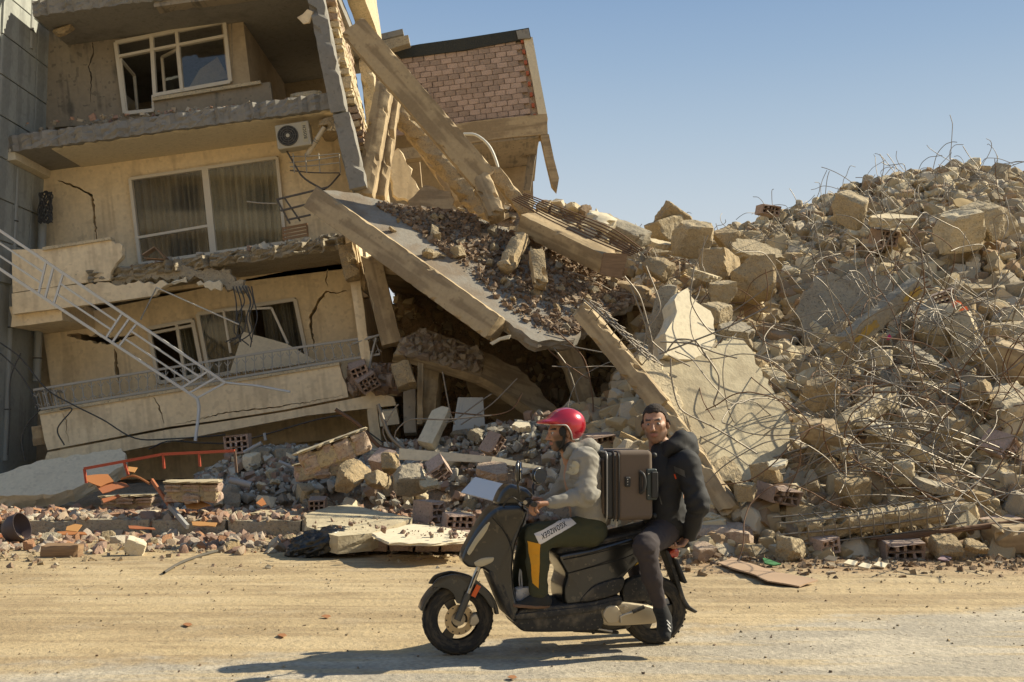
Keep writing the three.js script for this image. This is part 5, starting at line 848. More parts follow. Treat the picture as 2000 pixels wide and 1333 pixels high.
{
  const W = (c, R, half, name) => { // wheel
    const g = new THREE.Group(); g.name = name; scooter.add(g); g.position.copy(c);
    const prof = [[R - .098, -half * .62], [R - .06, -half * .9], [R - .03, -half], [R - .012, -half * .8], [R, -half * .35], [R, half * .35], [R - .012, half * .8], [R - .03, half], [R - .06, half * .9], [R - .098, half * .62]].map(p => new THREE.Vector2(...p));
    part('tyre', new THREE.LatheGeometry(prof, 56).rotateX(Math.PI / 2), rubber, g);
    for (let i = 0; i < 60; i++) { const a = i / 60 * 6.283, m = part('tread_block', new THREE.BoxGeometry(.016, .005, half * .7), rubber, g); m.position.set(Math.cos(a) * (R - .0022), Math.sin(a) * (R - .0022), (i % 2 ? 1 : -1) * half * .36); m.rotation.z = a + Math.PI / 2; m.rotation.y = .0; }
    const rim = [[R - .062, -half * .75], [R - .068, -half * .72], [R - .075, -half * .4], [R - .075, half * .4], [R - .068, half * .72], [R - .062, half * .75], [R - .058, half * .62], [R - .058, -half * .62], [R - .062, -half * .75]].map(p => new THREE.Vector2(...p));
    part('rim', new THREE.LatheGeometry(rim, 48).rotateX(Math.PI / 2), alloy, g);
    for (let i = 0; i < 3; i++) { const s = new THREE.Shape([[-.022, .03], [.022, .03], [.034, R - .085], [.045, R - .068], [-.045, R - .068], [-.034, R - .085]].map(p => new THREE.Vector2(...p))); const m = part('spoke', new THREE.ExtrudeGeometry(s, { depth: half * .5, bevelEnabled: true, bevelSize: .004, bevelThickness: .006, bevelSegments: 2 }).translate(0, 0, -half * .25), flat(.085, .075, .06, { roughness: .55, metalness: .4 }), g); m.rotation.z = i * 2.0944 + .5; }
    part('hub', new THREE.CylinderGeometry(.045, .045, half * 1.7, 20).rotateX(Math.PI / 2), alloy, g); return g;
  };
  const cf = S(894, 1211, 0), cr = S(1277, 1192, 0); cf.y = .236; cr.y = .232;
  const fw = W(cf, .236, .046, 'front_wheel'), rw = W(cr, .232, .05, 'rear_wheel');
  const disc = part('brake_disc', new THREE.RingGeometry(.055, .098, 40).translate(0, 0, .058), flat(.42, .32, .19, { roughness: .4, metalness: .7, side: THREE.DoubleSide }), fw); disc.material.side = THREE.DoubleSide;
  for (let i = 0; i < 12; i++) { const a = i / 12 * 6.283, m = part('disc_hole', new THREE.CylinderGeometry(.005, .005, .006, 8).rotateX(Math.PI / 2), black, fw); m.position.set(Math.cos(a) * .086, Math.sin(a) * .086, .059); }
  shell('brake_caliper', [[921, 1206], [930, 1200], [936, 1214], [926, 1224], [918, 1220]], .025, alloy, scooter, { lat0: .08, bevel: .01 });
  // front fender: arched top over the tyre with side skirts
  const arc = new THREE.Shape(); arc.absarc(0, 0, .262, .12, 2.85, false); arc.absarc(0, 0, .25, 2.85, .12, true);
  const ft = part('front_fender', boxUV(creased(new THREE.ExtrudeGeometry(arc, { depth: .13, bevelEnabled: true, bevelSize: .005, bevelThickness: .008, bevelSegments: 2, curveSegments: 30 }).translate(0, 0, -.065), .6)), paint, scooter); ft.position.copy(cf);
  for (const s of [1, -1]) shell('fender_skirt', [[843, 1147], [856, 1130], [888, 1122], [924, 1130], [946, 1147], [962, 1172], [966, 1188], [958, 1186], [946, 1168], [930, 1156], [914, 1168], [904, 1180], [892, 1178], [886, 1162], [874, 1151], [858, 1148]], .008, paint, scooter, { lat0: .07 * s, bevel: .004, latAt: .075 });
  for (const s of [1, -1]) { const f = new THREE.Group(); f.name = 'fork_leg'; scooter.add(f); part('slider', straight(S(893, 1212, .082 * s), S(915, 1160, .082 * s), .024, 14), flat(.075, .068, .055, { roughness: .5 }), f); part('stanchion', straight(S(915, 1160, .082 * s), S(935, 1108, .082 * s), .017, 12), steel, f); if (s > 0) part('reflector', bar(S(924, 1166, .108), S(935, 1144, .108), .012, .03), flat(.62, .09, .01, { roughness: .25 }), f); }
  // body
  const noseT = (x) => lerp(.42, 1, smooth(.02, .42, x));
  shell('front_panel', [[907, 1098], [914, 1075], [935, 1036], [958, 1004], [978, 990], [1012, 986], [1030, 998], [1024, 1022], [1008, 1062], [1002, 1110], [1006, 1160], [1014, 1190], [1006, 1216], [994, 1205], [976, 1165], [962, 1128], [945, 1114], [920, 1112]], .19, paint, scooter, { taper: noseT, bevel: .06 });
  shell('side_panel', [[958, 1120], [975, 1112], [986, 1135], [998, 1180], [1004, 1212], [994, 1205], [974, 1160]], .2, black, scooter, { taper: (x) => lerp(.6, 1, smooth(.15, .42, x)), bevel: .03 });
  shell('handlebar_cover', [[974, 984], [984, 960], [1000, 947], [1028, 954], [1041, 968], [1034, 984], [1010, 994], [986, 994]], .16, paint, scooter, { bevel: .06, taper: (x) => lerp(.55, 1, smooth(.25, .5, x)) });
  shell('floorboard', [[1006, 1216], [1012, 1191], [1040, 1184], [1090, 1180], [1150, 1174], [1206, 1162], [1212, 1178], [1182, 1206], [1166, 1230], [1090, 1234], [1022, 1233]], .19, black, scooter, { bevel: .03 });
  shell('floor_edge', [[1008, 1198], [1060, 1192], [1150, 1182], [1208, 1170], [1206, 1182], [1150, 1194], [1060, 1206], [1010, 1210]], .2, black, scooter, { bevel: .01 });
  shell('rear_body', [[1088, 1084], [1150, 1070], [1240, 1046], [1290, 1040], [1302, 1052], [1270, 1085], [1246, 1102], [1216, 1132], [1206, 1162], [1150, 1176], [1104, 1182], [1098, 1150], [1104, 1122]], .18, paint, scooter, { bevel: .05, taper: (x, y) => lerp(1, .55, smooth(.95, 1.5, x)) });
  shell('lower_side_panel', [[1130, 1172], [1160, 1142], [1216, 1128], [1206, 1158], [1150, 1174]], .192, black, scooter, { bevel: .02 });
  shell('seat', [[1083, 1080], [1094, 1062], [1130, 1052], [1180, 1048], [1232, 1036], [1290, 1022], [1304, 1030], [1292, 1044], [1240, 1058], [1150, 1080], [1100, 1090]], .15, black, scooter, { bevel: .05 });
  { const m = shell('emblem', [[1240, 1106], [1252, 1092], [1254, 1098]], .004, flat(.5, .3, .03), scooter, { lat0: .175, bevel: .001, sharp: true }); }
  shell('turn_signal', [[930, 1102], [944, 1093], [966, 1090], [964, 1100], [946, 1110], [934, 1110]], .2, lensM, scooter, { bevel: .02, taper: x => noseT(x) });
  shell('headlamp', [[916, 1082], [932, 1052], [950, 1026], [960, 1020], [956, 1038], [940, 1066], [922, 1090]], .2, lensM, scooter, { bevel: .03, taper: x => noseT(x) * .98 });
  // engine, kick starter, air box
  shell('engine_cover', [[1170, 1196], [1180, 1181], [1214, 1176], [1262, 1182], [1288, 1192], [1292, 1206], [1280, 1218], [1236, 1222], [1182, 1222]], .05, alloy, scooter, { lat0: .14, bevel: .025 });
  shell('clutch_bulge', [[1178, 1202], [1186, 1186], [1204, 1184], [1214, 1200], [1206, 1216], [1188, 1218]], .02, alloy, scooter, { lat0: .19, bevel: .012 });
  part('kick_lever', tube([S(1212, 1216, .2), S(1214, 1204, .215), S(1236, 1196, .215), S(1256, 1186, .22)], .009, 14, 7), steel, scooter); part('kick_pedal', straight(S(1236, 1196, .225), S(1258, 1186, .225), .014, 8), black, scooter);
  shell('air_box', [[1218, 1144], [1236, 1130], [1262, 1126], [1276, 1150], [1280, 1170], [1250, 1176], [1218, 1176]], .04, black, scooter, { lat0: .13, bevel: .015 });
  shell('engine_block', [[1164, 1196], [1186, 1180], [1230, 1180], [1230, 1226], [1180, 1230], [1160, 1216]], .1, flat(.10, .09, .075, { roughness: .6, metalness: .4 }), scooter, { bevel: .02 });
  part('centre_stand', merge([straight(S(1120, 1232, .09), S(1206, 1236, .09), .012), straight(S(1120, 1232, -.09), S(1206, 1236, -.09), .012), straight(S(1206, 1236, .09), S(1206, 1236, -.09), .012), straight(S(1152, 1216, .09), S(1160, 1238, .09), .014)]), black, scooter);
  part('shock_absorber', tube([S(1272, 1188, -.1), S(1284, 1100, -.1)], .03, 6, 10), black, scooter);
  part('exhaust', straight(S(1215, 1205, -.15), S(1325, 1180, -.15), .055, 14), flat(.12, .11, .1, { roughness: .5, metalness: .5 }), scooter);
  // tail: light, plate holder, mudguard
  shell('tail_light', [[1306, 1080], [1318, 1070], [1326, 1076], [1324, 1088], [1312, 1090]], .06, new THREE.MeshPhysicalMaterial({ color: new THREE.Color().setRGB(.4, .03, .015), roughness: .15, clearcoat: 1 }), scooter, { bevel: .015 });
  shell('rear_mudguard', [[1298, 1078], [1308, 1080], [1326, 1130], [1338, 1168], [1348, 1184], [1362, 1194], [1356, 1198], [1340, 1188], [1330, 1172], [1318, 1134]], .06, black, scooter, { bevel: .012 });
  shell('number_plate', [[1317, 1092], [1322, 1092], [1341, 1138], [1336, 1140]], .09, flat(.03, .03, .03), scooter, { bevel: .002, sharp: true });
  part('grab_rail', tube([S(1262, 1034, .12), S(1300, 1026, .12), S(1318, 1046, .08), S(1318, 1046, -.08), S(1300, 1026, -.12), S(1262, 1034, -.12)], .013, 30, 8), black, scooter);
  // handlebar, grips, mirrors
  part('handlebar', straight(S(1026, 982, .34), S(1026, 982, -.34), .014, 10), steel, scooter);
  for (const s of [1, -1]) { part('grip', straight(S(1040, 985, .22 * s), S(1044, 986, .36 * s), .018, 12), black, scooter); part('brake_lever', tube([S(1024, 984, .2 * s), S(1014, 984, .25 * s), S(1020, 990, .34 * s)], .007, 10, 6), steel, scooter); part('switch_box', straight(S(1032, 982, .17 * s), S(1034, 983, .215 * s), .03, 12), black, scooter); }
  const mirror = (stem, c, rx, ry, turn) => { const g = new THREE.Group(); g.name = 'mirror'; scooter.add(g); part('stem', tube(stem, .008, 12, 7), black, g); const h = part('mirror_housing', new THREE.SphereGeometry(1, 20, 14).scale(rx, ry, .022), paint, g); h.position.copy(c); h.rotation.y = turn; const m = part('mirror_glass', new THREE.CylinderGeometry(1, 1, .004, 24).rotateX(Math.PI / 2).scale(rx * .88, ry * .88, 1), flat(.5, .5, .5, { roughness: .05, metalness: 1 }), g); m.position.copy(c).add(V(Math.sin(turn) * .02, 0, Math.cos(turn) * .02)); m.rotation.y = turn; };
  mirror([S(1014, 962, .22), S(1011, 945, .26), S(1012, 930, .30)], S(1012, 922, .32), .07, .075, 1.25);
  mirror([S(1042, 966, -.22), S(1041, 950, -.25), S(1048, 938, -.28)], S(1052, 930, -.3), .068, .062, .5);
  // control cables and seams between the panels
  for (const [q, rr] of [[[[1018, 984, .2], [1000, 972, .22], [985, 985, .16], [984, 1000, .1]], .005], [[[1030, 986, -.2], [1006, 976, -.22], [990, 990, -.1]], .005], [[[918, 1150, .095], [930, 1120, .1], [942, 1108, .06]], .005], [[[1168, 1224, .12], [1190, 1232, .13], [1222, 1226, .12]], .007]]) part('cable', tube(q.map(v => S(...v)), rr, 18, 6), black, scooter);
  for (const q of [[[962, 1012], [985, 1040], [1000, 1075], [1003, 1110]], [[1104, 1122], [1150, 1110], [1216, 1092], [1262, 1070]], [[1100, 1094], [1160, 1082], [1240, 1060]], [[1012, 1200], [1090, 1194], [1160, 1188]]]) part('panel_seam', tube(q.map(([a, b]) => S(a, b, .182)), .0035, 24, 5), flat(.006, .006, .006), scooter);
  part('foot_peg', straight(S(1222, 1186, .15), S(1222, 1188, .25), .014, 8), steel, scooter); part('side_stand', straight(S(1150, 1226, .12), S(1196, 1234, .14), .01, 8), steel, scooter);
  part('key_panel', new RoundedBoxGeometry(.05, .04, .02, 2, .008), flat(.05, .05, .05), scooter).position.copy(S(1014, 1020, .12));
  // small bag hung on the hook
  const bag = ridden('plastic_bag', 'small white plastic bag on the scooter floor in front of the rider', 'bag'); const bg = chunkGeo(733, .06, .05, .05, 4, 3, .12); const bm = part('pouch', bg, flat(.55, .55, .56, { roughness: .4 }), bag); bm.position.copy(S(1022, 1160, .06)); part('handle', tube([S(1016, 1152, .06), S(1014, 1130, .06), S(1017, 1112, .05), S(1020, 1150, .06)], .006, 12, 5), flat(.55, .55, .56, { roughness: .4 }), bag);
}
// suitcase standing on its side between the two
{
  const s = ridden('suitcase', 'brown soft suitcase standing between rider and passenger', 'suitcase'), c0 = S(1236, 950, .25), cloth = std({ map: makeTex(256, .05, (u, v) => { const a = Math.sin(u * 6.283 * 12) * Math.sin(v * 6.283 * 12); const k = .82 + .18 * a + .1 * (tfbm(u, v, 30, 2, 3) - .5); return [.155 * k, .115 * k, .085 * k]; }), roughness: .9 }), trim = flat(.022, .021, .02, { roughness: .6 });
  const box = (name, x0, x1, y0, y1, l0, l1, mat, r, parent = s) => { const a = S(x0, y1, l1), b = S(x1, y0, l1), w = b.x - a.x, h = b.y - a.y, m = part(name, boxUV(new RoundedBoxGeometry(w, h, l1 - l0, 5, r)), mat, parent); m.position.set((a.x + b.x) / 2, (a.y + b.y) / 2, (l0 + l1) / 2); return m; };
  box('main_case', 1206, 1276, 880, 1018, -.3, .25, cloth, .035); box('expander', 1199, 1208, 884, 1016, -.29, .24, cloth, .02); box('front_pocket', 1184, 1202, 884, 1016, -.29, .235, trim, .03); box('outer_pocket', 1177, 1186, 896, 1006, -.25, .2, cloth, .02);
  for (const [x, l] of [[1209, .253], [1201, .247], [1186, .24]]) { const a = S(x, 892, l), b = S(x, 1010, l); part('zip', tube([V(a.x, a.y + .03, -.28), V(a.x, a.y + .03, l - .03), V(a.x, a.y, l), V(b.x, b.y, l), V(b.x, b.y - .03, l - .03)], .006, 30, 6, .05), x === 1186 ? flat(.3, .29, .27, { roughness: .4 }) : trim, s); }
  const h = new THREE.Group(); h.name = 'carry_handle'; s.add(h); part('mount', bar(S(1250, 922, .255), S(1250, 964, .255), .012, .035, V(0, 0, 1)), trim, h); part('grip', tube([S(1250, 922, .26), S(1257, 928, .285), S(1260, 943, .29), S(1257, 958, .285), S(1250, 964, .26)], .011, 16, 8), trim, h);
  const pl = box('trolley_plate', 1264, 1284, 916, 978, -.1, .265, flat(.035, .045, .045, { roughness: .5 }), .012); for (const y of [926, 968]) { const m = part('rivet', new THREE.SphereGeometry(.005, 8, 6), steel, s); m.position.copy(S(1267, y, .268)); }
  box('trolley_grip', 1274, 1286, 922, 974, -.08, .28, trim, .008); const lk = box('combination_lock', 1222, 1232, 932, 952, .23, .27, trim, .008); for (let i = 0; i < 3; i++) { const m = part('dial', new THREE.SphereGeometry(.004, 6, 5), steel, s); m.position.copy(S(1226, 937 + i * 5, .273)); }
  for (const y of [890, 1008]) for (const l of [-.24, .18]) { const m = part('foot', new THREE.SphereGeometry(.02, 10, 8), trim, s); m.position.copy(S(1278, y, l)); }
  box('strap', 1203, 1206, 1016, 1030, .2, .21, flat(.4, .36, .3), .001);
}
// ---------------------------------------------------------------- people: one continuous surface per body, clothes over it
function nets(f, lo, hi, h) {
  const nx = Math.ceil((hi.x - lo.x) / h) + 1, ny = Math.ceil((hi.y - lo.y) / h) + 1, nz = Math.ceil((hi.z - lo.z) / h) + 1, val = new Float32Array(nx * ny * nz), p = V(), id = (i, j, k) => (k * ny + j) * nx + i;
  const st = 4; // coarse look first
  val.fill(1);
  for (let k = 0; k < nz; k += st) for (let j = 0; j < ny; j += st) for (let i = 0; i < nx; i += st) {
    p.set(lo.x + (i + st / 2) * h, lo.y + (j + st / 2) * h, lo.z + (k + st / 2) * h); const d = f(p); const far = Math.abs(d) > h * st * 1.2 + .03;
    for (let c = k; c < Math.min(nz, k + st); c++) for (let b = j; b < Math.min(ny, j + st); b++) for (let a = i; a < Math.min(nx, i + st); a++) { if (far) val[id(a, b, c)] = d; else { p.set(lo.x + a * h, lo.y + b * h, lo.z + c * h); val[id(a, b, c)] = f(p); } }
  }
  const cell = new Int32Array(nx * ny * nz).fill(-1), pos = [], off = [0, 1, nx, nx + 1, nx * ny, nx * ny + 1, nx * ny + nx, nx * ny + nx + 1], E = [[0, 1], [2, 3], [4, 5], [6, 7], [0, 2], [1, 3], [4, 6], [5, 7], [0, 4], [1, 5], [2, 6], [3, 7]];
  for (let k = 0; k < nz - 1; k++) for (let j = 0; j < ny - 1; j++) for (let i = 0; i < nx - 1; i++) {
    const o = id(i, j, k); let m = 0; for (let c = 0; c < 8; c++) if (val[o + off[c]] < 0) m |= 1 << c; if (m === 0 || m === 255) continue;
    let x = 0, y = 0, z = 0, n = 0; for (const [a, b] of E) { const va = val[o + off[a]], vb = val[o + off[b]]; if ((va < 0) === (vb < 0)) continue; const t = va / (va - vb); x += lerp(a & 1, b & 1, t); y += lerp(a >> 1 & 1, b >> 1 & 1, t); z += lerp(a >> 2, b >> 2, t); n++; }
    cell[o] = pos.length / 3; pos.push(lo.x + (i + x / n) * h, lo.y + (j + y / n) * h, lo.z + (k + z / n) * h);
  }
  const idx = [], quad = (a, b, c, d, s) => { if (a < 0 || b < 0 || c < 0 || d < 0) return; if (s) idx.push(a, b, c, a, c, d); else idx.push(a, c, b, a, d, c); };
  for (let k = 1; k < nz - 1; k++) for (let j = 1; j < ny - 1; j++) for (let i = 1; i < nx - 1; i++) {
    const o = id(i, j, k), v = val[o] < 0;
    if (v !== val[o + 1] < 0) quad(cell[id(i, j - 1, k - 1)], cell[id(i, j, k - 1)], cell[o], cell[id(i, j - 1, k)], v);
    if (v !== val[o + nx] < 0) quad(cell[id(i - 1, j, k - 1)], cell[id(i - 1, j, k)], cell[o], cell[id(i, j, k - 1)], v);
    if (v !== val[o + nx * ny] < 0) quad(cell[id(i - 1, j - 1, k)], cell[id(i, j - 1, k)], cell[o], cell[id(i - 1, j, k)], v);
  }
  const g = new THREE.BufferGeometry(); g.setAttribute('position', new THREE.Float32BufferAttribute(pos, 3)); g.setIndex(idx); g.computeVertexNormals(); return g;
}
const smin = (a, b, k) => { const h = clamp(.5 + .5 * (b - a) / k, 0, 1); return lerp(b, a, h) - k * h * (1 - h); };
function cap(p, a, b, ra, rb) { const bx = b.x - a.x, by = b.y - a.y, bz = b.z - a.z, px = p.x - a.x, py = p.y - a.y, pz = p.z - a.z, t = clamp((px * bx + py * by + pz * bz) / (bx * bx + by * by + bz * bz + 1e-9), 0, 1), x = px - bx * t, y = py - by * t, z = pz - bz * t; return Math.sqrt(x * x + y * y + z * z) - lerp(ra, rb, t); }
function ell(p, c, rx, ry, rz) { const x = p.x - c.x, y = p.y - c.y, z = p.z - c.z, k0 = Math.sqrt((x / rx) ** 2 + (y / ry) ** 2 + (z / rz) ** 2), k1 = Math.sqrt((x / rx ** 2) ** 2 + (y / ry ** 2) ** 2 + (z / rz ** 2) ** 2); return k1 < 1e-6 ? -Math.min(rx, ry, rz) : k0 * (k0 - 1) / k1; }
const limbs = (list, k) => p => { let d = 9; for (const [a, b, ra, rb] of list) d = smin(d, cap(p, a, b, ra, rb), k); return d; };
function bounds(list, m = .06) { const b = new THREE.Box3(); for (const [a, c, ra, rb] of list) { b.expandByPoint(a.clone().addScalar(ra)); b.expandByPoint(a.clone().addScalar(-ra)); b.expandByPoint(c.clone().addScalar(rb)); b.expandByPoint(c.clone().addScalar(-rb)); } return b.expandByScalar(m); }
const folds = (amp, f) => p => { const q = .05 * n3(p.x * f * .6, p.y * f * .6, p.z * f * .6), a = 1 - 3.2 * Math.abs(n3(p.x * f * .9 + q * f, p.y * f * 1.7, p.z * f * .9 + 7)), b = 1 - 3 * Math.abs(n3((p.x + p.y) * f * 1.1 + 4, (p.y - p.x) * f * .7, p.z * f + 3)); return amp * (.6 * n3(p.x * f * .5, p.y * f * .5, p.z * f * .5) + .55 * Math.max(-.4, a) + .45 * Math.max(-.4, b) - .2); };
// head in its own axes: x to its right... z forward
function headSDF(p) {
  const m = V(Math.abs(p.x), p.y, p.z); let d = ell(p, V(0, .036, -.018), .073, .086, .096);
  d = smin(d, ell(p, V(0, -.028, .03), .056, .084, .06), .03); d = smin(d, cap(m, V(.046, -.052, .004), V(.006, -.1, .056), .022, .02), .03);
  d = smin(d, cap(m, V(.036, -.018, .064), V(.05, -.012, .04), .02, .018), .02); d = smin(d, cap(m, V(0, .024, .084), V(.036, .02, .07), .011, .011), .012);
  d = Math.max(d, -ell(m, V(.031, .0, .1), .017, .012, .02) ) ; d = smin(d, cap(p, V(0, .012, .086), V(0, -.036, .11), .008, .011), .012); d = smin(d, cap(m, V(.004, -.04, .1), V(.013, -.04, .09), .008, .007), .008);
  d = smin(d, cap(m, V(0, -.063, .09), V(.02, -.064, .078), .0065, .004), .006); d = smin(d, cap(m, V(0, -.074, .089), V(.017, -.073, .079), .007, .004), .006);
  d = smin(d, ell(m, V(.077, -.008, -.012), .011, .031, .019), .008); d = smin(d, cap(p, V(0, -.06, -.025), V(0, -.2, -.06), .056, .06), .03); return d;
}
const SKIN = [.36, .19, .115];
function colored(g, fn) { const p = g.attributes.position, c = new Float32Array(p.count * 3), v = V(); for (let i = 0; i < p.count; i++) { v.fromBufferAttribute(p, i); const k = fn(v); c[i * 3] = k[0]; c[i * 3 + 1] = k[1]; c[i * 3 + 2] = k[2]; } g.setAttribute('color', new THREE.BufferAttribute(c, 3)); return g; }
function headGeo(C, fwd, up, beard, size = 1) {
  let g = nets(headSDF, V(-.11, -.22, -.15), V(.11, .14, .14), .0052);
  colored(g, p => { const x = Math.abs(p.x); let c = SKIN; c = mulc(c, 1 + .12 * n3(p.x * 40, p.y * 40, p.z * 40)); const chin = smooth(-.045, -.06, p.y) * smooth(.0, .03, p.z) * (p.y > -.125 ? 1 : 0), lip = Math.hypot(x / .024, (p.y + .068) / .012) < 1 && p.z > .07; const mo = Math.hypot(x / .026, (p.y + .052) / .007) < 1 && p.z > .06; c = mixc(c, [.055, .037, .026], (chin + smooth(.03, .05, x) * smooth(0, -.02, p.y) * smooth(-.02, .0, p.z)) * beard * .75); if (mo) c = mixc(c, [.05, .034, .025], .25 + beard * .6); if (lip) c = [.30, .12, .085]; if (x > .011 && x < .05 && p.y > .017 && p.y < .027 + .006 * smooth(.02, .04, x) && p.z > .05) c = [.03, .02, .015]; if (x > .02 && x < .043 && Math.abs(p.y + .001) < .008 && p.z > .06) c = mulc(SKIN, .55); return c; });
  const z = fwd.clone().normalize(), x = up.clone().cross(z).normalize(), y = z.clone().cross(x), mtx = new THREE.Matrix4().makeBasis(x, y, z).scale(V(size, size, size)).setPosition(C); return { g: g.applyMatrix4(mtx), mtx };
}
// hand closing round a bar: wrist W, palm direction d, bar axis b (towards the little finger), back of hand n
function handBones(W, d, b, n, side, curl = 1) {
  d = d.clone().normalize(); b = b.clone().normalize(); n = n.clone().normalize(); const L = [], P = (f, s, h) => W.clone().addScaledVector(d, f).addScaledVector(b, s).addScaledVector(n, h);
  for (const s of [-.026, -.009, .009, .025]) L.push([P(.015, s * .7, 0), P(.078 - Math.abs(s) * .2, s * 1.1, .004), .015, .0125]);
  const len = [[.042, .027, .02], [.046, .03, .022], [.042, .028, .021], [.033, .021, .018]], dirAt = a => d.clone().multiplyScalar(Math.cos(a)).addScaledVector(n, -Math.sin(a));
  [-.03, -.0095, .0115, .031].forEach((s, i) => { let q = P(.08 - (i === 3 ? .008 : 0), s, .003), a = .5 * curl + .08 * i; const rr = [.0092, .0094, .009, .0078][i]; for (let k = 0; k < 3; k++) { const e = q.clone().addScaledVector(dirAt(a), len[i][k]); L.push([q, e, rr, rr * .92]); q = e; a += .85 * curl; } });
  let q = P(.02, -.022, -.004); const t1 = P(.05, -.047, -.022), t2 = P(.075, -.045, -.045), t3 = P(.085, -.028, -.058); L.push([q, t1, .014, .0115], [t1, t2, .0112, .0098], [t2, t3, .0095, .0085]); return L;
}
function patch(f, name, px, mat, parent, latFrom, nu = 24, nv = 24, lift = .004) {   // piece of cloth laid on a garment: px = 4 corners (top left, top right, bottom right, bottom left) on its near side
  const pos = [], uv = [], idx = [], ok = []; for (let j = 0; j <= nv; j++) for (let i = 0; i <= nu; i++) { const u = i / nu, v = j / nv, x = lerp(lerp(px[0][0], px[1][0], u), lerp(px[3][0], px[2][0], u), v), y = lerp(lerp(px[0][1], px[1][1], u), lerp(px[3][1], px[2][1], u), v), q = S(x, y, latFrom); let d = 1, n = 0; q.z = latFrom + .2; while ((d = f(q)) > .0012 && n++ < 60 && q.z > latFrom - .45) q.z -= Math.min(d, .03) * .8; ok.push(d <= .0012); q.z += lift; pos.push(q.x, q.y, q.z); uv.push(u, 1 - v); }
  for (let j = 0; j < nv; j++) for (let i = 0; i < nu; i++) { const a = j * (nu + 1) + i, b = a + nu + 1; if (![a, b, a + 1, b + 1].every(t => ok[t])) continue; if (Math.abs(pos[a * 3 + 2] - pos[b * 3 + 5]) > .09) continue; idx.push(a, b, b + 1, a, b + 1, a + 1); }
  // keep the largest connected piece
  const up = [...Array(pos.length / 3).keys()], root = a => { while (up[a] !== a) a = up[a]; return a; }; for (let i = 0; i < idx.length; i += 3) { const a = root(idx[i]); up[root(idx[i + 1])] = a; up[root(idx[i + 2])] = a; } const cnt = {}; for (let i = 0; i < idx.length; i += 3) { const a = root(idx[i]); cnt[a] = (cnt[a] ?? 0) + 1; } const big = +Object.keys(cnt).sort((a, b) => cnt[b] - cnt[a])[0], keep = []; for (let i = 0; i < idx.length; i += 3) if (root(idx[i]) === big) keep.push(idx[i], idx[i + 1], idx[i + 2]);
  const g = new THREE.BufferGeometry(); g.setAttribute('position', new THREE.Float32BufferAttribute(pos, 3)); g.setAttribute('uv', new THREE.Float32BufferAttribute(uv, 2)); g.setIndex(keep); const tight = mergeVertices(g.toNonIndexed()); tight.computeVertexNormals(); return part(name, tight, mat, parent);
}
const skinMat = new THREE.MeshPhysicalMaterial({ vertexColors: true, roughness: .55, sheen: .2 }), cloth = (r, g, b, seed, o = {}) => std({ map: makeTex(256, .05, (u, v) => { const k = .9 + .2 * (tfbm(u, v, 64, 2, seed)) + .06 * Math.sin((u + v) * 6.283 * 20); return [r * k, g * k, b * k]; }), roughness: .95, ...o });
function bodyGeo(list, heads, hands) {
  const parts = [colored(nets(limbs(list, .05), bounds(list).min, bounds(list).max, .018), () => SKIN), heads];
  for (const h of hands) { const b = bounds(h, .02); parts.push(colored(nets(limbs(h, .008), b.min, b.max, .0032), p => mulc(SKIN, 1 + .1 * n3(p.x * 50, p.y * 50, p.z * 50)))); }
  return mergeGeometries(parts.map(g => { for (const k of Object.keys(g.attributes)) if (!['position', 'normal', 'color'].includes(k)) g.deleteAttribute(k); return g; }));
}
function garment(name, list, k, fold, h, mat, parent, extra) { const base = limbs(list, k), f = p => { let d = base(p); if (extra) d = extra(p, d); return d > .08 ? d : d - fold(p); }, b = bounds(list, .05); part(name, boxUV(nets(f, b.min, b.max, h)), mat, parent).geometry; return f; }
function shoe(name, heel, toe, ankle, mat, sole, parent, up) {
  const mid = heel.clone().lerp(toe, .55), L = [[heel, mid, .04, .042], [mid, toe, .042, .034], [heel.clone().lerp(toe, .12).addScaledVector(up, .03), ankle, .042, .045], [mid.clone().addScaledVector(up, .015), ankle, .036, .042]], base = limbs(L, .03), b = bounds(L, .02), lowest = p => p.clone().sub(heel).dot(up), f = p => Math.max(base(p), -(lowest(p) + .03));
  const s = part(name, boxUV(nets(f, b.min, b.max, .006)), mat, parent), f2 = p => Math.max(base(p) - .006, Math.abs(lowest(p) + .032) - .011); part('sole', boxUV(nets(f2, b.min, b.max, .006)), sole, s); return f;
}
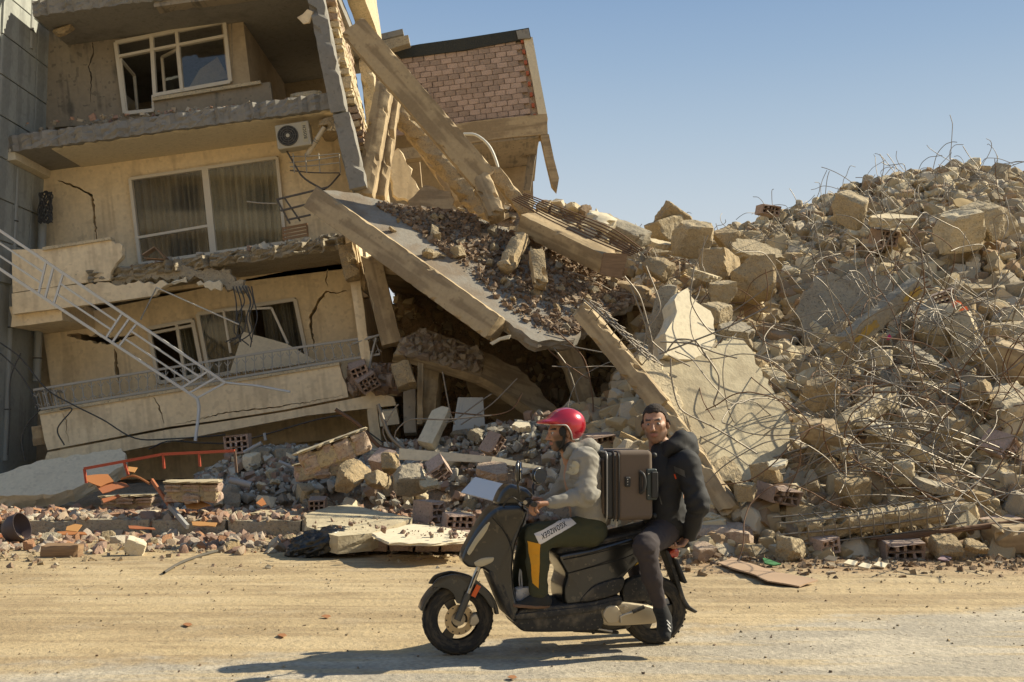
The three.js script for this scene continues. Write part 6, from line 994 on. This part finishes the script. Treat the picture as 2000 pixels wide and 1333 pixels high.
// ---- rider
{
  const r = ridden('person', 'rider in grey hooded sweatshirt and red helmet steering the scooter', 'person');
  const sN = S(1142, 902, .17), sF = S(1128, 902, -.17), eN = S(1147, 966, .27), eF = S(1096, 966, -.27), wN = S(1072, 983, .28), wF = S(1062, 976, -.26), pel = S(1146, 1040), ch = S(1136, 930), nk = S(1118, 884), hN = S(1150, 1036, .1), hF = S(1142, 1040, -.1), kN = S(1050, 1047, .17), kF = S(1036, 1048, -.15), aN = S(1052, 1164, .16), aF = S(1010, 1158, -.13);
  const head = headGeo(S(1098, 845, 0), V(-1, -.06, .1), V(-.05, 1, 0), .9, 1.04);
  const skel = [[pel, ch, .1, .12], [ch, nk, .11, .05], [nk, S(1104, 862), .05, .05], [sN, eN, .045, .038], [eN, wN, .038, .026], [sF, eF, .045, .038], [eF, wF, .038, .026], [hN, kN, .075, .055], [kN, aN, .05, .035], [hF, kF, .075, .055], [kF, aF, .05, .035], [sN, sF, .06, .06]];
  const hands = [handBones(wN, V(-1, -.05, .0), V(0, 0, 1), V(-.15, 1, 0), 1, .95), handBones(wF, V(-1, .05, 0), V(0, 0, -1), V(-.1, 1, 0), -1, 1)];
  part('body', bodyGeo(skel, head.g, hands), skinMat, r);
  const grey = cloth(.275, .255, .215, 811), waist = S(1150, 1010);
  const top = [[S(1150, 1002, .07), S(1142, 930, .08), .118, .122], [S(1150, 1002, -.07), S(1140, 930, -.08), .118, .122], [S(1142, 930, .07), sN, .125, .085], [S(1140, 930, -.07), sF, .125, .085], [sN, sF, .085, .085], [S(1154, 1010, .06), S(1154, 1016, -.06), .11, .11], [sN, eN, .082, .068], [eN, S(1084, 982, .28), .066, .042], [sF, eF, .08, .066], [eF, S(1068, 977, -.26), .064, .042]];
  const fold = p => folds(.009, 13)(p) + .009 * Math.sin(p.y * 70 + 9 * n3(p.x * 6, p.y * 6, p.z * 6)) * smooth(.16, .05, p.distanceTo(eN)) + .006 * Math.sin((p.y - p.x) * 60 + 8 * n3(p.x * 6, p.y * 6, p.z * 6)) * smooth(.2, .05, p.distanceTo(waist)) ;
  const fTop = garment('hoodie', top, .05, fold, .0095, grey, r, (p, d) => Math.max(d, -(cap(p, S(1112, 868), S(1120, 890), .055, .05))));
  const hoodL = [[S(1118, 880, .06), S(1150, 872, .05), .042, .05], [S(1150, 872, .05), S(1162, 884, 0), .05, .055], [S(1162, 884, 0), S(1150, 872, -.06), .055, .05], [S(1118, 880, -.06), S(1150, 872, -.06), .042, .05], [S(1162, 884, .03), S(1168, 900, 0), .05, .04], [S(1108, 890, .05), S(1118, 880, .06), .03, .04]];
  garment('hood', hoodL, .025, folds(.005, 18), .0095, grey, r);
  garment('cuff', [[S(1086, 982, .28), S(1076, 983, .28), .042, .036]], .01, folds(.001, 30), .006, grey, r); garment('cuff', [[S(1068, 977, -.26), S(1060, 976, -.26), .04, .034]], .01, folds(.001, 30), .006, grey, r);
  garment('collar', [[S(1108, 872, .03), S(1118, 886, .03), .045, .05], [S(1108, 872, -.03), S(1118, 886, -.03), .045, .05]], .03, folds(.002, 20), .008, cloth(.03, .03, .032, 812), r);
  const olive = cloth(.05, .05, .024, 813), leg = [[S(1150, 1040, .06), hN, .13, .115], [S(1150, 1040, -.06), hF, .13, .115], [hN, kN, .108, .08], [kN, S(1050, 1100, .165), .078, .072], [S(1050, 1100, .165), S(1052, 1158, .16), .07, .062], [hF, kF, .108, .08], [kF, S(1024, 1100, -.14), .078, .07], [S(1024, 1100, -.14), S(1012, 1150, -.13), .068, .06]];
  const fLeg = garment('trousers', leg, .035, folds(.006, 13), .0105, olive, r);
  // pale lettered band on the thigh and yellow panel on the shin
  const c = document.createElement('canvas'); c.width = 512; c.height = 128; const x = c.getContext('2d'); x.fillStyle = '#d6d0cc'; x.fillRect(0, 0, 512, 128); x.save(); x.translate(236, 64); x.transform(1, 0, -.25, 1, 0, 0); x.rotate(Math.PI); x.fillStyle = '#141414'; x.font = 'bold 84px sans-serif'; x.textAlign = 'center'; x.textBaseline = 'middle'; x.fillText('XGOMZGEX', 0, 4, 350); x.restore();
  const t = new THREE.CanvasTexture(c); t.colorSpace = THREE.SRGBColorSpace;
  patch(fLeg, 'lettered_band', [[1050, 1046], [1126, 1013], [1138, 1027], [1060, 1068]], std({ map: t, roughness: .7 }), r, .34, 40, 16); patch(fLeg, 'yellow_panel', [[1040, 1062], [1062, 1066], [1061, 1156], [1050, 1146]], cloth(.62, .29, .02, 814), r, .34, 16, 36);
  const c2 = document.createElement('canvas'); c2.width = c2.height = 256; const y = c2.getContext('2d'); y.fillStyle = '#857e72'; y.fillRect(0, 0, 256, 256); y.fillStyle = '#b8ae92'; y.beginPath(); y.ellipse(190, 110, 70, 90, .2, 0, 7); y.fill(); y.beginPath(); y.ellipse(85, 165, 50, 85, -.3, 0, 7); y.fill(); y.fillStyle = '#34312c'; y.font = 'bold 56px sans-serif'; for (const [s, a, b, q] of [['A', 60, 50, -.5], ['K', 62, 110, -.2], ['N', 120, 190, .15], ['O', 130, 240, .4]]) { y.save(); y.translate(a, b); y.rotate(q); y.fillText(s, -16, 16); y.restore(); }
  const t2 = new THREE.CanvasTexture(c2); t2.colorSpace = THREE.SRGBColorSpace; patch(fTop, 'chest_print', [[1106, 902], [1136, 898], [1134, 938], [1106, 940]], std({ map: t2, roughness: .95 }), r, .3, 20, 20, .003);
  const blk = cloth(.025, .024, .022, 815), sole = flat(.16, .09, .05, { roughness: .8 });
  shoe('shoe', S(1066, 1176, .16), S(1012, 1186, .17), S(1054, 1164, .16), blk, sole, r, V(.1, 1, 0)); shoe('shoe', S(1022, 1172, -.13), S(985, 1176, -.14), S(1012, 1156, -.13), blk, sole, r, V(.1, 1, 0));
  // helmet: open-face shell with peak, rim, strap
  const H = new THREE.Group(); H.name = 'helmet'; r.add(H); H.applyMatrix4(head.mtx);
  const red = new THREE.MeshPhysicalMaterial({ color: new THREE.Color().setRGB(.42, .008, .022), roughness: .28, metalness: .35, clearcoat: 1, clearcoatRoughness: .05 });
  const shellF = p => { let d = ell(p, V(0, .045, -.025), .112, .118, .142); d = smin(d, ell(p, V(0, .075, .09), .09, .02, .085), .03); const e = ell(p, V(0, .04, -.022), .1, .106, .128); d = Math.max(d, -e); const cut = p.y - (p.z > .02 ? .048 + (p.z - .02) * .12 : lerp(.048, -.05, smooth(.02, -.06, p.z))); d = Math.max(d, -cut); const rid = Math.abs(Math.abs(p.x) - .05) ; return d - .003 * smooth(.012, .002, rid) * smooth(.06, .1, p.y); };
  part('helmet_shell', nets(shellF, V(-.14, -.09, -.2), V(.14, .19, .2), .006), red, H);
  const trim = [], trimPts = []; for (let i = 0; i <= 48; i++) { const a = i / 48 * Math.PI * 2, zx = Math.cos(a), xx = Math.sin(a), z = -.025 + .142 * zx, yy = z > .02 ? .05 + (z - .02) * .12 : lerp(.05, -.05, smooth(.02, -.06, z)); const s = Math.sqrt(Math.max(.05, 1 - ((yy - .045) / .118) ** 2)); trimPts.push(V(.112 * xx * s, yy, -.025 + .142 * zx * s)); }
  part('helmet_rim', new THREE.TubeGeometry(new THREE.CatmullRomCurve3(trimPts.slice(0, 48), true), 90, .0045, 6, true), flat(.55, .53, .50, { roughness: .4 }), H);
  for (const s of [1, -1]) { part('ear_pad', new THREE.SphereGeometry(1, 14, 10).scale(.012, .034, .026).translate(.086 * s, .008, .03), blk, H); part('strap', tube([V(.088 * s, .02, .03), V(.08 * s, -.03, .02), V(.056 * s, -.09, .03), V(0, -.118, .045)], .009, 16, 6), blk, H); }
  const eyeW = flat(.45, .42, .38, { roughness: .2 }), iris = flat(.02, .014, .01, { roughness: .1 }); for (const s of [1, -1]) { const e = part('eye', new THREE.SphereGeometry(.0115, 12, 10).translate(.031 * s, .0, .078), eyeW, r); e.applyMatrix4(head.mtx); const q = part('iris', new THREE.SphereGeometry(.006, 10, 8).translate(.031 * s, 0, .0855), iris, r); q.applyMatrix4(head.mtx); }
}
// ---- passenger
{
  const r = ridden('person', 'passenger with short dark hair in black hooded jacket holding the suitcase, looking at us', 'person');
  const sN = S(1342, 908, .17), sF = S(1274, 906, -.17), eN = S(1364, 984, .27), eF = S(1236, 955, -.34), wN = S(1344, 1050, .14), wF = S(1204, 900, -.2), pel = S(1296, 1032), ch = S(1310, 930), nk = S(1306, 880), hN = S(1292, 1040, .1), hF = S(1284, 1040, -.1), kN = S(1260, 1068, .36), kF = S(1232, 1072, -.34), aN = S(1290, 1192, .32), aF = S(1262, 1192, -.3);
  const head = headGeo(S(1280, 828, .02), V(-.50, -.02, .86), V(-.1, 1, .04), .5, 1.13);
  const skel = [[pel, ch, .1, .12], [ch, nk, .11, .05], [nk, S(1284, 858, .01), .055, .055], [sN, eN, .045, .038], [eN, wN, .038, .026], [sF, eF, .045, .038], [eF, wF, .038, .026], [hN, kN, .075, .055], [kN, aN, .05, .035], [hF, kF, .075, .055], [kF, aF, .05, .035], [sN, sF, .06, .06]];
  const hands = [handBones(wN, V(-.75, -.65, .1), V(0, 0, 1), V(.6, -.3, .1), 1, 1), handBones(wF, V(-1, .05, .25), V(.1, -1, 0), V(-.2, 0, -1), -1, .9)];
  part('body', bodyGeo(skel, head.g, hands), skinMat, r);
  const jk = cloth(.014, .0135, .014, 821, { roughness: .8 });
  const jl = [[S(1296, 1024, .05), S(1300, 940, .05), .135, .125], [S(1292, 1024, -.07), S(1294, 940, -.08), .135, .125], [S(1304, 935, .06), sN, .115, .08], [S(1294, 935, -.08), sF, .115, .08], [sN, sF, .09, .09], [S(1312, 1000, .02), S(1328, 1050, .02), .11, .06], [S(1326, 1040, .05), S(1338, 1060, .05), .06, .04], [sN, eN, .09, .075], [eN, S(1348, 1044, .15), .074, .05], [sF, eF, .088, .072], [eF, S(1210, 905, -.22), .07, .048]];
  const fold = p => folds(.0065, 8)(p) + .007 * Math.sin(p.y * 75 + 9 * n3(p.x * 5, p.y * 5, p.z * 5)) * smooth(.17, .05, p.distanceTo(eN));
  const fJ = garment('jacket', jl, .03, fold, .0095, jk, r, (p, d) => Math.max(d, -cap(p, S(1282, 855, .03), S(1300, 886, .02), .06, .05)));
  const hl = [[S(1300, 888, .10), S(1312, 872, .11), .03, .04], [S(1312, 872, .11), S(1330, 858, .08), .04, .05], [S(1330, 856, .09), S(1344, 862, 0), .05, .055], [S(1344, 862, 0), S(1326, 862, -.1), .055, .045], [S(1326, 862, -.1), S(1290, 882, -.09), .045, .035], [S(1344, 866, .05), S(1352, 886, 0), .045, .04]];
  garment('hood', [...hl, [S(1350, 878, .07), S(1352, 884, -.06), .04, .04], [S(1322, 872, .12), S(1346, 892, .1), .035, .035]], .045, folds(.004, 9), .009, jk, r);
  garment('pullover', [[S(1292, 880, .03), S(1284, 930, .06), .07, .11], [S(1296, 884, -.02), S(1284, 930, -.03), .07, .1]], .04, folds(.003, 16), .011, cloth(.02, .019, .019, 822), r);
  const tr = cloth(.042, .033, .034, 823), ll = [[S(1296, 1034, .05), hN, .13, .11], [S(1292, 1034, -.05), hF, .13, .11], [hN, kN, .1, .078], [kN, S(1274, 1130, .345), .074, .062], [S(1274, 1130, .345), S(1288, 1182, .325), .06, .045], [hF, kF, .1, .078], [kF, aF, .072, .045]];
  garment('trousers', ll, .035, p => folds(.005, 14)(p) + .005 * Math.sin(p.y * 90 + 8 * n3(p.x * 6, p.y * 6, p.z * 6)) * smooth(.16, .05, p.distanceTo(kN)), .0105, tr, r);
  const bk = cloth(.02, .02, .02, 824), so = flat(.05, .05, .05, { roughness: .8 }), up = V(.05, .6, .8);
  const fs = shoe('shoe', S(1296, 1206, .30), S(1300, 1244, .40), S(1290, 1190, .32), bk, so, r, up.clone().normalize()); shoe('shoe', S(1264, 1200, -.3), S(1225, 1208, -.3), S(1264, 1190, -.3), bk, so, r, V(0, 1, 0));
  for (let i = 0; i < 3; i++) patch(fs, 'shoe_stripe', [[1309, 1216 + i * 7], [1311, 1215 + i * 7], [1317, 1223 + i * 7], [1315, 1224 + i * 7]], flat(.65, .63, .58), r, .46, 3, 6, .003);
  for (let i = 0; i < 4; i++) { const y = 1203 + i * 8; patch(fs, 'shoe_lace', [[1287, y], [1304, y - 1], [1304, y + 2], [1287, y + 3]], flat(.012, .012, .012), r, .46, 8, 2, .005); }
  const zipM = flat(.10, .10, .10, { roughness: .35, metalness: .6 }); patch(fJ, 'zip', [[1288, 896], [1290, 896], [1293, 1020], [1291, 1020]], zipM, r, .42, 2, 40, .003); patch(fJ, 'pocket_zip', [[1312, 956], [1314, 956], [1322, 992], [1320, 992]], zipM, r, .42, 2, 14, .003); patch(fJ, 'shoulder_patch', [[1342, 914], [1356, 922], [1358, 936], [1344, 926]], flat(.05, .048, .046, { roughness: .5 }), r, .42, 10, 10, .003); const red = flat(.55, .06, .01); patch(fJ, 'sleeve_tag', [[1340, 930], [1342, 930], [1345, 939], [1343, 940]], red, r, .4, 2, 6, .003); patch(fJ, 'chest_tag', [[1309, 928], [1311, 928], [1311, 936], [1309, 936]], red, r, .4, 2, 6, .003);
  // hair: close crop over the skull
  const hf = p => { const d = headSDF(p) - .005 - .004 * n3(p.x * 130, p.y * 110, p.z * 130); const line = p.z > .05 ? .07 + .012 * n3(p.x * 40, 1, 2) : lerp(.07, -.02, smooth(.05, -.02, p.z)) - .05 * smooth(-.03, -.09, p.z); return Math.max(d, line - p.y, headSDF(p) < -.02 ? 1 : -1); };
  const hg = nets(hf, V(-.1, -.1, -.14), V(.1, .15, .12), .0052).applyMatrix4(head.mtx); part('hair', boxUV(hg), flat(.03, .02, .014, { roughness: .95, bumpMap: T.bFine, bumpScale: .01 }), r);
  const eyeW = flat(.42, .38, .34, { roughness: .2 }), iris = flat(.015, .01, .008, { roughness: .1 }); for (const s of [1, -1]) { const e = part('eye', new THREE.SphereGeometry(.0115, 12, 10).scale(1, .72, 1).translate(.031 * s, -.001, .0785), eyeW, r); e.applyMatrix4(head.mtx); const q = part('iris', new THREE.SphereGeometry(.0062, 10, 8).translate(.031 * s, -.001, .0856), iris, r); q.applyMatrix4(head.mtx); }
}
// ---------------------------------------------------------------- small things on the street and in the rubble
{
  // red metal frame over the masonry at left
  const f = thing('red_frame', 'bent red metal frame standing over the masonry lumps on the pavement', 'frame'), m = flat(.40, .07, .03, { roughness: .6 }), D = 14.2;
  const q = [[164, 916], [316, 888], [458, 881]].map(([x, y]) => at(x, y, D)); part('top_bar', bar(q[0], q[1], .045, .04), m, f); part('top_bar', bar(q[1], q[2], .045, .04), m, f);
  for (const [x0, y0, x1, y1] of [[164, 916, 168, 944], [242, 904, 250, 928], [318, 890, 320, 916], [388, 884, 390, 912], [458, 881, 462, 924]]) part('leg', bar(at(x0, y0, D), at(x1, y1, D), .03, .03, V(0, 0, 1)), x0 === 458 ? flat(.15, .10, .07) : m, f);
  const orange = [flat(.40, .155, .05, { roughness: .7 }), flat(.46, .23, .075, { roughness: .7 }), flat(.36, .125, .05, { roughness: .7 })];
  [[[168, 930], [210, 926], [222, 942], [196, 952], [170, 942], 14.0, 0, 'orange panel shard under the left end of the red frame'], [[186, 948], [236, 942], [252, 950], [200, 966], 13.9, 2, 'curled orange strip below the red frame'], [[360, 984], [388, 976], [412, 988], [386, 996], [364, 994], 13.6, 1, 'bright orange six-sided scrap on the kerb'], [[130, 1030], [146, 1024], [160, 1026], [150, 1040], [128, 1038], 13.0, 1, 'orange plate under the triangular chunk beside the kerb'], [[110, 1040], [165, 1040], [170, 1046], [120, 1046], 12.8, 0, 'flat orange scrap lying below the triangular chunk'], [[374, 1020], [424, 1022], [420, 1030], [376, 1028], 13.1, 1, 'long orange scrap at the foot of the kerb'], [[250, 912], [268, 914], [262, 924], [250, 922], 14.1, 1, 'small orange triangle behind the red frame'], [[198, 976], [230, 966], [236, 970], [202, 984], 13.8, 2, 'orange lath lying on the pavement under the slab edge'], [[500, 984], [512, 972], [520, 986], [510, 990], 13.9, 0, 'orange-red shell of a broken brick near the kerb end'], [[250, 1028], [300, 1032], [304, 1036], [252, 1034], 12.9, 2, 'thin orange lath lying along the kerb foot'], [[-5, 1046], [10, 1040], [12, 1046], [0, 1052], 12.7, 2, 'red-orange scrap at the left edge of the road']].forEach(a => { const label = a[a.length - 1], k = a[a.length - 2], D = a[a.length - 3], p = a.slice(0, -3); planar('orange_scrap', p, at(p[0][0], p[0][1], D), V(.1, .8, .6), .012, orange[k], { label, category: 'scrap', group: 'orange scraps by the kerb', jitter: .012, layers: 1, step: .1, dent: .06 }); });
  // rust-red batten slanting over the kerb
  const bt = thing('slanting_batten', 'narrow batten, rusty above and grey below, slanting down over the kerb', 'batten'); part('upper', bar(at(296, 938, 13.9), at(330, 988, 13.6), .03, .05), orange[2], bt); part('lower', bar(at(330, 988, 13.6), at(366, 1030, 13.2), .04, .06), flat(.32, .31, .29), bt); part('bow', tube([at(236, 936, 14), at(262, 930, 14), at(292, 945, 13.9)], .016, 12, 5), orange[0], bt);
  // black plastic bag
  const bg = mergeVertices(new THREE.IcosahedronGeometry(1, 12).deleteAttribute('normal').deleteAttribute('uv')); warp(bg, v => { const k = 1 + .35 * fbm3(v.x * 1.7 + 3, v.y * 1.7, v.z * 1.7, 4) + .16 * (1 - Math.abs(2.4 * n3(v.x * 4, v.y * 4 + 5, v.z * 4))); v.multiplyScalar(k); v.set(v.x * .34, Math.max(-.1, v.y * .17), v.z * .24); }); bg.computeVertexNormals();
  const bag = solo('garbage_bag', boxUV(bg), flat(.016, .016, .016, { roughness: .32 }), 'crumpled black plastic bag on the left end of the flat pale plate', 'bag'); bag.position.copy(onGround(626, 1064, .13)); bag.rotation.z = .25;
  const wb = solo('wooden_block', blockGeo(.42, .15, .2, .05, .02, 741, .01), M.wood, 'dark wooden block lying alone on the road at left', 'block'); wb.position.copy(onGround(122, 1076, .07)); wb.rotation.y = .05;
  const st = [[320, 1119], [350, 1101], [390, 1086], [424, 1077]].map(([x, y]) => onGround(x, y, .02)); solo('road_stick', tube(st, .016, 14, 6), flat(.09, .08, .065), 'dark thin stick lying on the dusty road', 'stick');
  const jar = thing('broken_pot', 'dark broken pot lying at the left edge below the kerb', 'pot'); part('bowl', new THREE.LatheGeometry([[.001, 0], [.12, .01], [.17, .1], [.18, .22], [.165, .22], [.15, .1], [.1, .03], [.001, .02]].map(p => new THREE.Vector2(...p)), 26), flat(.07, .05, .05, { roughness: .6 }), jar); jar.position.copy(onGround(12, 1040, .15)); jar.rotation.set(.3, 0, -1.2);
  planar('plastic_wrapper', [[178, 1036], [205, 1030], [228, 1024], [232, 1034], [210, 1046], [186, 1046]], onGround(205, 1040, .05), V(.1, 1, .2), .008, std({ map: makeTex(128, .3, (u, v) => tfbm(u, v, 6, 3, 9) > .52 ? [.50, .04, .03] : tfbm(u, v, 9, 2, 4) > .5 ? [.60, .55, .45] : [.5, .35, .1]), roughness: .4 }), { label: 'red and white crumpled wrapper beside the triangular chunk', category: 'wrapper', jitter: .02, dent: .12, step: .05 });
  planar('orange_cloth', [[1862, 590], [1872, 586], [1880, 596], [1888, 600], [1890, 610], [1872, 608], [1864, 602]], at(1875, 600, 15.3), V(.1, .3, 1), .02, flat(.75, .13, .03), { label: 'bright orange scrap of cloth on the right pile', category: 'cloth', jitter: .015, dent: .1, step: .05 });
  planar('green_scrap', [[1490, 1090], [1500, 1092], [1526, 1102], [1512, 1104], [1494, 1100]], onGround(1508, 1100, .05), V(0, 1, .3), .015, flat(.06, .20, .07), { label: 'small green plastic scrap at the foot of the caged column', category: 'scrap', jitter: .006, layers: 1 });
  planar('pink_scrap', [[1732, 660], [1738, 652], [1742, 660], [1736, 664]], at(1736, 658, 14.3), V(0, .3, 1), .02, flat(.45, .02, .12), { label: 'tiny pink scrap below the slanted post', category: 'scrap', jitter: .01, layers: 1 });
  planar('yellow_foil', [[1862, 392], [1880, 386], [1902, 396], [1908, 414], [1890, 412], [1866, 404]], at(1885, 400, 18), V(.2, .3, 1), .03, flat(.42, .30, .14), { label: 'yellowish sheet draped on the lumps high on the right pile', category: 'sheet', jitter: .02, dent: .15 });
  for (const [x, y, label] of [[1662, 1100, 'small pale tile shard on the soil right of the green scrap'], [1690, 1106, 'second pale tile shard on the soil'], [1720, 1104, 'third pale tile shard on the soil'], [1624, 1092, 'round pale tile standing at the foot of the caged column'], [1846, 1092, 'purplish plastic lid on the soil near the right edge']]) planar('tile_shard', [[x - 14, y], [x - 4, y - 7], [x + 14, y - 3], [x + 8, y + 5]], onGround(x, y, .04), x === 1624 ? V(0, .2, 1) : V(.1, 1, .4), .015, x === 1846 ? flat(.25, .17, .18) : M.plasterPale, { label, category: 'shard', jitter: .006, layers: 1 });
  for (const [x, y, label] of [[1000, 1325, 'dry brown leaf on the asphalt in front of the scooter'], [636, 1206, 'dry leaf on the dust left of the front wheel'], [550, 1243, 'dry leaf above the shadow of the mirror'], [365, 1222, 'dry leaf on the dust at lower left']]) planar('dry_leaf', [[x - 9, y], [x - 3, y - 4], [x + 6, y - 4], [x + 10, y], [x + 2, y + 4]], onGround(x, y, .012), V(0, 1, .1), .003, flat(.30, .13, .05), { label, category: 'leaf', jitter: .003, layers: 1, step: .02, dent: .05 });
  // grey pipes in the shaded heap
  for (const [a, b, D, rr, label] of [[[476, 884], [510, 866], 15.9, .03, 'pale pipe lying on the shaded heap beside the square-channelled brick'], [[544, 902], [574, 914], 15.4, .028, 'grey pipe end in the middle of the shaded heap'], [[448, 938], [490, 948], 14.6, .05, 'thick grey pipe in front of the shaded heap behind the kerb'], [[516, 846], [518, 860], 16.2, .025, 'short pale pipe standing at the top of the shaded heap']]) { const t = thing('plastic_pipe', label, 'pipe'), A = at(...a, D), C = at(...b, D); part('tube', new THREE.TubeGeometry(new THREE.LineCurve3(A, C), 4, rr, 12), flat(.33, .33, .32, { roughness: .5, side: THREE.DoubleSide }), t); part('rim', new THREE.TorusGeometry(rr, .006, 6, 14), flat(.36, .36, .35), t).position.copy(C); t.children[1].quaternion.setFromUnitVectors(V(0, 0, 1), C.clone().sub(A).normalize()); }
}
// things whose look and nearest landmark agree are told apart by their order in the picture
{
  const same = {}; for (const o of scene.children) if (o.userData.label && /concrete_chunk|rebar/.test(o.name) && !/along the top of the sagging/.test(o.userData.label)) (same[o.userData.label] ??= []).push(o);
  const mid = o => { o.geometry.computeBoundingBox(); const c = o.geometry.boundingBox.getCenter(V()); o.updateMatrix(); return pixelOf(c.applyMatrix4(o.matrix))[0]; }, ord = ['first', 'second', 'third', 'fourth', 'fifth', 'sixth', 'seventh'];
  for (const [label, list] of Object.entries(same)) if (list.length > 1) list.sort((a, b) => mid(a) - mid(b)).forEach((o, i) => { o.userData.label = `${label}, ${ord[i] ?? 'last'} from left`; });
  for (const o of scene.children) if (o.userData.label && o.userData.label.split(' ').length > 16) o.userData.label = o.userData.label.replace('concrete ', '').replace('well ', '');
}
renderer.render(scene, camera);
